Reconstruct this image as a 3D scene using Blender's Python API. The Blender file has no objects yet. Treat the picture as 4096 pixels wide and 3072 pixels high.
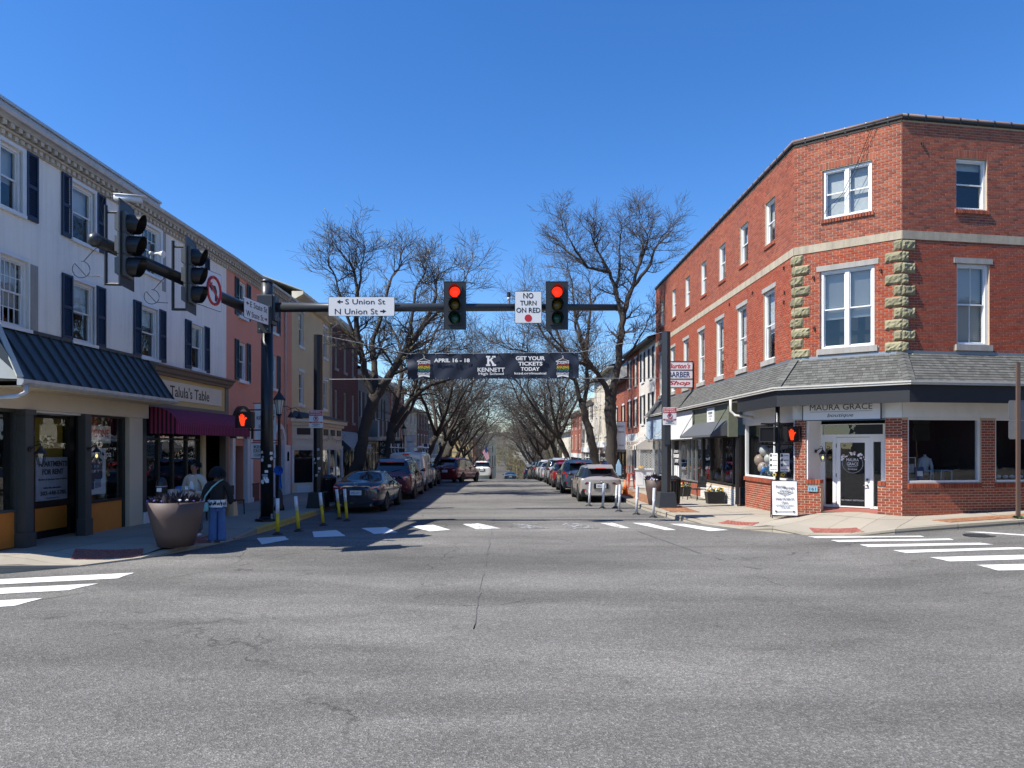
import bpy, bmesh, math, random
import numpy as np
from mathutils import Vector, Matrix
random.seed(7)
S = bpy.context.scene
COL = S.collection
R = math.radians
# ---------------------------------------------------------------- camera, light, exposure
F0, U0, V0, CH = 2840.0, 2020.0, 1790.0, 2.05          # focal length and principal point of the 4096 px photograph, eye height
cam = bpy.data.cameras.new('camera'); cam_ob = bpy.data.objects.new('camera', cam); COL.objects.link(cam_ob)
cam_ob.location = (0, 0, CH); cam_ob.rotation_euler = (R(90), 0, 0)
cam.sensor_width = 36; cam.lens = 36 * F0 / 4096
cam.shift_x = (2048 - U0) / 4096; cam.shift_y = (V0 - 1536) / 4096
cam.clip_start = .1; cam.clip_end = 6000
S.camera = cam_ob
S.view_settings.view_transform = 'Standard'; S.view_settings.look = 'None'
S.view_settings.gamma = 1; S.view_settings.use_curve_mapping = False
S.view_settings.exposure = 0.75
SUN = Vector((4.15, 1.6, -5.7)).normalized()
W_ = bpy.data.worlds.new('World'); S.world = W_; W_.use_nodes = True
nt = W_.node_tree; nt.nodes.clear()
sky = nt.nodes.new('ShaderNodeTexSky'); sky.sky_type = 'NISHITA'; sky.sun_disc = False
sky.sun_elevation = math.asin(-SUN.z); sky.sun_rotation = math.atan2(-SUN.x, -SUN.y)
sky.altitude = 0; sky.air_density = 1.0; sky.dust_density = 0.1; sky.ozone_density = 5.0
hs = nt.nodes.new('ShaderNodeHueSaturation'); hs.inputs['Hue'].default_value = .508; hs.inputs['Saturation'].default_value = 1.25
bg = nt.nodes.new('ShaderNodeBackground'); bg.inputs['Strength'].default_value = 0.12
wo = nt.nodes.new('ShaderNodeOutputWorld')
nt.links.new(sky.outputs[0], hs.inputs['Color']); nt.links.new(hs.outputs[0], bg.inputs[0]); nt.links.new(bg.outputs[0], wo.inputs[0])
sl = bpy.data.lights.new('sun', 'SUN'); sl.energy = 4.8; sl.angle = R(.5); sl.color = (1, .955, .88)
so = bpy.data.objects.new('sun', sl); COL.objects.link(so)
so.rotation_euler = SUN.to_track_quat('-Z', 'Y').to_euler()
S.cycles.max_bounces = 6; S.cycles.transparent_max_bounces = 12; S.cycles.caustics_reflective = False; S.cycles.caustics_refractive = False
S.cycles.use_denoising = True

# ---------------------------------------------------------------- helpers
def lerp(a, b, t): return a + (b - a) * t
class MB:
    """collects shapes into one mesh"""
    def __init__(s): s.v = []; s.f = []; s.m = []; s.r = []; s.T = None; s.rnd = 0.0
    def add(s, vs, fs, mi=0):
        b = len(s.v)
        if s.T is not None: vs = [s.T @ Vector(p) for p in vs]
        s.v += [tuple(p) for p in vs]; s.f += [tuple(b + i for i in f) for f in fs]; s.m += [mi] * len(fs); s.r += [s.rnd] * len(vs)
        return s
    def hexa(s, p, mi=0):
        return s.add(p, [(0, 3, 2, 1), (4, 5, 6, 7), (0, 1, 5, 4), (1, 2, 6, 5), (2, 3, 7, 6), (3, 0, 4, 7)], mi)
    def box(s, x0, x1, y0, y1, z0, z1, mi=0):
        return s.hexa([(x0, y0, z0), (x1, y0, z0), (x1, y1, z0), (x0, y1, z0), (x0, y0, z1), (x1, y0, z1), (x1, y1, z1), (x0, y1, z1)], mi)
    def quad(s, a, b, c, d, mi=0): return s.add([a, b, c, d], [(0, 1, 2, 3)], mi)
    def poly(s, pts, mi=0): return s.add(pts, [tuple(range(len(pts)))], mi)
    def prism(s, pts, off, mi=0):
        n = len(pts); o = Vector(off)
        q = [Vector(p) for p in pts] + [Vector(p) + o for p in pts]
        return s.add(q, [tuple(range(n))[::-1], tuple(range(n, 2 * n))] + [(i, (i + 1) % n, n + (i + 1) % n, n + i) for i in range(n)], mi)
    def tube(s, pts, r, n=6, mi=0, caps=True):
        pts = [Vector(p) for p in pts]; k = len(pts)
        rs = r if isinstance(r, (list, tuple)) else [r] * k
        vs = []; fs = []; up = None
        for i in range(k):
            t = (pts[min(i + 1, k - 1)] - pts[max(i - 1, 0)])
            t = t.normalized() if t.length > 1e-9 else Vector((0, 0, 1))
            if up is None: up = Vector((0, 0, 1)) if abs(t.z) < .9 else Vector((1, 0, 0))
            a = t.cross(up)
            if a.length < 1e-6: a = t.orthogonal()
            a.normalize(); b = t.cross(a).normalized(); up = -b if False else up
            for j in range(n):
                w = 2 * math.pi * j / n
                vs.append(pts[i] + (a * math.cos(w) + b * math.sin(w)) * rs[i])
        for i in range(k - 1):
            for j in range(n):
                fs.append((i * n + j, i * n + (j + 1) % n, (i + 1) * n + (j + 1) % n, (i + 1) * n + j))
        if caps: fs += [tuple(range(n))[::-1], tuple((k - 1) * n + j for j in range(n))]
        return s.add(vs, fs, mi)
    def lathe(s, prof, n=16, c=(0, 0, 0), mi=0, sy=1):
        vs = []; fs = []; k = len(prof)
        for (r, z) in prof:
            for j in range(n):
                w = 2 * math.pi * j / n; vs.append((c[0] + r * math.cos(w), c[1] + r * math.sin(w) * sy, c[2] + z))
        for i in range(k - 1):
            for j in range(n): fs.append((i * n + j, i * n + (j + 1) % n, (i + 1) * n + (j + 1) % n, (i + 1) * n + j))
        fs += [tuple(range(n))[::-1], tuple((k - 1) * n + j for j in range(n))]
        return s.add(vs, fs, mi)
    def disc(s, c, nrm, r, n=16, th=.01, mi=0):
        c = Vector(c); nn = Vector(nrm).normalized()
        return s.tube([c, c + nn * th], r, n, mi)
    def blob(s, c, r, n=8, mi=0, jit=0):
        m = n // 2; prof = []
        rx, ry, rz = r if isinstance(r, (list, tuple)) else (r, r, r)
        vs = [(c[0], c[1], c[2] - rz)]; fs = []
        for i in range(1, m):
            a = -math.pi / 2 + math.pi * i / m
            for j in range(n):
                w = 2 * math.pi * j / n; q = 1 + random.uniform(-jit, jit)
                vs.append((c[0] + rx * q * math.cos(a) * math.cos(w), c[1] + ry * q * math.cos(a) * math.sin(w), c[2] + rz * q * math.sin(a)))
        vs.append((c[0], c[1], c[2] + rz)); L = len(vs) - 1
        for j in range(n):
            fs.append((0, 1 + (j + 1) % n, 1 + j)); fs.append((L, L - n + j, L - n + (j + 1) % n))
        for i in range(m - 2):
            for j in range(n): fs.append((1 + i * n + j, 1 + i * n + (j + 1) % n, 1 + (i + 1) * n + (j + 1) % n, 1 + (i + 1) * n + j))
        return s.add(vs, fs, mi)
    def mesh(s, name, mats, smooth=False):
        me = bpy.data.meshes.new(name); me.from_pydata(s.v, [], s.f)
        for m in (mats if isinstance(mats, (list, tuple)) else [mats]): me.materials.append(m)
        if len(me.materials) > 1: me.polygons.foreach_set('material_index', s.m)
        if any(s.r): me.attributes.new('rnd', 'FLOAT', 'POINT').data.foreach_set('value', s.r)
        if smooth: me.polygons.foreach_set('use_smooth', [True] * len(s.f))
        me.update(); return me
    def build(s, name, mats, parent=None, smooth=False, **kw):
        return ob(name, s.mesh(name, mats, smooth), parent, **kw)
def ob(name, me, parent=None, loc=None, rot=None, scale=None, kind=None, label=None, bevel=0):
    o = bpy.data.objects.new(name, me); COL.objects.link(o)
    if parent is not None: o.parent = parent
    if loc is not None: o.location = loc
    if rot is not None: o.rotation_euler = rot
    if scale is not None: o.scale = scale
    if kind: o['kind'] = kind
    if label: o['label'] = label
    if bevel:
        b = o.modifiers.new('bevel', 'BEVEL'); b.width = bevel; b.segments = 2; b.limit_method = 'ANGLE'; b.angle_limit = R(35)
    return o
def thing(name, label, cat, loc=(0, 0, 0), rotz=0, group=None):
    o = bpy.data.objects.new(name, None); COL.objects.link(o)
    o.location = loc; o.rotation_euler = (0, 0, rotz); o['label'] = label; o['category'] = cat
    o.empty_display_size = .1
    if group: o['group'] = group
    return o
def tag(o, label, cat, group=None):
    o['label'] = label; o['category'] = cat
    if group: o['group'] = group
    return o
def dup(o, loc=None, rotz=None, label=None, parent=None):
    c = o.copy(); COL.objects.link(c)
    if parent is not None: c.parent = parent
    if loc is not None: c.location = loc
    if rotz is not None: c.rotation_euler = (0, 0, rotz)
    if label: c['label'] = label
    for ch in list(o.children): dup(ch, parent=c)
    return c
def at(u, v, Y): return Vector(((u - U0) / F0 * Y, Y, CH + (V0 - v) / F0 * Y))
def gnd(u, v, z=0.0):
    Y = F0 * (CH - z) / (v - V0); return Vector(((u - U0) / F0 * Y, Y, z))
# ---------------------------------------------------------------- materials
MATS = {}
def nodes(name):
    m = bpy.data.materials.new(name); m.use_nodes = True; t = m.node_tree
    return m, t, t.nodes['Principled BSDF'], t.nodes, t.links
def pos(n, l, scale=(1, 1, 1)):
    g = n.new('ShaderNodeNewGeometry'); mp = n.new('ShaderNodeMapping'); mp.inputs['Scale'].default_value = scale
    l.new(g.outputs['Position'], mp.inputs['Vector']); return mp.outputs[0]
def noise(n, l, vec, scale, detail=5, rough=.6, dist=0):
    x = n.new('ShaderNodeTexNoise'); x.inputs['Scale'].default_value = scale; x.inputs['Detail'].default_value = detail
    x.inputs['Roughness'].default_value = rough; x.inputs['Distortion'].default_value = dist
    l.new(vec, x.inputs['Vector']); return x.outputs['Fac']
def ramp(n, l, fac, stops):
    r = n.new('ShaderNodeValToRGB'); e = r.color_ramp.elements
    while len(e) < len(stops): e.new(.5)
    for el, (p, c) in zip(e, stops): el.position = p; el.color = (c[0], c[1], c[2], 1) if hasattr(c, '__len__') else (c, c, c, 1)
    l.new(fac, r.inputs[0]); return r.outputs[0]
def mix(n, l, fac, a, b, mode='MIX'):
    x = n.new('ShaderNodeMix'); x.data_type = 'RGBA'; x.blend_type = mode
    for s, val in ((0, fac), (6, a), (7, b)):
        if hasattr(val, 'is_output'): l.new(val, x.inputs[s])
        elif s == 0: x.inputs[0].default_value = val
        else: x.inputs[s].default_value = (val[0], val[1], val[2], 1) if hasattr(val, '__len__') else (val, val, val, 1)
    return x.outputs[2]
def mth(n, l, op, a, b=0.0):
    x = n.new('ShaderNodeMath'); x.operation = op
    for i, val in ((0, a), (1, b)):
        if hasattr(val, 'is_output'): l.new(val, x.inputs[i])
        else: x.inputs[i].default_value = val
    return x.outputs[0]
def bumpn(n, l, p, h, strength, dist):
    b = n.new('ShaderNodeBump'); b.inputs['Strength'].default_value = strength; b.inputs['Distance'].default_value = dist
    l.new(h, b.inputs['Height']); l.new(b.outputs[0], p.inputs['Normal'])
def rnd_out(n, l):
    a = n.new('ShaderNodeAttribute'); a.attribute_name = 'rnd'; o = n.new('ShaderNodeObjectInfo')
    return mth(n, l, 'FRACT', mth(n, l, 'ADD', a.outputs['Fac'], o.outputs['Random']))
def mat(name, col=None, rough=.65, var=.12, vs=2.5, bump=0, bs=40, metal=0, spec=.5, rand=0, streak=0, dirt=0, coat=0, dirtcol=(.06, .055, .045)):
    if name in MATS: return MATS[name]
    m, t, p, n, l = nodes(name); MATS[name] = m
    p.inputs['Roughness'].default_value = rough; p.inputs['Metallic'].default_value = metal
    p.inputs['Specular IOR Level'].default_value = spec; p.inputs['Coat Weight'].default_value = coat; p.inputs['Coat Roughness'].default_value = .04
    ps = pos(n, l)
    c = mix(n, l, noise(n, l, ps, vs), [x * (1 - var) for x in col], [min(1, x * (1 + var)) for x in col])
    if rand: c = mix(n, l, rnd_out(n, l), c, mix(n, l, 1.0, c, 1 - rand, 'MULTIPLY'))
    if streak:
        f = ramp(n, l, noise(n, l, pos(n, l, (5, 5, .35)), 1.2, 6, .7), [(.45, 0), (.75, 1)])
        c = mix(n, l, mth(n, l, 'MULTIPLY', f, streak), c, dirtcol)
    if dirt:
        f = ramp(n, l, noise(n, l, ps, .9, 8, .75), [(.5, 0), (.8, 1)])
        c = mix(n, l, mth(n, l, 'MULTIPLY', f, dirt), c, dirtcol)
    l.new(c, p.inputs['Base Color'])
    if bump: bumpn(n, l, p, noise(n, l, ps, bs, 4), bump, .01)
    return m
def emit(name, col, strength, base=None):
    if name in MATS: return MATS[name]
    m, t, p, n, l = nodes(name); MATS[name] = m
    p.inputs['Base Color'].default_value = (*(base or col), 1); p.inputs['Emission Color'].default_value = (*col, 1); p.inputs['Emission Strength'].default_value = strength
    p.inputs['Roughness'].default_value = .3
    return m
def glass(name, tint, refl_boost=1.0, rough=.02, opaque=0.0, wav=0.0):
    """window pane: what lies behind shows through, the sky and street reflect by the fresnel law"""
    if name in MATS: return MATS[name]
    m, t, p, n, l = nodes(name); MATS[name] = m
    n.remove(p); out = n['Material Output']
    tr = n.new('ShaderNodeBsdfTransparent'); tr.inputs[0].default_value = (*tint, 1)
    gl = n.new('ShaderNodeBsdfGlossy'); gl.inputs['Roughness'].default_value = rough; gl.inputs['Color'].default_value = (1, 1, 1, 1)
    fr = n.new('ShaderNodeLayerWeight'); fr.inputs['Blend'].default_value = .5
    k = mth(n, l, 'MULTIPLY', mth(n, l, 'ADD', mth(n, l, 'MULTIPLY', mth(n, l, 'POWER', fr.outputs['Facing'], 4), .85), .07), refl_boost)
    if wav:
        b = n.new('ShaderNodeBump'); b.inputs['Strength'].default_value = wav; b.inputs['Distance'].default_value = .02
        l.new(noise(n, l, pos(n, l), 2.2, 2), b.inputs['Height']); l.new(b.outputs[0], gl.inputs['Normal'])
    mx = n.new('ShaderNodeMixShader'); l.new(k, mx.inputs[0]); l.new(tr.outputs[0], mx.inputs[1]); l.new(gl.outputs[0], mx.inputs[2])
    l.new(mx.outputs[0], out.inputs[0]); return m
def brickmat(name, cols, soot=.35, lime=0.0):
    m, t, p, n, l = nodes(name); MATS[name] = m
    ps = pos(n, l); r = rnd_out(n, l)
    c = ramp(n, l, r, [(i / (len(cols) - 1), cc) for i, cc in enumerate(cols)])
    c = mix(n, l, mth(n, l, 'MULTIPLY', noise(n, l, ps, 45, 4), .5), c, mix(n, l, 1.0, c, .62, 'MULTIPLY'))
    f = ramp(n, l, noise(n, l, pos(n, l, (1, 1, .45)), 1.1, 7, .7), [(.48, 0), (.78, 1)])
    c = mix(n, l, mth(n, l, 'MULTIPLY', f, soot), c, (.11, .07, .06))
    if lime:
        f = ramp(n, l, noise(n, l, pos(n, l, (1.3, 1.3, .6)), 1.6, 6, .7), [(.5, 0), (.75, 1)])
        c = mix(n, l, mth(n, l, 'MULTIPLY', f, lime), c, (.5, .42, .37))
    l.new(c, p.inputs['Base Color']); p.inputs['Roughness'].default_value = .85
    bumpn(n, l, p, noise(n, l, ps, 90, 3), .35, .004)
    return m
def M(k): return MATS[k]
mat('white_paint', (.72, .72, .70), .5, .05, 6, .1, 60, dirt=.12)
mat('white_trim', (.74, .75, .74), .45, .04, 5, dirt=.18)
mat('white_stucco', (.88, .83, .74), .85, .05, .8, .35, 35, streak=.32, dirt=.25, dirtcol=(.42, .4, .36))
mat('cornice_paint', (.58, .52, .42), .7, .1, 4, .2, 30, streak=.3, dirt=.25, dirtcol=(.16, .13, .1))
mat('gutter_metal', (.5, .5, .48), .4, .12, 3, metal=.3, streak=.3)
mat('navy_shutter', (.012, .026, .06), .5, .25, 8)
mat('teal_shutter', (.03, .06, .075), .5, .25, 8)
mat('black_shutter', (.014, .014, .016), .5, .2, 8)
mat('roof_tin', (.05, .058, .062), .42, .2, 2, metal=.2, dirt=.2, dirtcol=(.08, .09, .095))
mat('roof_pale', (.42, .44, .4), .5, .15, 2, dirt=.3)
mat('salmon_stucco', (.72, .3, .2), .85, .08, 1.1, .35, 30, dirt=.2, dirtcol=(.3, .14, .1))
mat('tan_stucco', (.76, .56, .31), .85, .08, 1.1, .3, 30, dirt=.25, dirtcol=(.22, .17, .12))
mat('cream_trim', (.74, .64, .48), .6, .07, 3, dirt=.2)
mat('beige_wall', (.6, .5, .36), .75, .06, 2, .2, 40, dirt=.15)
mat('frieze_brown', (.19, .15, .115), .6, .1, 3)
mat('ochre', (.6, .42, .17), .6, .05, 3)
mat('black_paint', (.012, .012, .013), .42, .2, 6, .08, 50)
mat('dark_wood', (.02, .019, .018), .5, .2, 7)
mat('grey_column', (.055, .06, .058), .5, .12, 5, dirt=.2)
mat('orange_panel', (.6, .2, .028), .45, .12, 2, dirt=.15)
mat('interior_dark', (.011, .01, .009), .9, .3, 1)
mat('interior_warm', (.2, .14, .05), .9, .5, 1.3)
mat('yellow_board', (.42, .27, .03), .6, .15, 1.5)
mat('blind', (.62, .62, .6), .8, .05, 3)
mat('curtain', (.5, .5, .49), .9, .18, 9)
mat('stone_grey', (.36, .34, .31), .85, .12, 6, .3, 60, streak=.35)
mat('belt_stone', (.43, .37, .27), .85, .18, 5, .4, 40, streak=.5, dirt=.4, dirtcol=(.14, .12, .09))
mat('quoin_stone', (.3, .275, .165), .9, .3, 9, 1.0, 22, rand=.3, dirt=.35, dirtcol=(.12, .12, .06))
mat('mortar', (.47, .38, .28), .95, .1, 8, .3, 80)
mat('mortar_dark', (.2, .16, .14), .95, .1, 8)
mat('plum_fabric', (.3, .03, .095), .85, .12, 6)
mat('plum_dark', (.035, .006, .014), .85, .12, 6)
mat('stripe_pale', (.62, .58, .52), .85, .06, 6)
mat('stripe_dark', (.03, .032, .036), .85, .06, 6)
mat('grey_fabric', (.075, .08, .088), .8, .1, 5)
mat('sage_board', (.13, .14, .1), .7, .12, 6, .15, 40)
mat('slate_board', (.016, .017, .02), .6, .15, 4, .2, 30)
mat('asphalt_shingle', (.135, .135, .122), .92, .18, 14, .5, 120, rand=.45, dirt=.3, dirtcol=(.1, .1, .09))
mat('asphalt_shingle_dark', (.09, .09, .092), .92, .18, 14, .5, 120, rand=.4)
mat('concrete', (.35, .31, .245), .9, .1, 1.6, .25, 60, rand=.12, dirt=.35, dirtcol=(.2, .18, .15))
mat('kerb_concrete', (.36, .32, .25), .9, .14, 3, .4, 50, rand=.2, dirt=.4, dirtcol=(.14, .12, .1))
mat('kerb_yellow', (.5, .38, .1), .85, .3, 5, .3, 50, dirt=.6, dirtcol=(.3, .27, .2))
mat('joint', (.09, .08, .065), .95)
mat('paver_red', (.36, .115, .085), .85, .14, 9, .3, 60, rand=.3)
mat('plaza_brick', (.36, .17, .085), .9, .16, 9, .3, 60, rand=.4)
mat('soil', (.05, .038, .025), .95, .3, 9, .8, 30)
mat('grass', (.075, .064, .045), .95, .3, 3)
mat('gutter_white', (.5, .48, .43), .5, .1, 4, dirt=.35)
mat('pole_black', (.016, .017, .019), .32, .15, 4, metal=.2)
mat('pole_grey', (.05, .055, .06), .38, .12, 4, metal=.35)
mat('banner_navy', (.012, .018, .035), .55, .1, 4)
mat('sign_white', (.74, .74, .73), .4, .02, 5)
mat('sign_black', (.01, .01, .011), .4, .02, 5)
mat('sign_red', (.5, .018, .022), .4, .03, 5)
mat('sign_blue', (.02, .05, .16), .4, .03, 5)
mat('print_white', (.8, .8, .79), .5, .01)
mat('print_grey', (.3, .32, .36), .5, .4, 8)
mat('tyre', (.012, .012, .012), .85, .2, 20)
mat('alloy', (.42, .43, .44), .3, .05, 5, metal=.8)
mat('chrome', (.7, .7, .7), .12, .02, 5, metal=1)
mat('car_glass', (.012, .016, .02), .04, .02, 3, spec=.9)
mat('car_trim', (.012, .012, .013), .5, .1, 8)
mat('lamp_red', (.85, .025, .018), .12, .05, 8, spec=.8)
mat('lamp_clear', (.6, .6, .6), .1, .05, 8)
mat('planter_resin', (.088, .06, .052), .6, .07, 4, .15, 90)
mat('steel_galv', (.36, .37, .37), .42, .12, 6, metal=.7)
mat('bark', (.055, .045, .036), .95, .35, 7, 1.0, 26, dirt=.3, dirtcol=(.1, .1, .08))
MATS['bark'].node_tree.nodes['Bump'].inputs['Distance'].default_value = .05
mat('twig', (.06, .049, .039), .9, .3, 2)
mat('bud', (.4, .38, .14), .8, .3, 6)
mat('yellow_plastic', (.65, .44, .012), .5, .06, 5)
mat('white_plastic', (.68, .69, .7), .5, .05, 6, dirt=.2)
mat('red_metal', (.6, .05, .02), .4, .1, 4)
mat('cone_orange', (.75, .14, .02), .5, .08, 5)
mat('blue_ribbon', (.02, .13, .5), .5, .15, 9)
mat('foliage_dark', (.03, .026, .04), .8, .4, 20)
mat('foliage_green', (.05, .1, .03), .8, .4, 20)
mat('flower_white', (.7, .7, .72), .7, .05)
mat('flower_yellow', (.75, .42, .03), .7, .1)
mat('flower_purple', (.12, .08, .3), .7, .2)
mat('skin', (.24, .12, .075), .5, .06, 12)
mat('hair', (.012, .009, .008), .55, .3, 40)
mat('jacket_tan', (.52, .43, .34), .85, .1, 10)
mat('knit_black', (.014, .014, .016), .9, .2, 20)
mat('denim', (.085, .17, .36), .85, .25, 7)
mat('bag_mint', (.25, .52, .5), .6, .06, 5)
mat('kraft_paper', (.4, .29, .18), .8, .1, 6)
mat('lantern_glass', (.55, .55, .5), .25, .08, 5)
brickmat('brick_upper', [(.21, .055, .03), (.36, .088, .04), (.43, .118, .056), (.28, .064, .034), (.39, .1, .046)], .3, .03)
brickmat('brick_lower', [(.29, .05, .018), (.4, .078, .028), (.34, .06, .022), (.42, .095, .034)], .28, .05)
brickmat('brick_shop', [(.23, .05, .022), (.34, .072, .03), (.28, .056, .025), (.37, .088, .038), (.19, .04, .022)], .15)
brickmat('brick_far', [(.25, .06, .04), (.4, .12, .07), (.33, .08, .05), (.45, .16, .09)], .25)
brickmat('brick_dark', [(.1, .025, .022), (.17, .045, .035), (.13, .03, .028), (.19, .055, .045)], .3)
glass('pane', (.86, .9, .9), 1.0, .01, wav=.15)
glass('pane_shop', (.8, .84, .84), 1.1, .01, wav=.12)
# asphalt: pale and dark stones, worn lanes, patches, tar lines and cracks
def asphalt():
    m, t, p, n, l = nodes('asphalt'); MATS['asphalt'] = m
    ps = pos(n, l)
    v = n.new('ShaderNodeTexVoronoi'); v.inputs['Scale'].default_value = 75; l.new(ps, v.inputs['Vector'])
    sp = n.new('ShaderNodeSeparateColor'); l.new(v.outputs['Color'], sp.inputs[0])
    c = ramp(n, l, sp.outputs[0], [(0, .07), (.35, .13), (.65, .18), (.88, .26), (1, .38)])
    c = mix(n, l, 1.0, c, (1.0, .955, .87), 'MULTIPLY')
    c = mix(n, l, .4, c, (.165, .158, .143))
    f = ramp(n, l, noise(n, l, ps, 22, 6, .8), [(.3, .82), (.7, 1.18)]); c = mix(n, l, 1.0, c, f, 'MULTIPLY')
    f = ramp(n, l, noise(n, l, pos(n, l, (.35, .8, 1)), .55, 6, .65), [(.3, .64), (.7, 1.22)]); c = mix(n, l, 1.0, c, f, 'MULTIPLY')
    f = ramp(n, l, noise(n, l, pos(n, l, (.09, .42, 1)), 1.0, 4, .55, .6), [(.4, .78), (.6, 1.08)]); c = mix(n, l, 1.0, c, f, 'MULTIPLY')
    f = ramp(n, l, noise(n, l, ps, 2.3, 3, .5), [(.64, 1), (.76, .7)]); c = mix(n, l, 1.0, c, f, 'MULTIPLY')
    # cracks
    w = n.new('ShaderNodeTexVoronoi'); w.feature = 'DISTANCE_TO_EDGE'; w.inputs['Scale'].default_value = .17
    nn = n.new('ShaderNodeTexNoise'); nn.inputs['Scale'].default_value = 1.1; nn.inputs['Detail'].default_value = 6; l.new(ps, nn.inputs['Vector'])
    va = n.new('ShaderNodeVectorMath'); va.operation = 'MULTIPLY_ADD'; l.new(nn.outputs['Color'], va.inputs[0]); va.inputs[1].default_value = (1.5, 1.5, 0); l.new(ps, va.inputs[2])
    l.new(va.outputs[0], w.inputs['Vector'])
    f = ramp(n, l, w.outputs['Distance'], [(0, .5), (.002, .75), (.003, 1)])
    br = ramp(n, l, noise(n, l, ps, .5, 3), [(.45, 0), (.58, 1)])
    c = mix(n, l, br, c, mix(n, l, 1.0, c, f, 'MULTIPLY'))
    l.new(c, p.inputs['Base Color']); p.inputs['Roughness'].default_value = .88; p.inputs['Specular IOR Level'].default_value = .3
    bumpn(n, l, p, v.outputs['Distance'], .6, .012)
asphalt()
def roadpaint(name, wear):
    m, t, p, n, l = nodes(name); MATS[name] = m
    ps = pos(n, l)
    f = mth(n, l, 'ADD', noise(n, l, ps, 7, 7, .8), mth(n, l, 'MULTIPLY', noise(n, l, ps, 60, 3, .7), .22))
    f = ramp(n, l, f, [(wear - .03, 0), (wear + .03, 1)])
    c = mix(n, l, f, (.13, .127, .12), mix(n, l, noise(n, l, ps, 1.2), (.6, .6, .57), (.74, .74, .71)))
    l.new(c, p.inputs['Base Color']); p.inputs['Roughness'].default_value = .75
    bumpn(n, l, p, noise(n, l, ps, 90, 3), .5, .006)
roadpaint('road_paint', .33); roadpaint('road_paint_worn', .57); roadpaint('road_paint_gone', .68)
# ---------------------------------------------------------------- lettering
def letter(txt, x0, x1, z0, z1, m, parent, y=-.004, bold=0.0, shear=0.0, ex=.0015, name='lettering', keep=False, rev=False):
    """raised lettering filling a rectangle of the parent's front (its local -y side)"""
    cu = bpy.data.curves.new('t', 'FONT'); cu.body = txt; cu.offset = bold; cu.shear = shear; cu.extrude = .01; cu.resolution_u = 3
    to = bpy.data.objects.new('t', cu); me = bpy.data.meshes.new_from_object(to)
    bpy.data.objects.remove(to); bpy.data.curves.remove(cu)
    k = len(me.vertices); a = np.empty(k * 3); me.vertices.foreach_get('co', a); a = a.reshape(-1, 3)
    lo = a.min(0); hi = a.max(0); sx = (x1 - x0) / (hi[0] - lo[0]); sz = (z1 - z0) / (hi[1] - lo[1])
    if keep: sx = min(sx, sz); sz = sx
    xx = (a[:, 0] - (lo[0] + hi[0]) / 2) * sx * (-1 if rev else 1) + (x0 + x1) / 2; zz = (a[:, 1] - (lo[1] + hi[1]) / 2) * sz + (z0 + z1) / 2
    yy = np.where(a[:, 2] > 0, y - ex, y + ex)
    me.vertices.foreach_set('co', np.stack([xx, yy, zz], 1).ravel()); me.name = name
    me.materials.clear(); me.materials.append(m); me.update()
    return ob(name, me, parent)
# ---------------------------------------------------------------- ground, road, pavements
def gz(y):
    if y < 30: return 0.0
    if y < 73.3: return -(y - 30) ** 2 / 1444
    return -1.298 - .06 * (min(y, 190) - 73.3)
def grade(x, y): return .045 * max(0, min(x, 30) - 6) * max(0, min(1, (23 - y) / 5))
def zr(x, y): return gz(y) + grade(x, y)
RAMPS = [(-7.2, 12.6), (-6.0, 15.2), (5.75, 18.5), (7.5, 16.1)]
def zs(x, y):
    d = min(math.hypot(x - a, y - b) for a, b in RAMPS)
    t = max(0, min(1, (d - .45) / 1.1)); t = t * t * (3 - 2 * t)
    return zr(x, y) + .025 + .115 * t + .12 * max(0, min(1, 1.25 - math.hypot(x - 8.9, y - 18.5) / 1.4))
def grid(xs, ys, zf, name, m, kind='structure'):
    vs = [(x, y, zf(x, y)) for y in ys for x in xs]; k = len(xs)
    fs = [(j * k + i, j * k + i + 1, (j + 1) * k + i + 1, (j + 1) * k + i) for j in range(len(ys) - 1) for i in range(k - 1)]
    me = bpy.data.meshes.new(name); me.from_pydata(vs, [], fs); me.materials.append(m); me.update()
    return ob(name, me, kind=kind)
road = grid([float(x) for x in range(-60, 61)], [float(y) for y in range(-40, 110)] + [110 + 4. * i for i in range(21)], zr, 'road', M('asphalt'))
def terrain(x, y):
    base = gz(y) - .25 if y < 190 else -8.3 - .25 - 1.5 * min(1, (y - 190) / 60)
    if abs(x) > 62 or y > 195 or y < -42: base -= 0
    hill = 24 * max(0, min(1, (y - 330) / 420)) ** 1.3 + 14 * max(0, min(1, (y - 800) / 900))
    if y > 330: hill *= 1 + .25 * math.sin(x * .006 + 1) + .12 * math.sin(x * .017)
    return base + hill
gx = [-3000, -1500, -800, -500] + [-400 + 40. * i for i in range(21)] + [500, 800, 1500, 3000]
gy = [-1500, -600, -200, -60] + [-40 + 10. * i for i in range(25)] + [220, 260, 300, 330, 370, 420, 480, 550, 620, 700, 780, 860, 1000, 1300, 1700, 2300, 3000]
grid(gx, gy, terrain, 'ground', M('grass'))

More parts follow.
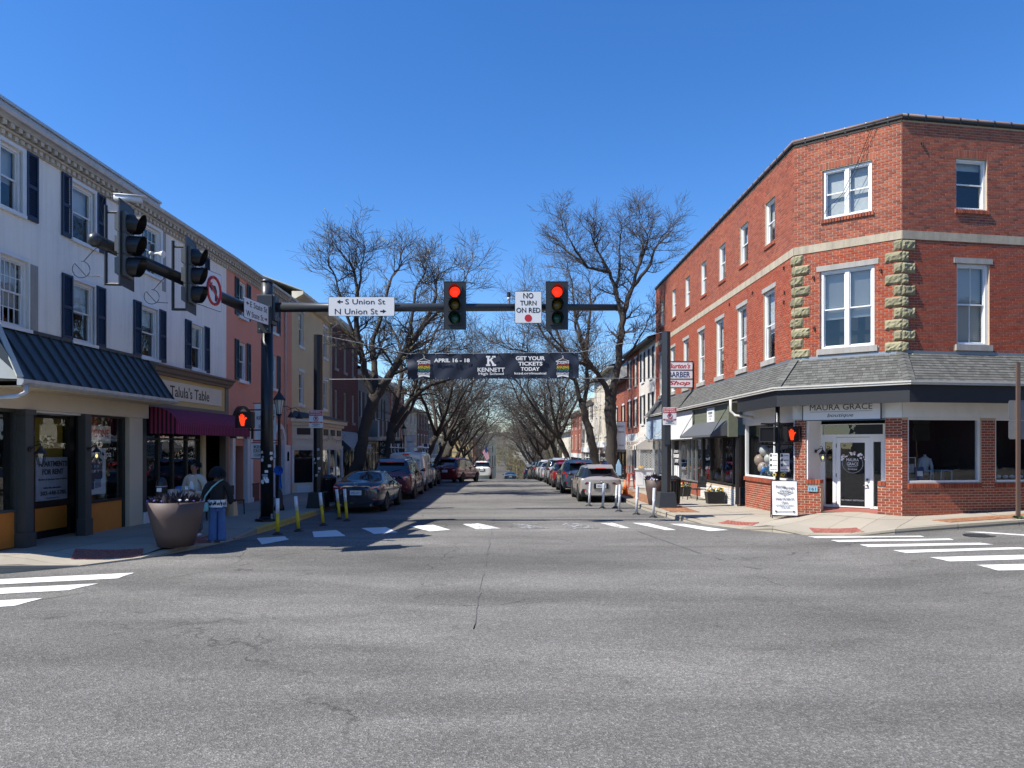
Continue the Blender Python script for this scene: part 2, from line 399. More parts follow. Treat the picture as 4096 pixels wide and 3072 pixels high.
KL = [(-30, 7.8), (-14, 10.4), (-8.2, 11.5), (-7.3, 12.2), (-6.66, 13.0), (-6.3, 14.06), (-6.05, 15.2), (-5.85, 16.8), (-5.75, 19), (-5.7, 21.5)]
BL = [(-30, 9.5), (-14, 12), (-11, 12.5), (-10.2, 12.8), (-9.9, 13.3), (-9.8, 14.2), (-9.7, 15.4), (-9.65, 17), (-9.6, 19), (-9.5, 21.5)]
KR = [(4.5, 26), (4.55, 23.5), (4.7, 21.5), (4.85, 19.9), (5.4, 18.85), (5.95, 17.85), (6.4, 17.0), (6.95, 16.25), (7.6, 15.85), (8.66, 15.75), (11.7, 16.15), (20, 17.5), (40, 20.8)]
BR = [(8.0, 26), (8.0, 24.2), (8.05, 22.7), (8.25, 21.6), (8.9, 20.9), (9.5, 20.2), (9.9, 19.5), (10.1, 18.9), (10.3, 18.4), (10.7, 18.2), (12.2, 18.45), (20, 19.8), (40, 23)]
ext = [21.5 + 1.75 * i for i in range(1, 44)] + [120, 150, 190]
KL += [(-5.7, y) for y in ext]; BL += [(-9.5, y) for y in ext]
extr = [26 + 1.75 * i for i in range(1, 42)] + [120, 150, 190]
KR = [(4.5, y) for y in reversed(extr)] + KR; BR = [(8.0, y) for y in reversed(extr)] + BR
SLAB = None
def sidewalk(name, K, B, side, yellow=None, strip=None):
    root_m = MB()
    k = len(K)
    for i in range(k - 1):                      # dark bed under the slabs
        q = [K[i], K[i + 1], B[i + 1], B[i]]
        root_m.quad(*[(x, y, zs(x, y) - .05) for x, y in q])
    root = root_m.build(name, M('joint'), kind='structure')
    for i in range(k - 1):
        a, b, c, d = [Vector((*p, 0)) for p in (K[i], K[i + 1], B[i + 1], B[i])]
        L = (b - a).length
        na = (d - a).normalized(); nb = (c - b).normalized()
        # kerb stones
        nk = max(1, round(L / 1.5)) if L < 12 else 1
        for j in range(nk):
            p = a.lerp(b, (j + .004) / nk); q = a.lerp(b, (j + 1 - .004) / nk)
            w1 = na.lerp(nb, j / nk) * .17; w2 = na.lerp(nb, (j + 1) / nk) * .17
            def P(v, dz): return (v.x, v.y, zs(v.x, v.y) + dz)
            def G(v): return (v.x, v.y, zr(v.x, v.y) - .05)
            m = MB(); m.rnd = 0
            m.hexa([G(p), G(q), G(q + w2), G(p + w1), P(p + w1 * .12, 0), P(q + w2 * .12, 0), P(q + w2, 0), P(p + w1, 0)])
            yel = yellow and yellow(p)
            m.build('kerb_stone', M('kerb_yellow') if yel else M('kerb_concrete'), root)
        if L > 12:
            continue
        # slabs
        nt = 2
        for j in range(nt):
            t0 = lerp(.17 / (d - a).length, 1, j / nt); t1 = lerp(.17 / (d - a).length, 1, (j + 1) / nt)
            g = .007
            aa = a.lerp(d, t0); bb = b.lerp(c, t0); cc = b.lerp(c, t1); dd = a.lerp(d, t1)
            ctr = (aa + bb + cc + dd) / 4
            if ctr.y > 95 or abs(ctr.x) > 24: continue
            def sh(v):
                e = ctr - v; e.normalize(); return v + e * g * 1.4
            N = 3
            A, Bq, Cq, D = sh(aa), sh(bb), sh(cc), sh(dd); vs = []
            for v in range(N + 1):
                for u in range(N + 1):
                    s = A.lerp(Bq, u / N).lerp(D.lerp(Cq, u / N), v / N); vs.append((s.x, s.y, zs(s.x, s.y)))
            fs = [(v * (N + 1) + u, v * (N + 1) + u + 1, (v + 1) * (N + 1) + u + 1, (v + 1) * (N + 1) + u) for v in range(N) for u in range(N)]
            m = MB(); m.add(vs, fs)
            m.build('concrete_slab', M('concrete'), root)
    return root
walk_l = sidewalk('sidewalk', KL, BL, -1, yellow=lambda p: 15.6 < p.y < 21.3)
walk_r = sidewalk('sidewalk', KR, BR, 1)
def pavers(parent, name, quad, nu, nv, m, lift=.02, gap=.05, stagger=True):
    a, b, c, d = [Vector((*p, 0)) for p in quad]; mb = MB()
    for j in range(nv):
        for i in range(nu + (1 if stagger and j % 2 else 0)):
            o = -.5 if stagger and j % 2 else 0
            u0 = max(0, (i + o + gap) / nu); u1 = min(1, (i + 1 + o - gap) / nu); v0 = (j + gap) / nv; v1 = (j + 1 - gap) / nv
            if u1 <= u0: continue
            ps = [a.lerp(b, u).lerp(d.lerp(c, u), v) for u, v in ((u0, v0), (u1, v0), (u1, v1), (u0, v1))]
            l = lift + random.uniform(-.0015, .0015); mb.rnd = random.random()
            mb.hexa([(p.x, p.y, zs(p.x, p.y) - .02) for p in ps] + [(p.x, p.y, zs(p.x, p.y) + l) for p in ps])
    return mb.build(name, m, parent, kind='stuff')
def onwalk(*q):
    out = []
    for u, v in q:
        z = .1
        for _ in range(12): p = gnd(u, v, z); z = lerp(z, zs(p.x, p.y), .6)
        out.append((p.x, p.y))
    return out
pavers(walk_l, 'ramp_paving', [(-7.8, 12.75), (-6.72, 13.12), (-6.95, 13.66), (-8.14, 13.44)], 12, 5, M('paver_red'))
pavers(walk_l, 'ramp_paving', [(-6.25, 14.55), (-5.98, 15.75), (-6.62, 15.95), (-6.9, 14.75)], 11, 5, M('paver_red'))
pavers(walk_r, 'ramp_paving', [(5.68, 18.95), (6.28, 18.05), (6.62, 18.5), (6.05, 19.3)], 10, 6, M('paver_red'))
pavers(walk_r, 'ramp_paving', onwalk((3255, 2131), (3460, 2131), (3426, 2113), (3236, 2113)), 12, 5, M('paver_red'))
pavers(walk_r, 'brick_paving', [(4.9, 20.9), (5.75, 20.9), (5.6, 34), (4.7, 34)], 9, 62, M('plaza_brick'), .014)
pavers(walk_r, 'brick_paving', [(10.2, 16.25), (14.5, 16.95), (14.4, 17.5), (10.1, 16.8)], 40, 6, M('plaza_brick'), .014)
# painted markings
def marking(name, pts, m, dz=.006):
    a, b, c, d = [Vector((*p, 0)) for p in pts]; mb = MB(); N = 6; vs = []
    for v in range(N + 1):
        for u in range(N + 1):
            s = a.lerp(b, u / N).lerp(d.lerp(c, u / N), v / N)
            e = .012 if u in (0, N) or v in (0, N) else 0
            vs.append((s.x + random.uniform(-e, e), s.y + random.uniform(-e, e), zr(s.x, s.y) + dz))
    mb.add(vs, [(v * (N + 1) + u, v * (N + 1) + u + 1, (v + 1) * (N + 1) + u + 1, (v + 1) * (N + 1) + u) for v in range(N) for u in range(N)])
    return mb.build(name, m, road)
def gq(*uv, z=0): return [tuple(gnd(u, v, z)[:2]) for u, v in uv]
for q, m in [(((1028, 2153), (1138, 2146), (1156, 2159), (1046, 2179)), 'road_paint'), (((1250, 2127), (1346, 2121), (1384, 2145), (1257, 2150)), 'road_paint'),
             (((1447, 2113), (1544, 2109), (1592, 2130), (1497, 2137)), 'road_paint'), (((1639, 2105), (1735, 2100), (1800, 2120), (1718, 2126)), 'road_paint'),
             (((1850, 2097), (1915, 2094), (2004, 2114), (1905, 2118)), 'road_paint_worn'), (((2040, 2094), (2075, 2093), (2200, 2114), (2095, 2117)), 'road_paint_gone'),
             (((2230, 2093), (2300, 2093), (2400, 2113), (2290, 2117)), 'road_paint_gone'), (((2400, 2093), (2450, 2092), (2522, 2112), (2482, 2113)), 'road_paint_worn'),
             (((2527, 2092), (2592, 2093), (2706, 2121), (2663, 2121)), 'road_paint'), (((2678, 2096), (2732, 2096), (2914, 2121), (2838, 2125)), 'road_paint')]:
    marking('crosswalk_stripe', gq(*q), M(m))
def gqr(q):      # the right-hand street climbs a little: solve for its height
    out = []
    for u, v in q:
        z = 0
        for _ in range(8):
            p = gnd(u, v, z); z = zr(p.x, p.y)
        out.append((p.x, p.y))
    return out
for q in [((3232, 2147), (3685, 2144), (3697, 2148), (3268, 2153)), ((3322, 2161), (3798, 2155), (3817, 2161), (3356, 2169)), ((3438, 2179), (3918, 2172), (3975, 2179), (3473, 2189)),
          ((3571, 2202), (4076, 2190), (4130, 2196), (3625, 2213)), ((3719, 2230), (4200, 2218), (4270, 2232), (3801, 2247)), ((3909, 2261), (4400, 2251), (4480, 2277), (3994, 2283)), ((3861, 2128), (3930, 2128), (4300, 2152), (4240, 2153))]:
    marking('crosswalk_stripe', gqr(q), M('road_paint'))
for q in [((-400, 2337), (538, 2292), (468, 2315), (-400, 2358)), ((-300, 2368), (392, 2335), (272, 2362), (-300, 2394)), ((-300, 2418), (168, 2394), (63, 2424), (-300, 2450))]:
    marking('crosswalk_stripe', gq(*q), M('road_paint'))
mh = MB(); mh.lathe([(.3, 0), (.3, .012), (.27, .014), (.27, .01)], 20, (10.05, 15.05, zr(10.05, 15.05))); mh.build('manhole_cover', M('pole_grey'), road)
# a long tar-filled seam down the lane and one that wanders across the junction
def seam(pts, w):
    mb = MB(); P = [Vector((*p, 0)) for p in pts]; Q = []
    for a, b in zip(P, P[1:]):
        k = max(2, int((b - a).length / .25)); Q += [a.lerp(b, i / k) for i in range(k)]
    for i in range(len(Q) - 1):
        t = (Q[i + 1] - Q[i]).normalized(); s = Vector((-t.y, t.x, 0))
        if i == 0: j0 = Vector()
        j1 = s * random.uniform(-.018, .018); w1 = w * random.uniform(.4, 1.2)
        if i == 0: w0 = w1
        if random.random() < .62:
            q = [Q[i] + j0 - s * w0, Q[i] + j0 + s * w0, Q[i + 1] + j1 + s * w1, Q[i + 1] + j1 - s * w1]
            mb.quad(*[(p.x, p.y, zr(p.x, p.y) + .0045) for p in q])
        j0, w0 = j1, w1
    return mb.build('tar_seam', mat('tar', (.085, .082, .076), .7, .2, 6), road)
seam([(-.32, 60), (-.3, 22), (-.36, 8), (-.3, 9)], .006)
seam([(3.2, 17.6), (3.7, 14.2), (4.1, 12.2), (4.5, 11.8)], .02)
seam([(-6.2, 12.9), (-3.1, 14.1), (-2.2, 18.2), (-3.2, 23)], .007)
seam([(-9, 6.2), (-6.2, 9.6), (-4.6, 12.3), (-2.9, 17)], .006)
# ---------------------------------------------------------------- building kit
# local frame of every facade: x runs left to right as one faces it, y goes into the building, z up
def facade(name, label, p0, p1, cat='building', z=0.0, group=None):
    d = Vector((p1[0] - p0[0], p1[1] - p0[1]))
    t = thing(name, label, cat, (p0[0], p0[1], z), math.atan2(d.y, d.x), group); t['L'] = d.length
    return t
def wall(parent, x0, x1, z0, z1, ops, m, y=0.0, rev=.14, name='wall', depth=0, mi_rev=None, bmi=None):
    mb = MB()
    xs = sorted({x0, x1} | {min(max(o[i], x0), x1) for o in ops for i in (0, 1)}); zz = sorted({z0, z1} | {min(max(o[i], z0), z1) for o in ops for i in (2, 3)})
    for i in range(len(xs) - 1):
        for j in range(len(zz) - 1):
            cx = (xs[i] + xs[i + 1]) / 2; cz = (zz[j] + zz[j + 1]) / 2
            if any(o[0] < cx < o[1] and o[2] < cz < o[3] for o in ops): continue
            mb.quad((xs[i], y, zz[j]), (xs[i + 1], y, zz[j]), (xs[i + 1], y, zz[j + 1]), (xs[i], y, zz[j + 1]))
    for a, b, c, d in ops:
        mb.quad((a, y, c), (a, y, d), (a, y + rev, d), (a, y + rev, c)); mb.quad((b, y, c), (b, y + rev, c), (b, y + rev, d), (b, y, d))
        mb.quad((a, y, d), (b, y, d), (b, y + rev, d), (a, y + rev, d)); mb.quad((a, y, c), (a, y + rev, c), (b, y + rev, c), (b, y, c))
    if depth:
        for x in (x0, x1): mb.quad((x, y, z0), (x, y + depth, z0), (x, y + depth, z1), (x, y, z1))
        mb.quad((x0, y + depth, z0), (x1, y + depth, z0), (x1, y + depth, z1), (x0, y + depth, z1))
    return mb.build(name, m, parent)
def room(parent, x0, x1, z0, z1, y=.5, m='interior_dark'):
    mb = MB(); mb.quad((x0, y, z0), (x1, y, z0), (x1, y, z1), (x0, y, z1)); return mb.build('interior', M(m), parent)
def window(parent, x0, x1, z0, z1, m='white_trim', y=.04, blind=.5, cols=0, rows=0, sill=None, lintel=None, case=.055, pane='pane', mull=False, bm='blind', split=.5, slats=False):
    """sash window: frame, two panes, blind, sill and lintel"""
    mb = MB(); c = case
    mb.box(x0, x0 + c, y, y + .1, z0, z1); mb.box(x1 - c, x1, y, y + .1, z0, z1)
    mb.box(x0 + c, x1 - c, y + .002, y + .1, z1 - c, z1); mb.box(x0 + c, x1 - c, y - .01, y + .1, z0, z0 + c * .8)
    bays = [(x0 + c, x1 - c)]
    if mull:
        xm = (x0 + x1) / 2; mb.box(xm - c * .75, xm + c * .75, y + .004, y + .1, z0 + c * .8, z1 - c); bays = [(x0 + c, xm - c * .75), (xm + c * .75, x1 - c)]
    zm = lerp(z0 + c, z1 - c, split); s = .028; panes = []
    for a, b in bays:
        for (q0, q1, yy) in ((z0 + c * .8, zm + s, y + .055), (zm - s * .4, z1 - c, y + .03)):
            mb.box(a, a + s, yy, yy + .03, q0, q1); mb.box(b - s, b, yy, yy + .03, q0, q1)
            mb.box(a + s, b - s, yy + .001, yy + .029, q1 - s, q1); mb.box(a + s, b - s, yy + .001, yy + .029, q0, q0 + s * 1.2)
            for i in range(1, cols): xx = lerp(a + s, b - s, i / cols); mb.box(xx - .009, xx + .009, yy + .003, yy + .02, q0 + s, q1 - s)
            for i in range(1, rows): q = lerp(q0 + s, q1 - s, i / rows); mb.box(a + s, b - s, yy + .004, yy + .019, q - .009, q + .009)
            panes.append((a + s, b - s, yy + .015, q0 + s, q1 - s))
    w = mb.build('window', M(m), parent)
    for a, b, yy, q0, q1 in panes:
        g = MB(); g.quad((a, yy, q0), (b, yy, q0), (b, yy, q1), (a, yy, q1)); g.build('pane', M(pane), w)
    if blind > 0:
        g = MB(); zb = lerp(z1, z0, blind)
        if slats:
            n = int((z1 - zb) / .05)
            for i in range(n): q = lerp(zb, z1, i / n); g.quad((x0 + c, y + .16, q), (x1 - c, y + .16, q), (x1 - c, y + .135, q + .046), (x0 + c, y + .135, q + .046))
        else: g.quad((x0 + c * .5, y + .16, zb), (x1 - c * .5, y + .16, zb), (x1 - c * .5, y + .15, z1), (x0 + c * .5, y + .15, z1))
        g.build('blind', M(bm), w)
    if sill: a, b, h, o, sm = sill; g = MB(); g.box(x0 - a, x1 + a, -o, y + .02, z0 - h, z0 - .002); g.build('sill', M(sm), w)
    if lintel: a, h, o, sm = lintel; g = MB(); g.box(x0 - a, x1 + a, -o, y - .004, z1 + .002, z1 + h); g.build('lintel', M(sm), w)
    return w
def shutter(parent, x0, x1, z0, z1, m='navy_shutter', y=-.045, mesh=[None]):
    fr = MB(); e = .045; zm = lerp(z0, z1, .5)
    fr.box(x0, x0 + e, y, y + .035, z0, z1); fr.box(x1 - e, x1, y, y + .035, z0, z1)
    for a, b in ((z0, z0 + e * 2), (zm - e * .7, zm + e * .7), (z1 - e, z1)): fr.box(x0 + e, x1 - e, y + .002, y + .033, a, b)
    fr.box(x0 + e, x1 - e, y + .031, y + .036, z0, z1); s = fr.build('shutter', M(m), parent)
    sl = MB()
    for a, b in ((z0 + 2 * e, zm - .7 * e), (zm + .7 * e, z1 - e)):
        n = max(3, int((b - a) / .045))
        for i in range(n):
            q = lerp(a, b, i / n); sl.quad((x0 + e, y + .008, q), (x1 - e, y + .008, q), (x1 - e, y + .03, q + .04), (x0 + e, y + .03, q + .04))
    o = sl.build('slats', M(m), s); o['kind'] = 'stuff'
    return s
def band(parent, name, x0, x1, y0, y1, z0, z1, m): mb = MB(); mb.box(x0, x1, y0, y1, z0, z1); return mb.build(name, M(m), parent)
def run(parent, name, prof, x0, x1, m, smooth=False):
    """a moulding: profile of (y, z) swept along x"""
    mb = MB(); mb.prism([(x0, y, z) for y, z in prof], (x1 - x0, 0, 0)); return mb.build(name, M(m), parent, smooth)
def dentils(parent, x0, x1, step, w, y0, y1, z0, z1, m):
    mb = MB(); mb.box(-w / 2, w / 2, y0, y1, z0, z1); me = mb.mesh('dentil', M(m)); n = int((x1 - x0) / step)
    for i in range(n): ob('dentil', me, parent, (x0 + (i + .5) * step, 0, 0))
def downpipe(parent, pts, r, m='gutter_metal'):
    mb = MB(); mb.tube(pts, r, 8); return mb.build('downpipe', M(m), parent, True)
def storefront(parent, x0, x1, z0, z1, posts, m, y=.05, transom=None, kick=.4, kickm=None, pane='pane_shop', back='interior_dark', depth=1.4, wid=.05, skew=0.0, sides=True, skew1=0.0):
    """shop window: frame with posts, glazing, kick panel and a room behind"""
    mb = MB(); xs = [x0] + list(posts) + [x1]
    for x in xs: mb.box(x - wid / 2, x + wid / 2, y, y + .1, z0, z1)
    for a, b in zip(xs, xs[1:]):
        mb.box(a + wid / 2, b - wid / 2, y + .003, y + .097, z1 - .06, z1); mb.box(a + wid / 2, b - wid / 2, y - .02, y + .097, z0 + kick - .05, z0 + kick)
        if transom: mb.box(a + wid / 2, b - wid / 2, y + .004, y + .09, transom - .025, transom + .025)
    fr = mb.build('shop_window', M(m), parent)
    for a, b in zip(xs, xs[1:]):
        for q0, q1 in (((z0 + kick, transom - .025), (transom + .025, z1 - .06)) if transom else ((z0 + kick, z1 - .06),)):
            g = MB(); g.quad((a + wid / 2, y + .05, q0), (b - wid / 2, y + .05, q0), (b - wid / 2, y + .05, q1), (a + wid / 2, y + .05, q1)); g.build('pane', M(pane), fr)
        if kick > .06:
            k = MB(); k.box(a + wid / 2, b - wid / 2, y + .02, y + .08, z0, z0 + kick - .05); k.build('kick_panel', M(kickm or m), fr)
    r = MB(); D = y + depth
    xb = x0 + skew; xe = x1 - skew1; r.quad((xb, D, z0), (xe, D, z0), (xe, D, z1), (xb, D, z1))
    if sides: r.quad((x0, y + .1, z0), (xb, D, z0), (xb, D, z1), (x0, y + .1, z1)); r.quad((x1, y + .1, z0), (xe, D, z0), (xe, D, z1), (x1, y + .1, z1))
    r.quad((x0, y + .1, z1), (x1, y + .1, z1), (xe, D, z1), (xb, D, z1)); r.quad((x0, y + .1, z0 + .02), (x1, y + .1, z0 + .02), (xe, D, z0 + .02), (xb, D, z0 + .02))
    r.build('interior', M(back), parent)
    return fr
# ---------------------------------------------------------------- the white corner building on the left
wb = facade('white_building', 'white stucco three storey building with navy shutters and dentil cornice on the left corner', (-9.388, 9), (-8.95, 22.8))
L = wb['L']
W3 = [(4.0, 4.58), (6.06, 6.86), (8.77, 9.69), (11.42, 12.18)]; W2 = [(4.0, 4.74), (6.08, 6.86), (8.75, 9.57), (11.4, 12.18)]
ops = [(a, b, 6.5, 7.7) for a, b in W3] + [(a, b, 4.33, 5.62) for a, b in W2] + [(3.96, 8.95, -1, 3.3), (8.95, 13.75, -1, 3.25)]
wall(wb, 3.95, L, 0, 8.15, ops, M('white_stucco'))
room(wb, 3.97, L, 4.2, 8.1, .55)
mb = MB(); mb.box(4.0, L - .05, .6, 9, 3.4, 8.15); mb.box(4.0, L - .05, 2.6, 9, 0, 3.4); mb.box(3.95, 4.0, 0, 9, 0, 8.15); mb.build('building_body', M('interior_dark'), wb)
for i, (a, b) in enumerate(W3):
    w = window(wb, a, b, 6.5, 7.7, blind=(.55, .5, 0, .5)[i], cols=4 if i == 2 else 0, rows=2 if i == 2 else 0, sill=(.06, 0, .07, .07, 'white_trim'), split=.5, bm='curtain')
    cs = MB()
    for x0, x1, z0, z1 in ((a - .1, a, 6.5, 7.78), (b, b + .1, 6.5, 7.78), (a, b, 7.705, 7.78)): cs.box(x0, x1, -.03, .05, z0, z1)
    cs.build('casing', M('white_trim'), w)
for i, (a, b) in enumerate(W2):
    w = window(wb, a, b, 4.33, 5.62, blind=(.7, .5, .35, .45)[i], cols=4 if i == 0 else 0, rows=2 if i == 0 else 0, sill=(.06, 0, .07, .07, 'white_trim'), split=.5, bm='curtain')
    cs = MB()
    for x0, x1, z0, z1 in ((a - .025, a, 4.33, 5.7), (b, b + .025, 4.33, 5.7), (a, b, 5.625, 5.7)): cs.box(x0, x1, -.03, .05, z0, z1)
    cs.build('casing', M('white_trim'), w)
for a, b in ((4.68, 5.0), (5.72, 6.02), (6.92, 7.24), (11.04, 11.38), (12.22, 12.55)): shutter(wb, a, b, 6.46, 7.77)
for a, b in ((5.73, 6.06), (6.9, 7.24), (8.41, 8.74), (9.6, 9.95), (11.04, 11.38), (12.2, 12.55)): shutter(wb, a, b, 4.3, 5.68)
band(wb, 'bare_plaster', 4.82, 5.02, -.012, .0, 4.31, 5.62, 'stone_grey'); band(wb, 'bare_plaster', 9.8, 9.98, -.012, .0, 6.2, 7.78, 'stone_grey')
def cornice(p, x0, x1):
    band(p, 'frieze', x0, x1, -.03, .0, 7.785, 8.12, 'cornice_paint')
    dentils(p, x0, x1, .17, .095, -.085, -.03, 7.8, 7.88, 'cornice_paint')
    run(p, 'cornice_bead', [(-.03, 7.885), (-.11, 7.885), (-.13, 7.905), (-.11, 7.93), (-.03, 7.93)], x0, x1, 'cornice_paint')
    dentils(p, x0, x1, .2, .1, -.19, -.03, 7.94, 8.02, 'cornice_paint')
    run(p, 'cornice', [(0, 8.022), (-.2, 8.022), (-.22, 8.05), (-.25, 8.08), (-.31, 8.09), (-.33, 8.15), (-.33, 8.17), (0, 8.17)], x0, x1, 'gutter_metal')
cornice(wb, 3.4, L)
run(wb, 'parapet', [(-.24, 8.172), (-.24, 8.29), (-.28, 8.29), (-.28, 8.35), (.1, 8.35), (.1, 8.172)], 3.4, 9.25, 'gutter_metal')
rf = MB(); rf.box(3.4, L, -.3, 9, 8.172, 8.19); rf.build('roof', M('roof_pale'), wb)
# standing seam roof over the shop
def pent(parent, x0, x1, zt, zb, out, step, m, flare=.0):
    root = MB(); root.prism([(x0, 0.0, zt), (x0, -out, zb), (x0, -out, zb - .03), (x0, 0.0, zb - .03)], (x1 - x0, 0, 0)); r = root.build('pent_roof', M(m), parent)
    n = round((x1 - x0) / step); nr = Vector((0, -(zt - zb), out)).normalized(); nr = Vector((0, nr.y, abs(nr.z)))
    for i in range(n + 1):
        x = lerp(x0 + .012, x1 - .012, i / n); s = MB(); a = Vector((x, 0, zt)); b = Vector((x, -out, zb)); q = Vector((.011, 0, 0)); u = Vector((0, -(zt - zb), out)).normalized() * .04
        u = Vector((0, -abs(u.y), abs(u.z)))
        s.hexa([a - q, a + q, b + q, b - q, a - q + u, a + q + u, b + q + u, b - q + u]); s.build('seam', M(m), r)
    return r
pr = pent(wb, 3.62, 9.02, 4.29, 3.26, .7, .345, 'roof_tin')
band(wb, 'flashing', 3.6, 9.02, -.05, .0, 4.26, 4.33, 'roof_tin')
hp = MB(); hp.add([(3.95, 0, 4.29), (3.6, -.7, 3.26), (2.9, .2, 3.26), (2.9, 5, 3.26), (3.95, 5, 4.29)], [(0, 1, 2), (0, 2, 3, 4)]); hp.add([(3.6, -.7, 3.24), (2.9, .2, 3.24), (2.9, 5, 3.24), (3.95, 5, 3.24), (3.95, -.7, 3.24)], [(0, 1, 2, 3, 4)]); hp.prism([(3.97, -.03, 4.3), (3.64, -.72, 3.27), (3.5, -.7, 3.27), (3.85, 0, 4.31)], (0, 0, .05)); hp.build('roof_hip', M('roof_pale'), wb)
run(wb, 'gutter', [(-.7, 3.15), (-.78, 3.15), (-.82, 3.2), (-.82, 3.26), (-.7, 3.26)], 3.5, 9.06, 'gutter_metal')
downpipe(wb, [(3.62, -.78, 3.16), (3.62, -.78, 3.02), (3.55, -.65, 2.95), (3.2, .1, 2.86), (3.0, .5, 2.84)], .045)
band(wb, 'soffit', 3.6, 9.02, -.7, 0, 3.13, 3.15, 'beige_wall')
band(wb, 'shop_beam', 3.6, 8.95, -.1, .12, 2.78, 3.13, 'beige_wall')
# corner shop
def box(parent, name, x0, x1, y0, y1, z0, z1, m, bevel=0, **k): mb = MB(); mb.box(x0, x1, y0, y1, z0, z1); return mb.build(name, M(m), parent, bevel=bevel, **k)
col = MB(); col.box(4.52, 4.74, -.12, .1, .1, 2.78); col.box(4.48, 4.78, -.15, .12, .1, .42); col.box(4.5, 4.76, -.14, .11, 2.28, 2.36); col.box(4.48, 4.78, -.15, .12, 2.68, 2.78); col.build('column', M('grey_column'), wb)
sf = storefront(wb, 3.9, 4.5, .16, 2.78, (), 'grey_column', kick=.72, kickm='orange_panel', back='interior_dark')
sf2 = storefront(wb, 6.5, 8.12, .13, 2.8, (), 'black_paint', kick=.72, kickm='orange_panel', wid=.14, back='interior_warm', depth=.42, skew=.62, sides=False)
post = MB(); post.box(6.38, 6.6, -.1, .06, .1, 2.78); post.box(6.35, 6.62, -.12, .07, .1, .5); post.build('column', M('grey_column'), wb)
dr = MB(); dr.box(4.75, 7.4, .95, 1.0, .13, 2.78); dr.box(5.55, 5.72, .55, .95, .13, 2.78); dr.box(6.84, 7.0, .55, .95, .13, 2.78); dr.box(5.72, 6.84, .57, .65, .13, .28); dr.box(5.72, 6.84, .57, .65, .78, .9); dr.box(5.72, 6.84, .57, .65, 2.68, 2.78); dr.box(4.75, 5.55, .55, .62, .13, 2.78); 
door = dr.build('door', M('black_paint'), wb)
box(door, 'door_panel', 5.76, 6.8, .585, .62, .29, .77, 'orange_panel')
box(door, 'backing_board', 5.74, 6.82, .7, .72, .9, 2.7, 'yellow_board')
g = MB(); g.quad((5.72, .6, .9), (6.84, .6, .9), (6.84, .6, 2.68), (5.72, .6, 2.68)); g.build('pane', M('pane_shop'), door)
box(wb, 'recess_ceiling', 4.74, 6.5, .0, .95, 2.74, 2.78, 'white_trim')
box(wb, 'pilaster', 8.16, 8.74, -.06, .14, .1, 2.78, 'beige_wall')
box(wb, 'pilaster', 8.8, 9.0, -.02, .14, .1, 3.2, 'grey_column'); box(wb, 'pilaster_base', 8.76, 9.06, -.08, .14, .1, .42, 'white_trim')
ns = thing('rent_sign', 'grey apartment for rent notice fixed inside the corner shop door', 'sign', wb.matrix_basis @ Vector((5.78, .575, .92)), wb.rotation_euler.z)
box(ns, 'board', 0, 1.02, 0, .012, 0, .92, 'print_grey')
for t, x0, x1, z0, z1, bo in (('APARTMENTS', .08, 1.0, .72, .84, .03), ('FOR RENT', .2, .88, .55, .67, .03), ('Modern & Spacious Units Available', .08, 1.0, .42, .47, .01), ('Call for More Information:', .22, .8, .25, .29, .01), ('302-448-5785', .14, .96, .11, .2, .02), ('Clear Properties, LLC', .32, .72, .03, .06, 0)):
    letter(t, x0, x1, z0, z1, M('sign_black'), ns, bold=bo)
ps = thing('building_poster', 'pale poster of a dark corner building behind the shop window beside the door', 'poster', wb.matrix_basis @ Vector((6.7, .16, .98)), wb.rotation_euler.z)
box(ps, 'sheet', 0, .85, 0, .01, 0, 1.05, 'print_white')
pm = MB()
pm.poly([(.18, -.004, .3), (.62, -.004, .3), (.72, -.004, .38), (.72, -.004, .78), (.48, -.004, .92), (.2, -.004, .8)]); pm.poly([(.0, -.003, .12), (.4, -.003, .12), (.4, -.003, .42), (.22, -.003, .42), (0, -.003, .25)])
pm.build('picture', mat('print_plum', (.06, .045, .07), .6, .4, 12), ps)
pm = MB()
for i in range(3):
    for j in range(3): pm.quad((.27 + j * .13, -.006, .5 + i * .11), (.32 + j * .13, -.006, .5 + i * .11), (.32 + j * .13, -.006, .56 + i * .11), (.27 + j * .13, -.006, .56 + i * .11))
pm.quad((.42, -.006, .14), (.66, -.006, .16), (.66, -.006, .34), (.42, -.006, .36)); pm.build('picture_windows', M('print_grey'), ps)
pm = MB(); pm.poly([(.68, -.005, .93), (.74, -.005, .98), (.81, -.005, .92), (.75, -.005, .87)]); pm.build('emblem', M('sign_black'), ps)
hs_ = thing('hanging_sign', 'red lettered board hanging in the corner shop window above the poster', 'sign', wb.matrix_basis @ Vector((7.0, .25, 2.15)), wb.rotation_euler.z)
box(hs_, 'board', 0, .9, 0, .02, 0, .4, 'cream_trim'); letter('PICONE', .08, .82, .14, .32, M('sign_red'), hs_, bold=.01)
hg = MB(); hg.tube([(.1, .01, .4), (.45, .01, .58), (.8, .01, .4)], .008, 5); hg.build('cord', M('sign_black'), hs_)
hs2 = thing('spa_lettering', 'pale word Spa lettered on the corner shop window under the hanging board', 'lettering', wb.matrix_basis @ Vector((7.35, .095, 1.78)), wb.rotation_euler.z)
letter('Spa', 0, .3, 0, .2, M('cream_trim'), hs2)
fp = thing('flower_pot', 'white pot of yellow flowers on the corner shop window ledge', 'flower pot', wb.matrix_basis @ Vector((7.72, .38, .86)), wb.rotation_euler.z)
mb = MB(); mb.lathe([(.07, 0), (.1, .26), (.09, .26)], 12); mb.build('pot', M('white_plastic'), fp, True)
mb = MB()
for i in range(26): mb.blob((random.uniform(-.15, .15), random.uniform(-.1, .1), random.uniform(.36, .62)), random.uniform(.025, .05), 6, 0, .3)
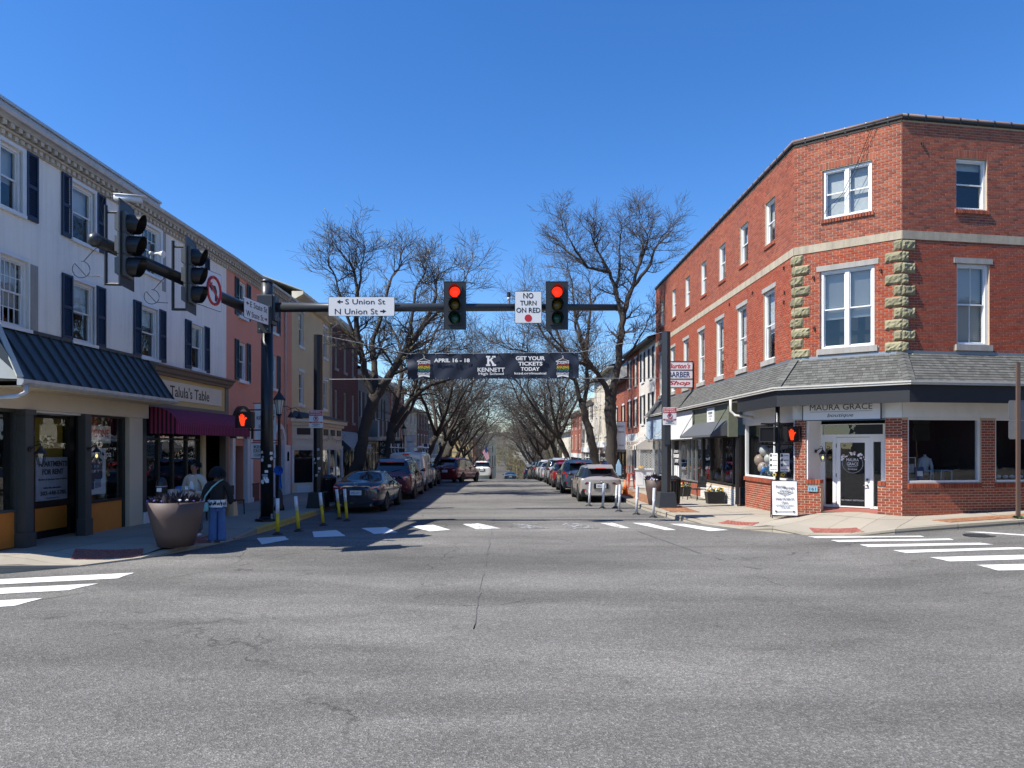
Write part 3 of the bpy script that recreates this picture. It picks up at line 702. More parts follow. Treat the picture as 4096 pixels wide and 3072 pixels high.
mb.build('blossoms', M('flower_yellow'), fp)
mb = MB()
for i in range(12): mb.tube([(0, 0, .22), (random.uniform(-.15, .15), random.uniform(-.1, .1), random.uniform(.35, .55))], .006, 4)
mb.build('stems', M('foliage_green'), fp)
def wall_lantern(name, label, mtx, lit, s=1.0):
    t = thing(name, label, 'lantern', mtx.to_translation(), mtx.to_euler().z)
    a = MB(); a.disc((0, 0, 0), (0, -1, 0), .05 * s, 10, .02); a.tube([(0, -.02, 0), (0, -.1 * s, .06 * s), (0, -.2 * s, .08 * s), (0, -.2 * s, .02 * s)], .012 * s, 6); a.tube([(0, -.2 * s, .08 * s), (0, -.17 * s, .14 * s), (0, -.12 * s, .12 * s)], .008 * s, 5); a.build('bracket', M('black_paint'), t)
    g = MB(); g.lathe([(.045 * s, -.26 * s), (.085 * s, -.08 * s)], 6, (0, -.2 * s, 0)); g.build('glass', M('pane'), t)
    if lit: q = MB(); q.blob((0, -.2 * s, -.17 * s), (.03 * s, .03 * s, .045 * s), 8); q.build('bulb', emit('lamp_lit', (1, .62, .2), 1.2), t)
    c = MB(); c.lathe([(.105 * s, -.08 * s), (.08 * s, -.05 * s), (.03 * s, .02 * s), (.012 * s, .05 * s)], 6, (0, -.2 * s, 0)); c.lathe([(.05 * s, -.27 * s), (.05 * s, -.26 * s)], 6, (0, -.2 * s, 0))
    for j in range(6):
        w = 2 * math.pi * j / 6; c.tube([(.046 * s * math.cos(w), -.2 * s + .046 * s * math.sin(w), -.26 * s), (.087 * s * math.cos(w), -.2 * s + .087 * s * math.sin(w), -.08 * s)], .006 * s, 4)
    c.build('cap', M('black_paint'), t); return t
wall_lantern('wall_lantern', 'black six sided lantern on the grey column left of the shop door', wb.matrix_basis @ Matrix.Translation((4.63, -.12, 2.02)), False, 1.1)
wall_lantern('wall_lantern', 'small black lantern with a lit bulb right of the shop door', wb.matrix_basis @ Matrix.Translation((6.49, -.1, 2.02)), True, .9)
# the food shop under the plum awning
run(wb, 'shop_cornice', [(0, 3.95), (-.12, 3.95), (-.14, 4.0), (-.2, 4.04), (-.24, 4.12), (-.3, 4.16), (-.3, 4.2), (0, 4.24)], 9.06, 13.85, 'frieze_brown')
box(wb, 'shop_frieze', 9.06, 13.62, -.03, .1, 3.16, 3.95, 'ochre')
box(wb, 'pilaster', 13.62, 13.85, -.06, .14, .1, 3.95, 'frieze_brown'); box(wb, 'shop_frieze_rail', 9.06, 13.62, -.06, -.03, 3.08, 3.2, 'frieze_brown')
tt = thing('shop_sign', 'long cream shop sign in an ochre frame above the plum awning', 'sign', wb.matrix_basis @ Vector((9.2, -.06, 3.34)), wb.rotation_euler.z)
box(tt, 'board', 0, 4.12, 0, .028, 0, .5, 'cream_trim')
letter("Talula's Table", .9, 3.25, .09, .4, M('sign_black'), tt, bold=.008)
def awning_curved(parent, x0, x1, zt, zf, zb, out, nst):
    prof = [(-out * math.sin(a), zf + (zt - zf) * math.cos(a)) for a in [math.pi / 2 * i / 8 for i in range(9)]]
    mb = MB()
    for i in range(nst):
        a = lerp(x0, x1, i / nst); b = lerp(x0, x1, (i + 1) / nst)
        for sgm in ((a, lerp(a, b, .5), 0), (lerp(a, b, .5), b, 1)):
            for (y0, z0), (y1, z1) in zip(prof, prof[1:]): mb.quad((sgm[0], y0, z0), (sgm[1], y0, z0), (sgm[1], y1, z1), (sgm[0], y1, z1), sgm[2])
            d = .02 * (1 if sgm[2] else .4)
            mb.quad((sgm[0], -out, zf), (sgm[1], -out, zf), (sgm[1], -out, zb - d), (sgm[0], -out, zb - d), sgm[2])
    aw = mb.build('awning', [M('plum_fabric'), mat('plum_shade', (.1, .01, .033), .85, .1, 6)], parent)
    for x in (x0, x1):
        k = 7; e = MB()
        for i in range(k):
            ya = -out * i / k; yb = -out * (i + 1) / k
            ztop = lambda y: zf + (zt - zf) * math.sqrt(max(0, 1 - (y / out) ** 2))
            ym = (ya + yb) / 2
            e.quad((x, ya, zb), (x, ym, zb), (x, ym, ztop(ym)), (x, ya, ztop(ya)), 0); e.quad((x, ym, zb), (x, yb, zb), (x, yb, ztop(yb)), (x, ym, ztop(ym)), 1)
        e.build('awning_end', [M('plum_dark'), M('plum_fabric')], aw)
    return aw
awning_curved(wb, 9.12, 13.8, 3.1, 2.6, 2.4, .77, 46)
storefront(wb, 9.06, 12.1, .12, 3.1, (9.75, 10.5, 11.3), 'dark_wood', kick=.5, transom=2.28, wid=.09)
box(wb, 'pilaster', 12.1, 12.32, -.02, .14, .1, 3.1, 'tan_stucco')
box(wb, 'ochre_panel', 12.32, 12.75, .5, .55, .1, 2.9, 'yellow_board'); box(wb, 'shop_door', 12.75, 13.5, .5, .56, .1, 2.9, 'dark_wood'); box(wb, 'interior', 12.3, 13.62, .6, .62, .1, 3.1, 'interior_dark')
# ---------------------------------------------------------------- salmon building
sb = facade('salmon_building', 'salmon pink stucco building with teal shutters beyond the white corner building', (-8.95, 22.8), (-8.95, 29.8))
S3 = [(1.05, 1.75), (4.35, 5.05)]; ops = [(a, b, z0, z1) for a, b in S3 for z0, z1 in ((4.33, 5.62), (6.5, 7.68))] + [(.3, 6.5, -1, 3.0)]
wall(sb, 0, 7, -.1, 8.15, ops, M('salmon_stucco')); room(sb, 0, 7, 4.2, 8.1, .5)
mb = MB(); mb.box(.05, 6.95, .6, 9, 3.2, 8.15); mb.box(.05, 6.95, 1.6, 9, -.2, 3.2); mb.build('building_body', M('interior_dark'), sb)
for a, b in S3:
    for z0, z1 in ((4.33, 5.62), (6.5, 7.68)):
        window(sb, a, b, z0, z1, blind=.5, sill=(.08, 0, .1, .08, 'white_trim'), bm='curtain')
        shutter(sb, a - .36, a - .03, z0 - .03, z1 + .04, 'teal_shutter'); shutter(sb, b + .03, b + .36, z0 - .03, z1 + .04, 'teal_shutter')
cornice(sb, 0, 7); rf = MB(); rf.box(0, 7, -.3, 9, 8.172, 8.19); rf.build('roof', M('roof_pale'), sb)
# ground floor: arch doorways in pale surrounds, a wide shop window
wall(sb, .3, 6.5, -.1, 3.0, [(.75, 1.65, -.1, 2.1), (2.1, 2.7, .75, 2.0), (4.55, 5.75, -.1, 2.15)], M('salmon_stucco'), y=.06, rev=.4)
def arch(parent, name, cx, r0, r1, zc, y0, y1, z0, m, legs=True):
    mb = MB(); n = 14
    for i in range(n):
        a = math.pi * i / n; b = math.pi * (i + 1) / n
        q = [(cx - r * math.cos(t), zc + r * math.sin(t)) for r, t in ((r0, a), (r0, b), (r1, b), (r1, a))]
        mb.hexa([(x, y0, z) for x, z in q] + [(x, y1, z) for x, z in q])
    if legs:
        for s in (-1, 1): mb.box(*sorted((cx + s * r0, cx + s * r1)), y0, y1, z0, zc)
    return mb.build(name, M(m), parent)
def fan(parent, name, cx, r, zc, y, z0, m):
    mb = MB(); pts = [(cx - r, y, z0)] + [(cx - r * math.cos(math.pi * i / 14), y, zc + r * math.sin(math.pi * i / 14)) for i in range(15)] + [(cx + r, y, z0)]
    mb.poly(pts); return mb.build(name, M(m), parent)
arch(sb, 'arch_surround', 1.2, .55, .75, 2.62, -.1, .05, 2.35, 'cream_trim'); fan(sb, 'fanlight', 1.2, .56, 2.62, -.02, 2.35, 'car_glass'); arch(sb, 'arch_surround', 1.2, .75, .83, 2.62, -.16, .05, 2.35, 'dark_wood')
arch(sb, 'arch_surround', 5.15, .6, .8, 2.2, -.1, .05, 0, 'white_trim'); fan(sb, 'fanlight', 5.15, .6, 2.2, .12, -.1, 'interior_dark')
dd = MB(); dd.box(.78, 1.62, .3, .36, 0, 2.1); d_ = dd.build('door', M('dark_wood'), sb); box(d_, 'door_light', .98, 1.42, .28, .3, .4, 1.9, 'car_glass')
for x in (.35, 1.68, 1.95): box(sb, 'pilaster', x, x + .22, -.08, .06, -.1, 2.35, 'white_trim'); box(sb, 'pilaster_base', x - .04, x + .26, -.11, .06, -.1, .3, 'white_trim')
window(sb, 2.2, 2.7, .78, 2.0, 'white_trim', y=.08, blind=.0); 
rl = MB()
for i in range(8): rl.box(2.15 + i * .085, 2.165 + i * .085, -.1, -.085, .1, .75)
rl.box(2.1, 2.8, -.105, -.08, .75, .78); rl.build('railing', M('black_paint'), sb)
dd = MB(); dd.box(5.95, 6.65, -.06, 0, 0, 2.15); d_ = dd.build('door', M('white_trim'), sb); fan(d_, 'door_light', 6.3, .14, 1.75, -.065, 1.5, 'car_glass')
for z0, z1 in ((.15, .8), (.9, 1.4)):
    for x in (6.04, 6.34): box(d_, 'door_panel', x, x + .22, -.075, -.06, z0, z1, 'white_trim')
downpipe(sb, [(5.98, -.3, 8.15), (5.98, -.06, 7.95), (5.98, -.06, 2.3)], .05, 'white_trim')
for x in (3.35, 5.05, 6.15):
    t = thing('gooseneck_lamp', {3.35: 'black gooseneck lamp on the salmon wall above the arched door', 5.05: 'black gooseneck lamp left of the white downpipe on the salmon wall', 6.15: 'black gooseneck lamp right of the white downpipe on the salmon wall'}[x], 'wall lamp', sb.matrix_basis @ Vector((x, 0, 3.55)), sb.rotation_euler.z, 'gooseneck lamps on the salmon wall')
    m_ = MB(); m_.disc((0, 0, 0), (0, -1, 0), .06, 10, .02); m_.tube([(0, -.02, 0), (0, -.25, .1), (0, -.42, .12), (0, -.55, .02), (0, -.56, -.1)], .015, 6); m_.build('arm', M('black_paint'), t)
    m_ = MB(); m_.lathe([(.03, 0), (.05, -.05), (.14, -.2), (.15, -.22)], 12, (0, -.56, -.1)); m_.build('shade', M('black_paint'), t)
# ---------------------------------------------------------------- tan building with a bay shopfront
tb = facade('tan_building', 'tan stucco house with a cream bay shopfront beside the salmon building', (-8.95, 29.8), (-8.95, 36.4))
T = [(1.05, 1.75), (5.2, 5.9)]; ops = [(a, b, z0, z1) for a, b in T for z0, z1 in ((3.95, 5.35), (6.5, 8.0))]
wall(tb, 0, 6.6, -.3, 8.4, ops, M('tan_stucco')); room(tb, 0, 6.6, 3, 8.3, .5)
mb = MB(); mb.box(.05, 6.55, .6, 9, -.3, 8.35); mb.build('building_body', M('interior_dark'), tb)
for a, b in T:
    for z0, z1 in ((3.95, 5.35), (6.5, 8.0)):
        window(tb, a, b, z0, z1, blind=.35, sill=(.1, 0, .12, .05, 'white_trim'), lintel=(.1, .14, .03, 'white_trim'), bm='curtain')
run(tb, 'eave', [(0, 8.3), (-.15, 8.32), (-.4, 8.45), (-.48, 8.5), (-.48, 8.62), (0, 8.62)], 0, 6.6, 'cream_trim')
mb = MB(); mb.quad((0, -.48, 8.625), (6.6, -.48, 8.625), (6.6, 3.2, 10.0), (0, 3.2, 10.0)); mb.quad((0, 6.5, 8.62), (6.6, 6.5, 8.62), (6.6, 3.2, 10.0), (0, 3.2, 10.0))
for i in range(12): x = lerp(.05, 6.55, i / 11); mb.prism([(x, -.48, 8.63), (x, 3.2, 10.005), (x, 3.2, 10.045), (x, -.48, 8.67)], (.02, 0, 0))
mb.build('roof', M('roof_pale'), tb)
mb = MB(); mb.add([(0, 0, 8.4), (0, 6.5, 8.4), (0, 3.2, 9.95), (6.6, 0, 8.4), (6.6, 6.5, 8.4), (6.6, 3.2, 9.95)], [(0, 1, 2), (3, 4, 5)]); mb.build('gable', M('tan_stucco'), tb)
downpipe(tb, [(6.45, -.4, 8.4), (6.45, -.08, 8.15), (6.45, -.08, 3.5)], .055, 'white_trim')
bay = [(.1, 0), (.75, -.75), (5.85, -.75), (6.5, 0)]
def bayprism(name, z0, z1, grow, m):
    c = [(lerp(3.3, x, 1 + grow / 3.2), y - grow * (1 if y < 0 else 0)) for x, y in bay]
    mb = MB(); mb.prism([(x, y, z0) for x, y in c], (0, 0, z1 - z0)); return mb.build(name, M(m), tb)
bayprism('bay_base', -.3, .55, 0, 'cream_trim'); bayprism('bay_head', 2.0, 3.0, 0, 'cream_trim'); bayprism('bay_moulding', 2.0, 2.12, .06, 'cream_trim'); bayprism('bay_moulding', 2.42, 2.48, .05, 'cream_trim')
bayprism('bay_cornice', 3.0, 3.14, .1, 'cream_trim'); bayprism('bay_cornice', 3.14, 3.3, .24, 'cream_trim'); bayprism('bay_roof', 3.3, 3.36, .3, 'roof_tin')
mb = MB(); c = bay; mb.add([(lerp(3.3, x, 1.08), y * 1.35, 3.36) for x, y in c] + [(x, 0, 3.62) for x in (.3, 6.3)], [(0, 1, 4), (1, 2, 5, 4), (2, 3, 5)]); mb.build('bay_roof', M('roof_tin'), tb)
bg_ = MB(); bg_.prism([(x * .96 + .13, y + .1, .5) for x, y in bay], (0, 0, 1.55)); bg_.build('interior', M('interior_dark'), tb)
for (a, b), k in (((bay[0], bay[1]), 1), ((bay[1], bay[2]), 4), ((bay[2], bay[3]), 1)):
    A = Vector((*a, 0)); B = Vector((*b, 0)); n_ = Vector(((B - A).y, -(B - A).x, 0)).normalized()
    fr = MB().hexa([p + Vector((0, 0, z)) for z in (1.94, 2.0) for p in (A - n_ * .03, B - n_ * .03, B + n_ * .03, A + n_ * .03)]).build('bay_window', M('white_trim'), tb)
    for i in range(k + 1):
        c = A.lerp(B, i / k); d = (B - A).normalized() * .06; pm = MB()
        pm.prism([c - d - n_ * .06 + Vector((0, 0, .55)), c + d - n_ * .06 + Vector((0, 0, .55)), c + d + n_ * .03 + Vector((0, 0, .55)), c - d + n_ * .03 + Vector((0, 0, .55))], (0, 0, 1.45)); pm.build('bay_post', M('white_trim'), fr)
    for i in range(k):
        p = A.lerp(B, i / k); q = A.lerp(B, (i + 1) / k); g = MB(); g.quad(p + Vector((0, 0, .55)), q + Vector((0, 0, .55)), q + Vector((0, 0, 2)), p + Vector((0, 0, 2))); g.build('pane', M('pane_shop'), fr)
        e = MB(); s0 = A.lerp(B, (i + .2) / k) + n_ * .012; s1 = A.lerp(B, (i + .8) / k) + n_ * .012
        e.quad(s0 + Vector((0, 0, .05)), s1 + Vector((0, 0, .05)), s1 + Vector((0, 0, .45)), s0 + Vector((0, 0, .45))); e.build('bay_panel', M('white_trim'), fr)
        e = MB(); e.prism([s0 + n_ * .02 + Vector((0, 0, 2.6)), s1 + n_ * .02 + Vector((0, 0, 2.6)), s1 + n_ * .02 + Vector((0, 0, 2.88)), s0 + n_ * .02 + Vector((0, 0, 2.88))], -n_ * .03); e.build('bay_vent', M('car_trim'), fr)
# ---------------------------------------------------------------- dark brick building with the striped awning
def rects(x0, x1, z0, z1, holes, ch=.066, ln=.175, gap=.009, run_off=0):
    """brick courses as rectangles, cut round the holes"""
    out = []; n = int((z1 - z0) / ch + 1e-6)
    for j in range(n):
        za = z0 + j * ch; zb = za + ch - gap; o = -(ln / 2) * (j % 2) + run_off
        hs = [h for h in holes if h[2] < zb and h[3] > za]
        x = x0 + o
        while x < x1 - .02:
            pieces = [(max(x, x0), min(x + ln - gap, x1), za, zb)]
            for h in hs:
                nx = []
                for a, b, c, d in pieces:
                    if h[1] <= a or h[0] >= b: nx.append((a, b, c, d)); continue
                    if h[0] - a > .015: nx.append((a, h[0], c, d))
                    if b - h[1] > .015: nx.append((h[1], b, c, d))
                    m0 = max(a, h[0]); m1 = min(b, h[1])
                    if h[2] - c > .012: nx.append((m0, m1, c, h[2]))
                    if d - h[3] > .012: nx.append((m0, m1, h[3], d))
                pieces = nx
            out += [p for p in pieces if p[1] - p[0] > .012 and p[3] - p[2] > .012]
            x += ln
    return out
def brick_mesh(name, rs, m, parent, y=0.0, proud=.008, T=None, kind='stuff'):
    """one mesh of many bricks standing proud of the mortar"""
    k = len(rs); a = np.array(rs); pr = y - proud + (np.random.rand(k) - .5) * .004
    X0, X1, Z0, Z1 = a.T; b = .003; yb = np.full(k, y + .001)
    V = np.stack([np.stack([X0, yb, Z0], 1), np.stack([X1, yb, Z0], 1), np.stack([X1, yb, Z1], 1), np.stack([X0, yb, Z1], 1),
                  np.stack([X0 + b, pr, Z0 + b], 1), np.stack([X1 - b, pr, Z0 + b], 1), np.stack([X1 - b, pr, Z1 - b], 1), np.stack([X0 + b, pr, Z1 - b], 1)], 1).reshape(-1, 3)
    if T is not None: V = V @ np.array(T.to_3x3()).T + np.array(T.to_translation())
    f = np.array([(4, 5, 6, 7), (0, 1, 5, 4), (1, 2, 6, 5), (2, 3, 7, 6), (3, 0, 4, 7)]); Fc = (f[None] + (np.arange(k) * 8)[:, None, None]).reshape(-1, 4)
    me = bpy.data.meshes.new(name); me.from_pydata(V.tolist(), [], Fc.tolist()); me.materials.append(m)
    me.attributes.new('rnd', 'FLOAT', 'POINT').data.foreach_set('value', np.repeat(np.random.rand(k), 8)); me.update()
    return ob(name, me, parent, kind=kind)
db = facade('dark_brick_building', 'dark red brick building with the striped awning on the shaded side', (-8.95, 36.4), (-8.95, 43.2), z=-.1)
D3 = [(.9, 1.55), (3.0, 3.65), (5.1, 5.75)]; ops = [(a, b, z0, z1) for a, b in D3 for z0, z1 in ((3.6, 5.2), (6.35, 8.0))]
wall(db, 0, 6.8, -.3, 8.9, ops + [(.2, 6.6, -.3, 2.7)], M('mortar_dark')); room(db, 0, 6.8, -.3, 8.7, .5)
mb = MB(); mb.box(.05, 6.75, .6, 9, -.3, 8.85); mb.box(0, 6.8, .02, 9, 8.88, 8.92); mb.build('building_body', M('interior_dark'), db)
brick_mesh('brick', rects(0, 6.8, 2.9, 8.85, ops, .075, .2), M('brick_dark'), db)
for a, b in D3:
    for z0, z1 in ((3.6, 5.2), (6.35, 8.0)): window(db, a, b, z0, z1, 'cornice_paint', blind=.3, sill=(.08, 0, .14, .06, 'stone_grey'), bm='curtain')
run(db, 'cornice', [(0, 8.6), (-.2, 8.65), (-.3, 8.85), (-.3, 8.95), (0, 8.95)], 0, 6.8, 'cornice_paint')
def awning_striped(parent, x0, x1, zt, zf, zb, out, nst, a, b, name='awning', endm=None):
    mb = MB()
    for i in range(nst):
        p = lerp(x0, x1, i / nst); q = lerp(x0, x1, (i + 1) / nst)
        mb.quad((p, 0, zt), (q, 0, zt), (q, -out, zf), (p, -out, zf), i % 2); mb.quad((p, -out, zf), (q, -out, zf), (q, -out, zb), (p, -out, zb), i % 2)
    w = mb.build(name, [M(a), M(b)], parent)
    for x in (x0, x1): e = MB(); e.poly([(x, 0, zt), (x, -out, zf), (x, -out, zb), (x, 0, zb)]); e.build('awning_end', M(endm or a), w)
    return w
awning_striped(db, .15, 6.2, 3.05, 2.15, 2.0, 1.0, 42, 'grey_fabric', 'stripe_pale', endm='teal_shutter')
shopm = mat('teal_board', (.02, .06, .065), .5, .15, 4)
storefront(db, .2, 6.5, -.1, 2.7, (1.1, 2.0, 2.9, 3.8, 4.7, 5.6), 'dark_wood', kick=.5, transom=1.95)
for i in range(6):
    mb = MB(); mb.lathe([(.08, 1.3), (.2, 1.36), (.22, 1.5), (.14, 1.62), (.2, 1.75), (.16, 1.85), (.05, 1.9)], 10, (.65 + i * .9, .0, 0), sy=.15); mb.build('shop_ornament', shopm, db)
# ---------------------------------------------------------------- grey sided house with the timber balcony
gb = facade('grey_sided_house', 'grey clapboard house with a timber balcony behind the street trees', (-8.95, 43.2), (-8.95, 55), z=-.3)
mat('clapboard', (.22, .21, .19), .75, .08, 2, dirt=.2)
GW = [(.7, 1.4), (3.2, 3.9), (5.6, 6.3), (8.5, 9.2)]
wall(gb, 0, 11.8, -.5, 7.0, [(a, b, 4.3, 5.8) for a, b in GW] + [(.3, 11.4, -.5, 2.7)], M('clapboard')); room(gb, 0, 11.8, -.5, 7, .5)
mb = MB()
for i in range(26): z = 3.0 + i * .155; [mb.prism([(x0, -.002, z), (x0, -.022, z), (x0, -.002, z + .15)], (x1 - x0, 0, 0)) for x0, x1 in ((([(0, .7), (1.4, 3.2), (3.9, 5.6), (6.3, 8.5), (9.2, 11.8)]) if 4.2 < z + .1 < 5.85 else [(0, 11.8)]))]
mb.build('siding', M('clapboard'), gb, kind='stuff')
mb = MB(); mb.box(.05, 11.75, .6, 9, -.5, 6.98); mb.build('building_body', M('interior_dark'), gb)
for a, b in GW: window(gb, a, b, 4.3, 5.8, blind=.4, sill=(.06, 0, .06, .05, 'white_trim'), bm='curtain'); shutter(gb, a - .42, a - .04, 4.25, 5.85, 'black_shutter'); shutter(gb, b + .04, b + .42, 4.25, 5.85, 'black_shutter')
run(gb, 'eave', [(0, 6.8), (-.6, 6.9), (-.65, 7.1), (0, 7.1)], -.1, 11.9, 'white_trim')
mb = MB(); mb.quad((-.1, -.65, 7.1), (11.9, -.65, 7.1), (11.9, 4.5, 9.2), (-.1, 4.5, 9.2)); mb.quad((-.1, 9, 7.1), (11.9, 9, 7.1), (11.9, 4.5, 9.2), (-.1, 4.5, 9.2)); mb.add([(0, 0, 7), (0, 9, 7), (0, 4.5, 9.15), (11.8, 0, 7), (11.8, 9, 7), (11.8, 4.5, 9.15)], [(0, 1, 2), (3, 4, 5)]); mb.build('roof', M('roof_pale'), gb)
bl = MB(); bl.box(.0, 8.6, -1.3, 0, 2.78, 3.0); balc = bl.build('balcony', M('cornice_paint'), gb)
for x in (.05, 1.45, 2.85, 4.25, 5.65, 7.05, 8.45): box(balc, 'post', x, x + .09, -1.28, -1.2, 3.0, 4.15, 'white_trim')
bm_ = MB()
for i in range(84): bm_.box(.15 + i * .1, .23 + i * .1, -1.25, -1.235, 3.08, 4.0)
bm_.build('balcony_boards', mat('weathered_board', (.13, .1, .085), .85, .25, 9), balc, kind='stuff'); box(balc, 'rail', 0, 8.6, -1.3, -1.19, 4.02, 4.09, 'weathered_board')
storefront(gb, .3, 11.4, -.4, 2.7, (1.5, 2.6, 4, 5.2, 6.5, 8, 9.6), 'cream_trim', kick=.6, transom=2.0)
# ---------------------------------------------------------------- houses farther down the shaded side
def row_house(name, label, x, y0, y1, H, wm, brick=None, roof='flat', nb=3, floors=2, trim='white_trim', shop='dark_wood', shut=None, side=-1, aw=None, eave=.35, bands=None):
    z = gz((y0 + y1) / 2)
    b = facade(name, label, *(((x, y0), (x, y1)) if side < 0 else ((x, y1), (x, y0))), z=z)
    Lb = y1 - y0; fh = (H - 3.1) / floors; ops = []
    for f in range(floors):
        for i in range(nb):
            c = Lb * (i + .5) / nb; ops.append((c - .36, c + .36, 3.1 + f * fh + .35, 3.1 + f * fh + min(fh - .35, 1.95)))
    wall(b, 0, Lb, -.6, H, ops + [(.2, Lb - .2, -.6, 2.75)], M('mortar') if brick else M(wm)); room(b, 0, Lb, -.6, H - .1, .5)
    if brick: brick_mesh('brick', rects(0, Lb, 2.8, H, ops, .09, .24, .016), M(brick), b, proud=.012)
    mb = MB(); mb.box(.05, Lb - .05, .6, 9, -.6, H - .03); mb.build('building_body', M('interior_dark'), b)
    for xx in (0, Lb): sd = MB(); sd.quad((xx, 0, -.6), (xx, 9, -.6), (xx, 9, H), (xx, 0, H)); sd.build('side_wall', M(brick or wm), b)
    for o in ops:
        window(b, *o, trim, blind=random.choice((.3, .5, .6)), sill=(.07, 0, .1, .06, trim if not brick else 'stone_grey'), lintel=(.06, .12, .02, trim), bm='curtain')
        if shut: shutter(b, o[0] - .34, o[0] - .02, o[2], o[3], shut); shutter(b, o[1] + .02, o[1] + .34, o[2], o[3], shut)
    if roof == 'flat': run(b, 'cornice', [(0, H - .3), (-.15, H - .25), (-eave, H), (-eave, H + .12), (0, H + .12)], 0, Lb, trim if trim != 'white_trim' else 'cornice_paint'); r = MB(); r.box(0, Lb, -.05, 9, H, H + .05); r.build('roof', M('roof_pale'), b)
    else:
        r = MB(); r.add([(-.1, -.45, H - .02), (Lb + .1, -.45, H - .02), (Lb + .1, 4.5, H + 1.9), (-.1, 4.5, H + 1.9), (-.1, 9, H), (Lb + .1, 9, H)], [(0, 1, 2, 3), (4, 5, 2, 3)]); r.prism([(-.1, -.45, H - .02), (-.1, -.45, H - .14), (-.1, 0, H - .1), (-.1, 0, H)], (Lb + .2, 0, 0)); r.add([(0, 0, H), (0, 9, H), (0, 4.5, H + 1.86), (Lb, 0, H), (Lb, 9, H), (Lb, 4.5, H + 1.86)], [(0, 1, 2), (3, 4, 5)]); r.build('roof', M(roof), b)
        if random.random() < 2: ch = MB(); ch.box(Lb * .5 - .3, Lb * .5 + .3, 4.2, 4.9, H + 1.2, H + 2.6); ch.build('chimney', M('brick_far'), b)
    storefront(b, .25, Lb - .25, -.4, 2.7, [Lb * k / 4 for k in (1, 2, 3)], shop, kick=.6, transom=2.05)
    box(b, 'shop_fascia', .1, Lb - .1, -.08, .0, 2.55, 3.0, aw[3] if aw and len(aw) > 3 else trim)
    if aw: awning_striped(b, .4, Lb - .4, 2.75, 2.2, 2.0, .9, aw[2], aw[0], aw[1])
    return b
row_house('brick_row_house', 'narrow brick house past the balcony on the shaded side', -8.95, 55, 63, 7.6, None, 'brick_far', 'flat', 3, 2)
row_house('cream_row_house', 'cream house with a pitched roof farther along the shaded side', -8.95, 63, 72, 6.8, 'beige_wall', None, 'roof_pale', 3, 2, aw=('plum_dark', 'plum_dark', 1))
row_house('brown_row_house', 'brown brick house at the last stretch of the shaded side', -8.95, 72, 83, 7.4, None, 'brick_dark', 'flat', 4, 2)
row_house('grey_row_house', 'grey plastered house closing the shaded terrace', -8.95, 83, 95, 7.0, 'clapboard', None, 'roof_pale', 4, 2)
fb = facade('distant_hall', 'tan hall with a sunlit end wall and brick corner at the end of the street', (-12.5, 168), (-6.5, 168), z=-8)
wall(fb, 0, 6, 0, 12.4, [], M('ochre'), depth=30); box(fb, 'brick_corner', 5.0, 6.01, -.03, .4, 0, 12.4, 'brick_far'); box(fb, 'roof', -.2, 6.2, -.2, 30, 12.4, 12.7, 'stone_grey'); box(fb, 'string_course', 0, 5, -.06, 0, 9.0, 9.15, 'stone_grey')
fs_ = MB(); fs_.quad((6.02, 0, 0), (9.5, 70, 0), (9.5, 70, 12.4), (6.02, 0, 12.4)); fs_.build('street_front', M('tan_stucco'), fb)
for i in range(6):
    p = lerp(.08, .92, i / 5); w_ = MB(); x = 6.02 + 3.48 * p + .03; y = 70 * p; w_.box(x - .05, x + .1, y - 1.6, y + 1.6, 4.0, 7.5); ww = w_.build('window', M('car_glass'), fb)
    if i in (1, 4): w_ = MB(); w_.box(x - .05, x + .1, y - 1.6, y + 1.6, 8.6, 10.6); w_.build('window', M('car_glass'), fb)
# ---------------------------------------------------------------- red brick corner building on the right
A_ = facade('brick_corner_building', 'red brick three storey corner building with a chamfered corner, stone belt and shingled skirt roof', (7.8, 36.7), (7.8, 19.15))
RB_L = A_['L']; MI = A_.matrix_basis.inverted()
def face(p0, p1): return facade('face', '', p0, p1)
def adopt(t):
    """hand the pieces built in another wall's frame over to the building itself"""
    X = MI @ Matrix.LocRotScale(t.location, t.rotation_euler, None)
    for c in list(t.children):
        B = X @ Matrix.LocRotScale(c.location, c.rotation_euler, c.scale); c.parent = A_; c.matrix_parent_inverse = Matrix()
        c.matrix_basis = B
    bpy.data.objects.remove(t)
BR_ALL = []          # every brick of the building: (T, rect, material)
def fr(t): return Matrix.LocRotScale(t.location, t.rotation_euler, None)
def lay(t, rs, m, y=0.0, proud=.007):
    T = fr(t)
    for r_ in rs: BR_ALL.append((T, r_, m, y, proud))
def soldier(x0, x1, z0, z1, w=.072):
    n = max(1, round((x1 - x0) / w)); return [(lerp(x0, x1, i / n) + .005, lerp(x0, x1, (i + 1) / n) - .005, z0, z1) for i in range(n)]
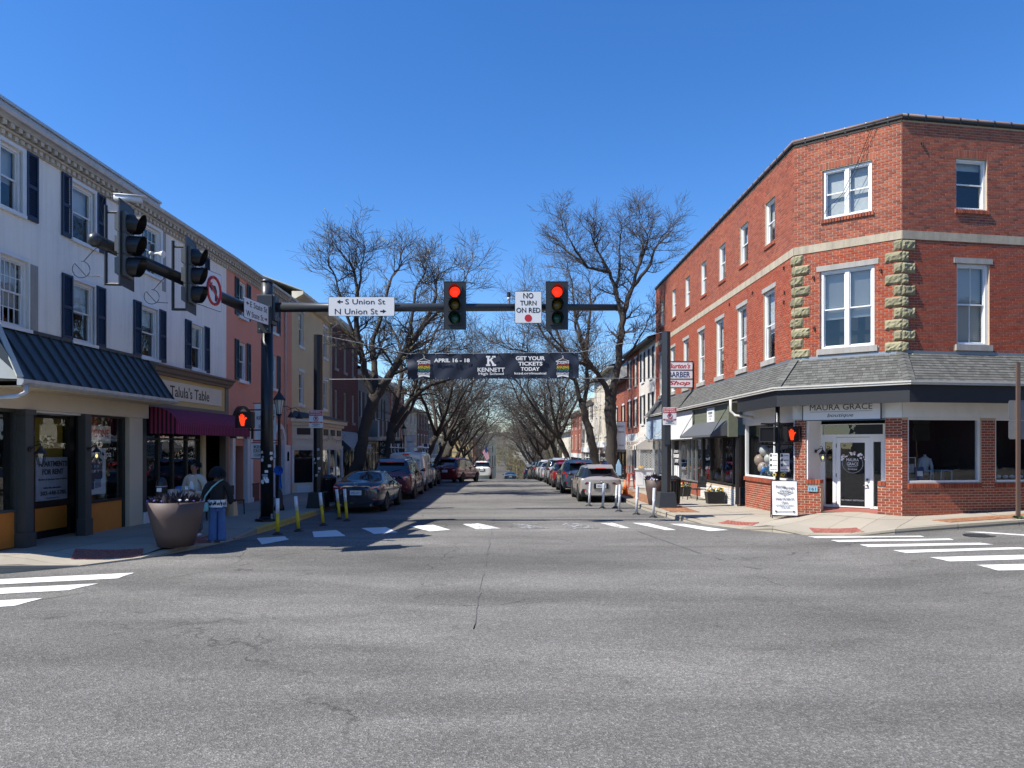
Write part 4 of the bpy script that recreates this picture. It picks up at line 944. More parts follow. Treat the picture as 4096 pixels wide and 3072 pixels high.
def upper(t, Lx, w3, w2, mull3=False, x0=0.0):
    ops = [(a, b, 8.05, 9.34) for a, b in w3] + [(a, b, 4.63, 6.7) for a, b in w2]
    wall(t, x0, Lx, 3.6, 10.2, ops, M('mortar'))
    h = ops + [(a - .08, b + .08, 9.34, 9.545) for a, b in w3] + [(a - .06, b + .06, 7.93, 8.05) for a, b in w3] + [(a - .1, b + .1, 6.7, 6.84) for a, b in w2] + [(a - .1, b + .1, 4.47, 4.63) for a, b in w2] + [(x0, Lx, 7.22, 7.44)]
    rs = rects(x0, Lx, 4.4, 10.18, h)
    lay(t, [r_ for r_ in rs if r_[2] > 7.4], M('brick_upper')); lay(t, [r_ for r_ in rs if r_[2] <= 7.4], M('brick_lower'))
    for a, b in w3: lay(t, soldier(a - .075, b + .075, 9.35, 9.535), M('brick_upper')); lay(t, soldier(a - .05, b + .05, 7.94, 8.045), M('brick_upper'), 0, .05)
    box(t, 'belt_course', x0, Lx, -.022, 0, 7.225, 7.435, 'belt_stone')
    box(t, 'flashing', x0, Lx, -.02, 0, 4.36, 4.46, 'steel_galv')
    return ops
S3w = [(c - .39, c + .39) for c in (1.55, 3.95, 6.38, 8.83, 11.2, 13.53, 15.8)]; S2w = [(a, a + .9) for a in (.85, 3.25, 5.65, 8.06, 10.48, 12.88, 15.28)]
upper(A_, RB_L, S3w, S2w)
for i, (a, b) in enumerate(S3w): window(A_, a, b, 8.06, 9.33, y=.05, blind=(.5, .4, .9, .6, .7, .4, .6)[i], bm='curtain')
for i, (a, b) in enumerate(S2w): window(A_, a, b, 4.64, 6.69, y=.05, blind=(.9, .6, .95, .8, .7, .9, .6)[i], sill=(.1, 0, .15, .06, 'stone_grey'), lintel=(.1, .13, .02, 'stone_grey'), bm='curtain')
room(A_, 0, RB_L, 3.6, 10.1, .5)
C_ = face((7.8, 19.15), (9.84, 17.6)); CL = C_['L']
upper(C_, CL, [(.72, 1.89)], [(.66, 1.95)])
window(C_, .73, 1.88, 8.06, 9.33, y=.04, blind=.97, mull=True, bm='curtain', case=.06)
window(C_, .67, 1.94, 4.64, 6.69, y=.04, blind=.62, mull=True, slats=True, sill=(.08, 0, .15, .06, 'stone_grey'), lintel=(.1, .13, .02, 'stone_grey'), case=.065)
room(C_, .1, CL - .1, 3.6, 10.1, .5)
D_ = face((9.84, 17.6), (9.84 + .986 * 9, 17.6 + .165 * 9)); DL = D_['L']
W3r = [(1.52, 2.41), (6.2, 7.1)]; W2r = [(1.54, 2.48), (6.2, 7.15)]
upper(D_, DL, W3r, W2r)
for a, b in W3r: window(D_, a + .005, b - .005, 8.06, 9.33, y=.06, blind=.18, bm='curtain')
for a, b in W2r: window(D_, a + .005, b - .005, 4.64, 6.69, y=.06, blind=.98, cols=2, slats=True, sill=(.06, 0, .15, .06, 'stone_grey'), lintel=(.09, .13, .02, 'stone_grey'), case=.07)
room(D_, .1, DL, 3.6, 10.1, .5)
# iron wall anchors
for t, pts in ((A_, ((16.9, 7.05), (16.95, 6.35), (16.9, 6.1), (14.4, 6.9), (12.1, 7.0))), (C_, ((.5, 6.55), (2.1, 6.5), (.52, 5.2))), (D_, ((.55, 9.6),))):
    for x, z in pts:
        mb = MB(); mb.box(x - .012, x + .012, -.05, 0, z - .05, z + .05); mb.box(x - .05, x + .02, -.03, -.01, z + .02, z + .04); mb.build('wall_anchor', mat('rust', (.05, .025, .018), .8, .3, 20), t)
# coping with clay tile rings
def coping(t, x0, x1, first):
    run(t, 'coping', [(.3, 10.18), (-.05, 10.18), (-.07, 10.2), (-.07, 10.235), (.3, 10.26)], x0, x1, 'car_trim')
    mb = MB(); mb.tube([(x0, -.03, 10.275), (x1, -.03, 10.275)], .045, 10); mb.build('coping_roll', mat('clay_tile', (.2, .13, .1), .6, .2, 5), t, True)
    n = int((x1 - x0) / .49)
    for i in range(n):
        x = x0 + first + i * .49; mb = MB(); mb.tube([(x, -.03, 10.275), (x + .035, -.03, 10.275)], .054, 10); mb.box(x + .005, x + .03, -.065, -.03, 10.16, 10.24); mb.build('coping_ring', M('pole_grey'), t)
coping(A_, 0, RB_L + .02, .3); coping(C_, -.02, CL + .02, .3); coping(D_, -.02, DL, .12)
# sandstone quoins
def quoins(t, xa, xb, zt, n, near, wl, ws, hq=.25, gap=.03, first=0):
    for i in range(n):
        w = wl if (i + first) % 2 else ws; z1 = zt - i * (hq + gap); z0 = z1 - hq
        x0, x1 = (xa, xa + w) if near == 'l' else (xb - w, xb)
        m = MB(); nx = max(3, round(w / .05)); nz = 5; vs = []
        for j in range(nz + 1):
            for q in range(nx + 1):
                ed = q in (0, nx) or j in (0, nz); vs.append((lerp(x0, x1, q / nx), -.012 if ed else -.055 + random.uniform(-.016, .016), lerp(z0, z1, j / nz)))
        m.add(vs, [(j * (nx + 1) + q, j * (nx + 1) + q + 1, (j + 1) * (nx + 1) + q + 1, (j + 1) * (nx + 1) + q) for j in range(nz) for q in range(nx)])
        m.add([(x0, 0, z0), (x1, 0, z0), (x1, 0, z1), (x0, 0, z1), (x0, -.012, z0), (x1, -.012, z0), (x1, -.012, z1), (x0, -.012, z1)], [(0, 1, 5, 4), (1, 2, 6, 5), (2, 3, 7, 6), (3, 0, 4, 7)])
        m.build('quoin', M('quoin_stone'), t)
quoins(C_, -.01, 0, 7.2, 11, 'l', .42, .24); quoins(A_, 0, RB_L + .03, 7.2, 11, 'r', .13, .2)
quoins(C_, 0, CL + .02, 7.2, 11, 'r', .4, .2); quoins(D_, -.02, 0, 7.2, 11, 'l', .2, .38)
# loose cables hanging from the roof
mb = MB(); mb.tube([(1.95, -.1, 10.25), (1.6, -.06, 9.4), (1.2, -.05, 8.6), (.82, -.05, 8.3), (.78, -.06, 8.18)], .007, 4); mb.tube([(1.98, -.09, 10.25), (1.65, -.07, 9.35), (1.3, -.05, 8.65), (.9, -.05, 8.22), (.8, -.06, 8.18)], .005, 4); mb.build('loose_cable', M('sign_black'), C_)
# ---- skirt roof
def pt(x, y, z): return MI @ Vector((x, y, z))
T_ = [(7.8, 36.7), (7.8, 19.15), (9.84, 17.6), (9.84 + .986 * 9, 17.6 + .165 * 9)]
E_ = [(7.2, 36.7), (7.2, 18.85), (9.68, 16.97), (9.84 + .986 * 9 + .6 * .165, 17.6 + .165 * 9 - .6 * .986)]
ZT, ZE = 4.4, 3.64
mb = MB()
for i in range(3):
    mb.quad(pt(*E_[i], ZE - .02), pt(*E_[i + 1], ZE - .02), pt(*T_[i + 1], ZT - .02), pt(*T_[i], ZT - .02))
    mb.quad(pt(*E_[i], ZE - .06), pt(*E_[i + 1], ZE - .06), pt(*T_[i + 1], ZE - .06), pt(*T_[i], ZE - .06))
mb.poly([pt(*E_[0], ZE - .03), pt(*T_[0], ZT), pt(*T_[0], ZE - .06)])
skirt = mb.build('skirt_roof', M('asphalt_shingle_dark'), A_)
SH = []
cpos = Vector((0, 0, CH))
for i in range(3):
    a = Vector((*E_[i], ZE)); b = Vector((*E_[i + 1], ZE)); c = Vector((*T_[i + 1], ZT)); d = Vector((*T_[i], ZT)); ux = (b - a).normalized()
    up0 = (d - a) - ux * (d - a).dot(ux); sl_ = up0.length; vy = up0.normalized(); nz = ux.cross(vy).normalized()
    if nz.z < 0: nz = -nz
    nrow = 11
    for j in range(nrow):
        t0 = j / nrow; t1 = (j + 1) / nrow; l = a.lerp(d, t0); r_ = b.lerp(c, t0); x = l; Lr = (r_ - l).length; s = -random.uniform(0, .12)
        while s < Lr - .01:
            w = random.choice((.095, .12, .14, .17)); s0 = max(0, s); s1 = min(Lr, s + w) - .004; s += w
            if s1 - s0 < .02: continue
            SH.append((l + ux * s0, ux, vy, nz, s1 - s0, sl_ / nrow * 1.12))
wm = MB(); wm.hexa([(0, 0, 0), (1, 0, 0), (1, 1, -.002), (0, 1, -.002), (0, 0, .014), (1, 0, .014), (1, 1, .002), (0, 1, .002)]); wme = wm.mesh('shingle', M('asphalt_shingle'))
SH.sort(key=lambda q: (q[0] - cpos).length / q[4] ** .5)
def shm(q):
    p, ux, vy, nz, w, h = q; m_ = Matrix(((ux.x * w, vy.x * h, nz.x, p.x), (ux.y * w, vy.y * h, nz.y, p.y), (ux.z * w, vy.z * h, nz.z, p.z), (0, 0, 0, 1))); return MI @ m_
for q in SH[:300]:
    o = ob('shingle', wme, skirt); o.matrix_basis = shm(q)
mb = MB()
for q in SH[300:]: mb.T = shm(q); mb.rnd = random.random(); mb.hexa([v.co for v in wme.vertices])
mb.build('shingles', M('asphalt_shingle'), skirt, kind='stuff')
for i in (1, 2):          # hip caps
    a = Vector((*E_[i], ZE + .02)); b = Vector((*T_[i], ZT + .02)); dn = (Vector((*E_[i], 0)) - Vector((*T_[i], 0))).normalized(); sd = Vector((-dn.y, dn.x, 0)) * .13; n = 9
    for j in range(n):
        p = a.lerp(b, j / n); q = a.lerp(b, (j + 1.15) / n); m_ = MB(); u_ = Vector((0, 0, .012))
        m_.hexa([MI @ v for v in (p - sd - u_ * 2.2, p + u_, p + u_ * 2.4, p - sd - u_, q - sd - u_ * 3, q - u_ * .5, q + u_ * .2, q - sd - u_ * 2)])
        m_.hexa([MI @ v for v in (p + u_, p + sd - u_ * 2.2, p + sd - u_, p + u_ * 2.4, q - u_ * .5, q + sd - u_ * 3, q + sd - u_ * 2, q + u_ * .2)]); m_.build('hip_cap', M('asphalt_shingle'), skirt)
def along(name, o0, o1, z0, z1, m, pts=(0, 1, 2, 3), parent=A_, cut=None):
    """strip following the eave, set in by o0..o1 metres"""
    m_ = MB()
    P0 = [Vector(T_[i]).lerp(Vector(E_[i]), o0 / .6) for i in range(4)]; P1 = [Vector(T_[i]).lerp(Vector(E_[i]), o1 / .6) for i in range(4)]
    if cut: f = (T_[0][1] - cut) / (T_[0][1] - T_[1][1]); P0[0] = P0[0].lerp(P0[1], f); P1[0] = P1[0].lerp(P1[1], f)
    for i in pts[:-1]:
        m_.hexa([pt(*P0[i], z0), pt(*P0[i + 1], z0), pt(*P1[i + 1], z0), pt(*P1[i], z0), pt(*P0[i], z1), pt(*P0[i + 1], z1), pt(*P1[i + 1], z1), pt(*P1[i], z1)])
    return m_.build(name, M(m), parent)
along('gutter', .6, .67, 3.56, 3.645, 'gutter_white'); along('gutter_lip', .67, .69, 3.61, 3.65, 'gutter_white')
along('fascia_board', .5, .58, 3.14, 3.56, 'slate_board', cut=22.3)
along('soffit', .0, .5, 3.5, 3.53, 'white_trim')
mb = MB(); mb.tube([pt(7.1, 22.35, 3.56), pt(7.1, 22.35, 3.2), pt(7.2, 22.2, 3.05), pt(7.6, 21.8, 2.98)], .045, 8); mb.build('downpipe', M('gutter_white'), A_, True)
# ---- ground floor, right face
G_ = D_
ops = [(.17, 2.23, 1.17, 2.8), (2.66, 5.4, 1.17, 2.8), (5.9, 8.4, 1.17, 2.8)]
wall(G_, 0, DL, .0, 2.8, ops, M('mortar'), name='shop_wall')
lay(G_, rects(0, DL, .2, 2.8, [(a - .02, b + .02, 1.02, 2.81) for a, b, _, _ in ops], .067, .18, .014), M('brick_shop'))
for a, b, _, _ in ops: lay(G_, soldier(a - .02, b + .02, 1.03, 1.155), M('brick_shop'), 0, .03)
box(G_, 'white_band', 0, DL, -.03, .1, 2.8, 3.5, 'white_trim')
for i, (a, b, z0, z1) in enumerate(ops): storefront(G_, a, b, z0, z1, (), 'white_trim', y=.03, kick=.055, wid=.09, depth=1.5, skew=1.25 if i == 0 else 0)
# ---- ground floor, left kneewall with corner window and the entrance recess
K_ = face((7.8, 23.05), (7.8, 19.15)); KLn = K_['L']; BK = (.067, .18, .014)
wall(K_, 0, KLn, -.05, 1.02, [], M('mortar'), name='kneewall', depth=.2); lay(K_, rects(0, KLn, .12, 1.0, [], *BK), M('brick_shop')); lay(K_, soldier(0, KLn, 1.0, 1.12), M('brick_shop'), 0, .06)
storefront(K_, .02, KLn - .02, 1.12, 2.8, (2.45,), 'white_trim', y=.0, kick=.06, wid=.07, depth=1.0, skew1=.75); box(K_, 'white_band', -.1, KLn + .03, -.05, .1, 2.8, 3.42, 'white_trim')
GC = face((7.8, 19.15), (9.84, 17.6)); GL = GC['L']
for a, b in ((0, .31), (2.197, GL)):
    wall(GC, a, b, .0, 2.8, [], M('mortar'), name='brick_pier', depth=.3); lay(GC, rects(a, b, .24, 2.8, [], *BK), M('brick_shop'))
for a, b in ((.31, .67), (2.02, 2.197)):
    box(GC, 'low_wall', a, b, .006, .3, 0, 1.1, 'mortar'); lay(GC, rects(a, b, .24, 1.08, [], *BK), M('brick_shop'), .006); lay(GC, soldier(a, b, 1.08, 1.2), M('brick_shop'), .006, .03); box(GC, 'cap', a, b, -.01, .31, 1.1, 1.195, 'brick_shop')
box(GC, 'white_band', -.02, GL, -.03, .1, 2.8, 3.45, 'white_trim'); adopt(K_)
P1 = Vector((8.047, 18.96)); Q1 = Vector((8.65, 19.45)); Q2 = Vector((9.9, 18.49)); P2 = Vector((9.549, 17.82))
SW = face(tuple(P1), tuple(Q1)); SL = SW['L']
mb = MB()
for i in range(21): z = .4 + i * .116; mb.prism([(.1, .0, z), (.1, -.02, z), (.1, -.002, z + .114)], (SL - .1, 0, 0))
mb.quad((0, .01, 0), (SL, .01, 0), (SL, .01, 2.9), (0, .01, 2.9)); mb.build('clapboards', M('white_paint'), SW); box(SW, 'corner_board', .02, .1, -.03, .0, .3, 2.8, 'white_trim')
SR = face(tuple(Q2), tuple(P2)); mb = MB(); mb.quad((0, 0, 0), (SR['L'], 0, 0), (SR['L'], 0, 2.9), (0, 0, 2.9)); mb.build('recess_wall', M('white_paint'), SR); adopt(SR)
DF = face(tuple(Q1), tuple(Q2)); FL = DF['L']
mb = MB(); z0, z1 = .44, 2.68
for a, b in ((0, .07 * FL), (.195 * FL, .245 * FL), (.775 * FL, .825 * FL), (.94 * FL, FL)): mb.box(a, b, -.02, .1, z0, 2.33)
mb.box(0, FL, -.03, .1, 2.33, 2.4); mb.box(0, FL, -.03, .1, 2.66, z1); mb.box(0, .05, -.025, .1, 2.4, 2.66); mb.box(FL - .05, FL, -.025, .1, 2.4, 2.66)
for a, b in ((.07, .195), (.825, .94)): mb.box(a * FL, b * FL, -.01, .08, z0, .5); mb.box(a * FL, b * FL, -.01, .08, 2.2, 2.33)
ent = mb.build('entrance_frame', M('white_trim'), DF)
dm = MB(); a, b = .247 * FL, .773 * FL; gA, gB = .314 * FL, .696 * FL
dm.box(a, gA, .0, .05, z0 + .01, 2.32); dm.box(gB, b, .0, .05, z0 + .01, 2.32); dm.box(gA, gB, .002, .048, z0 + .01, .48); dm.box(gA, gB, .002, .048, 2.18, 2.32); dr_ = dm.build('door', M('white_trim'), DF)
for q0, q1, s0, s1, par in ((gA, gB, .48, 2.18, dr_), (.07 * FL, .195 * FL, .5, 2.2, ent), (.825 * FL, .94 * FL, .5, 2.2, ent), (.05, FL - .05, 2.4, 2.66, ent)):
    g = MB(); g.quad((q0, .03, s0), (q1, .03, s0), (q1, .03, s1), (q0, .03, s1)); g.build('pane', M('pane_shop'), par)
h = MB(); h.tube([(b - .06, -.05, 1.2), (b - .06, 0, 1.2)], .03, 8); h.tube([(b - .06, -.05, 1.05), (b - .06, 0, 1.05)], .025, 8); h.tube([(b - .06, -.05, 1.05), (b - .15, -.05, 1.04)], .012, 6); h.build('handle', M('black_paint'), dr_)
for z in (.5, 1.25, 2.05): h = MB(); h.tube([(a + .004, -.012, z), (a + .004, -.012, z + .1)], .012, 6); h.build('hinge', M('black_paint'), dr_)
mb = MB(); mb.quad((-.2, .9, .2), (FL + .2, .9, .2), (FL + .2, .9, 2.8), (-.2, .9, 2.8)); mb.build('interior', M('interior_dark'), DF)
dl = thing('door_lettering', 'white wreath and shop name lettered on the boutique door glass', 'lettering', fr(DF) @ Vector(((gA + gB) / 2, .02, 1.62)), DF.rotation_euler.z)
mb = MB()
for i in range(30):
    t0 = math.pi * (.62 + i / 30 * 1.76); mb.tube([(.25 * math.cos(t0), 0, .25 * math.sin(t0)), (.25 * math.cos(t0 + .19), 0, .25 * math.sin(t0 + .19))], .008, 4)
mb.build('ring', M('print_grey'), dl)
mb = MB()
for i in range(26): t0 = math.pi * random.uniform(.12, .88); r_ = random.uniform(.23, .32); mb.blob((r_ * 1.05 * math.cos(t0), -.004, r_ * math.sin(t0)), (random.uniform(.02, .04), .006, random.uniform(.02, .04)), 6, random.choice((0, 0, 1)))
mb.build('blossoms', [M('print_white'), mat('blush', (.55, .33, .28), .6, .1)], dl)
for t_, x, z0_, z1_ in (('MAURA', .15, .06, .14), ('GRACE', .14, -.05, .03), ('boutique', .11, -.18, -.12)): letter(t_, -x, x, z0_, z1_, M('print_white'), dl, y=-.006)
mb = MB(); mb.box(-.12, .12, -.006, -.004, -.088, -.08); mb.build('rule', M('print_white'), dl)
letter('NO PUBLIC RESTROOM', -.28, .28, -1.0, -.96, M('print_grey'), dl, y=-.006)
mb = MB(); 
fl_ = MB(); fl_.poly([pt(8.33, 18.76, .36), pt(8.6, 19.5, .435), pt(9.95, 18.46, .435), pt(9.41, 17.94, .38)]); fl_.build('recess_floor', M('paver_red'), A_)
cl_ = MB(); cl_.poly([pt(7.9, 19.1, 2.86), pt(8.6, 19.6, 2.86), pt(10.05, 18.5, 2.86), pt(9.7, 17.75, 2.86)]); cl_.build('recess_ceiling', M('white_trim'), A_)
wall_lantern('wall_lantern', 'black lantern with a lit bulb on the white clapboards beside the boutique door', fr(SW) @ Matrix.Translation((.45, -.02, 1.95)), True, 1.0)
hn = thing('number_plate', 'pale blue house number plate on the low brick wall by the boutique door', 'plate', fr(GC) @ Vector((.36, -.02, .88)), GC.rotation_euler.z); box(hn, 'plate', 0, .24, -.012, 0, 0, .14, mat('plate_blue', (.2, .36, .45), .5, .1).name); letter('161', .04, .2, .03, .11, M('sign_black'), hn, y=-.014)
adopt(SW); adopt(DF); adopt(GC); CFR = fr(C_); DFR = fr(D_); adopt(C_); adopt(D_)
# ---- shopfronts along the left face, under the skirt roof
SF = face((7.55, 36.6), (7.55, 23.1))
box(SF, 'sign_board', .1, 4.2, -.28, .0, 2.45, 3.5, mat('pale_blue_board', (.36, .46, .55), .6, .06, 3).name)
box(SF, 'sign_board', 4.25, 9.1, -.26, .0, 2.4, 3.5, 'white_paint')
sg = MB()
for i in range(7): sg.box(9.2, 13.45, -.24, 0, 2.45 + i * .152, 2.45 + i * .152 + .148)
sg.build('sage_boards', M('sage_board'), SF); box(SF, 'corner_board', 13.45, 13.58, -.3, 0, 2.4, 3.5, 'sage_board'); box(SF, 'corner_board', 13.45, 13.55, -.04, .05, .2, 2.4, 'slate_board'); box(SF, 'corner_board', 9.1, 9.2, -.3, 0, 2.4, 3.5, 'sage_board')
aw = MB(); aw.quad((9.2, -.25, 2.95), (13.4, -.25, 2.95), (13.4, -.8, 2.47), (9.2, -.8, 2.47)); aw.quad((9.2, -.8, 2.47), (13.4, -.8, 2.47), (13.4, -.8, 2.4), (9.2, -.8, 2.4))
for x in (9.2, 13.4): aw.poly([(x, -.25, 2.95), (x, -.8, 2.47), (x, -.8, 2.4), (x, -.25, 2.45)])
awn = aw.build('awning', M('grey_fabric'), SF)
for x in (9.25, 13.35): ro = MB(); ro.tube([(x, -.25, 3.4), (x, -.8, 2.47)], .012, 5); ro.build('rod', M('black_paint'), awn)
wall(SF, 9.2, 13.5, -.1, .75, [], M('mortar'), name='white_brick_base', depth=.1); brick_mesh('brick', rects(9.2, 13.5, .05, .72, [], .07, .19), mat('brick_white', (.66, .65, .62), .8, .06, 8, rand=.15), SF)
storefront(SF, 9.3, 13.45, .75, 2.45, (10.3, 11.8, 12.9), 'dark_wood', kick=.08, depth=1.6, wid=.05, back='interior_dark')
storefront(SF, 4.3, 9.1, .12, 2.42, (5.6, 7.0, 7.6, 8.2), 'steel_galv', kick=.6, kickm='brick_shop', depth=1.5)
storefront(SF, .1, 4.2, .12, 2.45, (1.4, 2.8), 'white_trim', kick=.6, depth=1.5); box(SF, 'post', 3.6, 3.75, -.1, .1, .1, 2.45, 'weathered_board')
SFR = fr(SF); adopt(SF)
# bricks: the 300 that show largest are single bricks, the rest is one mass per kind of brick
def shown(b):
    T, (x0, x1, z0, z1), m_, y, p = b; c = T @ Vector(((x0 + x1) / 2, y, (z0 + z1) / 2)); n_ = T.to_3x3() @ Vector((0, -1, 0)); v = c - cpos
    if abs(c.x / c.y * F0 + U0 - 2048) > 2040: return 0
    return (x1 - x0) * (z1 - z0) * max(0, -n_.dot(v)) / v.length ** 3
BR_ALL.sort(key=shown, reverse=True)
um = MB(); um.hexa([(0, 0, 0), (1, 0, 0), (1, 0, 1), (0, 0, 1), (.015, -1, .05), (.985, -1, .05), (.985, -1, .95), (.015, -1, .95)])
BME = {}
for T, (x0, x1, z0, z1), m_, y, p in BR_ALL[:300]:
    if m_.name not in BME: BME[m_.name] = um.mesh('brick', m_)
    o = ob('brick', BME[m_.name], A_); o.matrix_basis = MI @ T @ Matrix.LocRotScale(Vector((x0, y + .001, z0)), None, Vector((x1 - x0, p + random.uniform(0, .004), z1 - z0)))
for mname in ('brick_upper', 'brick_lower', 'brick_shop'):
    bs = [b for b in BR_ALL[300:] if b[2].name == mname]; me = None; V = []; Fc = []; Rn = []
    for T, (x0, x1, z0, z1), m_, y, p in bs:
        T2 = MI @ T; k = len(V); pr = y - p + random.uniform(-.002, .002); e = .003
        V += [tuple(T2 @ Vector(q)) for q in ((x0, y + .001, z0), (x1, y + .001, z0), (x1, y + .001, z1), (x0, y + .001, z1), (x0 + e, pr, z0 + e), (x1 - e, pr, z0 + e), (x1 - e, pr, z1 - e), (x0 + e, pr, z1 - e))]
        Fc += [(k + 4, k + 5, k + 6, k + 7), (k, k + 1, k + 5, k + 4), (k + 1, k + 2, k + 6, k + 5), (k + 2, k + 3, k + 7, k + 6), (k + 3, k, k + 4, k + 7)]; Rn += [random.random()] * 8
    me = bpy.data.meshes.new('brickwork'); me.from_pydata(V, [], Fc); me.materials.append(M(mname)); me.attributes.new('rnd', 'FLOAT', 'POINT').data.foreach_set('value', Rn); me.update(); ob('brickwork', me, A_, kind='stuff')
mb = MB(); T0 = pt(7.85, 36.6, 0)
mb.poly([pt(x, y, 10.17) for x, y in T_] + [pt(20, 24, 10.17), pt(20, 36.7, 10.17)]); mb.quad(pt(7.8, 36.7, 0), pt(20, 36.7, 0), pt(20, 36.7, 10.17), pt(7.8, 36.7, 10.17)); mb.build('roof', M('roof_pale'), A_)
# ---- signs and goods of the boutique
bs_ = thing('boutique_sign', 'white boutique sign board over the recessed corner entrance', 'sign', CFR @ Vector((.27, -.16, 2.77)), CFR.to_euler().z)
box(bs_, 'board', 0, 1.84, 0, .06, 0, .62, 'sign_white'); box(bs_, 'edge', -.02, 0, -.01, .07, -.015, .62, 'black_paint'); box(bs_, 'edge', 1.84, 1.86, -.01, .07, -.015, .62, 'black_paint'); box(bs_, 'edge', 0, 1.84, -.008, .068, -.016, -.001, 'black_paint')
letter('MAURA GRACE', .17, 1.66, .25, .4, M('sign_black'), bs_, bold=0); letter('boutique', .6, 1.22, .045, .16, M('sign_black'), bs_, shear=.25); box(bs_, 'rule', .17, 1.66, -.006, -.003, .208, .214, 'sign_black')
def mannequin(name, label, loc, rz, m, scale=1):
    t = thing(name, label, 'mannequin', loc, rz); a = MB(); s = scale
    a.lathe([(.13 * s, 0), (.15 * s, .1 * s), (.12 * s, .25 * s), (.17 * s, .45 * s), (.19 * s, .55 * s), (.1 * s, .62 * s), (.05 * s, .64 * s)], 14, sy=.6)
    for q in (-1, 1): a.tube([(q * .17 * s, 0, .56 * s), (q * .24 * s, -.02, .3 * s), (q * .22 * s, -.06, .02 * s)], [.06 * s, .055 * s, .04 * s], 8)
    a.build('sweater', M(m), t, True); a = MB(); a.lathe([(.045 * s, .62 * s), (.045 * s, .7 * s)], 8); a.build('neck', M('cream_trim'), t, True); a = MB(); a.lathe([(.13 * s, -.55 * s), (.15 * s, -.1 * s), (.13 * s, .02 * s)], 12, sy=.6); a.build('skirt', M('knit_black'), t, True); return t
mannequin('mannequin', 'shop mannequin in a white sweater in the large boutique window', DFR @ Vector((1.35, .85, 1.32)), DFR.to_euler().z, 'white_plastic', .78)
for nm, lb, x0, y, z0, w, h, m_ in (('card_stand', 'white framed black card standing in the large boutique window', .3, .3, 1.25, .32, .55, 'sign_black'), ('gift_box', 'blue packet on the sill of the large boutique window', .6, .25, 1.23, .22, .32, 'sign_blue')):
    t = thing(nm, lb, nm.replace('_', ' '), DFR @ Vector((x0, y, z0)), DFR.to_euler().z); box(t, 'body', 0, w, 0, .05, 0, h, m_); box(t, 'face', .03, w - .03, -.004, 0, h * .3, h * .7, 'print_grey' if m_ == 'sign_black' else 'sign_white')
    if nm == 'card_stand': fr_ = MB(); [fr_.box(*q) for q in ((0, .012, -.01, 0, 0, h), (w - .012, w, -.01, 0, 0, h), (.012, w - .012, -.01, 0, 0, .012), (.012, w - .012, -.01, 0, h - .012, h))]; fr_.build('frame', M('print_white'), t)
for i, (x, y) in enumerate(((1.0, .6), (1.75, .75))):
    t = thing('display_table', ('small pale display table left of the sweater mannequin', 'small wire display rack right of the sweater mannequin')[i], 'display', DFR @ Vector((x, y, 1.0)), DFR.to_euler().z)
    box(t, 'top', 0, .34, 0, .3, .43, .46, 'white_trim'); [box(t, 'leg', *q, 0, .43, 'white_trim') for q in ((0, .025, 0, .025), (.315, .34, 0, .025), (0, .025, .275, .3), (.315, .34, .275, .3))]
t = thing('shoe_row', 'pale shoes set out on the sill of the right boutique window', 'shoes', DFR @ Vector((2.9, .3, 1.24)), DFR.to_euler().z, None)
for i in range(5): m_ = MB(); m_.blob((i * .2, random.uniform(0, .1), .05), (.08, .05, .05), 8); m_.build('shoe', M('flower_white'), t, True)
bal = [(8.35, 21.6, 1.95, .16, 0), (8.5, 21.4, 1.9, .13, 1), (8.25, 21.75, 1.65, .17, 1), (8.45, 21.5, 1.7, .15, 0), (8.3, 21.6, 1.42, .16, 2), (8.55, 21.2, 1.6, .14, 2), (8.5, 21.0, 1.75, .15, 0), (8.45, 20.85, 1.5, .15, 1), (8.5, 20.7, 1.65, .13, 2)]
bt = thing('balloon_cluster', 'bunch of white, tan and blush balloons in the corner window', 'balloons', (8.4, 21.4, 1.2))
mat('balloon_tan', (.45, .33, .26), .35, .05); mat('balloon_white', (.7, .68, .64), .35, .04); mat('balloon_blush', (.55, .42, .36), .35, .05)
for x, y, z, r_, k in bal: m_ = MB(); m_.blob((x - 8.62, y - 20.75, z - 1.2), (r_, r_, r_ * 1.12), 12); m_.build('balloon', M(('balloon_white', 'balloon_tan', 'balloon_blush')[k]), bt, True)
t = thing('blue_bucket', 'blue bucket on the ledge of the corner window under the balloons', 'bucket', (8.1, 22.2, 1.2)); m_ = MB(); m_.lathe([(.1, 0), (.14, .25), (.13, .25), (.1, .03)], 14); m_.build('body', mat('bucket_blue', (.03, .2, .55), .4, .05), t, True)
t = thing('green_garment', 'green garment hanging between the balloons in the corner window', 'garment', (8.3, 21.6, 1.3)); m_ = MB(); m_.lathe([(.14, 0), (.12, .3), (.15, .55), (.05, .66)], 10, sy=.5); m_.build('cloth', mat('cloth_green', (.03, .22, .08), .8, .1, 8), t, True)
t = thing('window_greenery', 'sprays of white blossom and leaves below the balloons', 'plant', (8.1, 21.7, 1.2)); m_ = MB()
for i in range(60): m_.blob((random.uniform(-.2, .2), random.uniform(-.3, .3), random.uniform(0, .35)), random.uniform(.012, .03), 5, random.choice((0, 0, 1)), .2)
m_.build('sprays', [M('flower_white'), M('foliage_green')], t)
t = thing('small_shop_sign', 'small square white sign on the sage green boards', 'sign', SFR @ Vector((11.0, -.27, 2.95)), SFR.to_euler().z); box(t, 'board', 0, .85, 0, .03, 0, .5, 'sign_white'); letter('MODERN', .2, .66, .28, .36, M('sign_black'), t); letter('LIVING', .22, .64, .18, .25, M('print_grey'), t); letter('HOME', .34, .52, .09, .13, M('print_grey'), t)
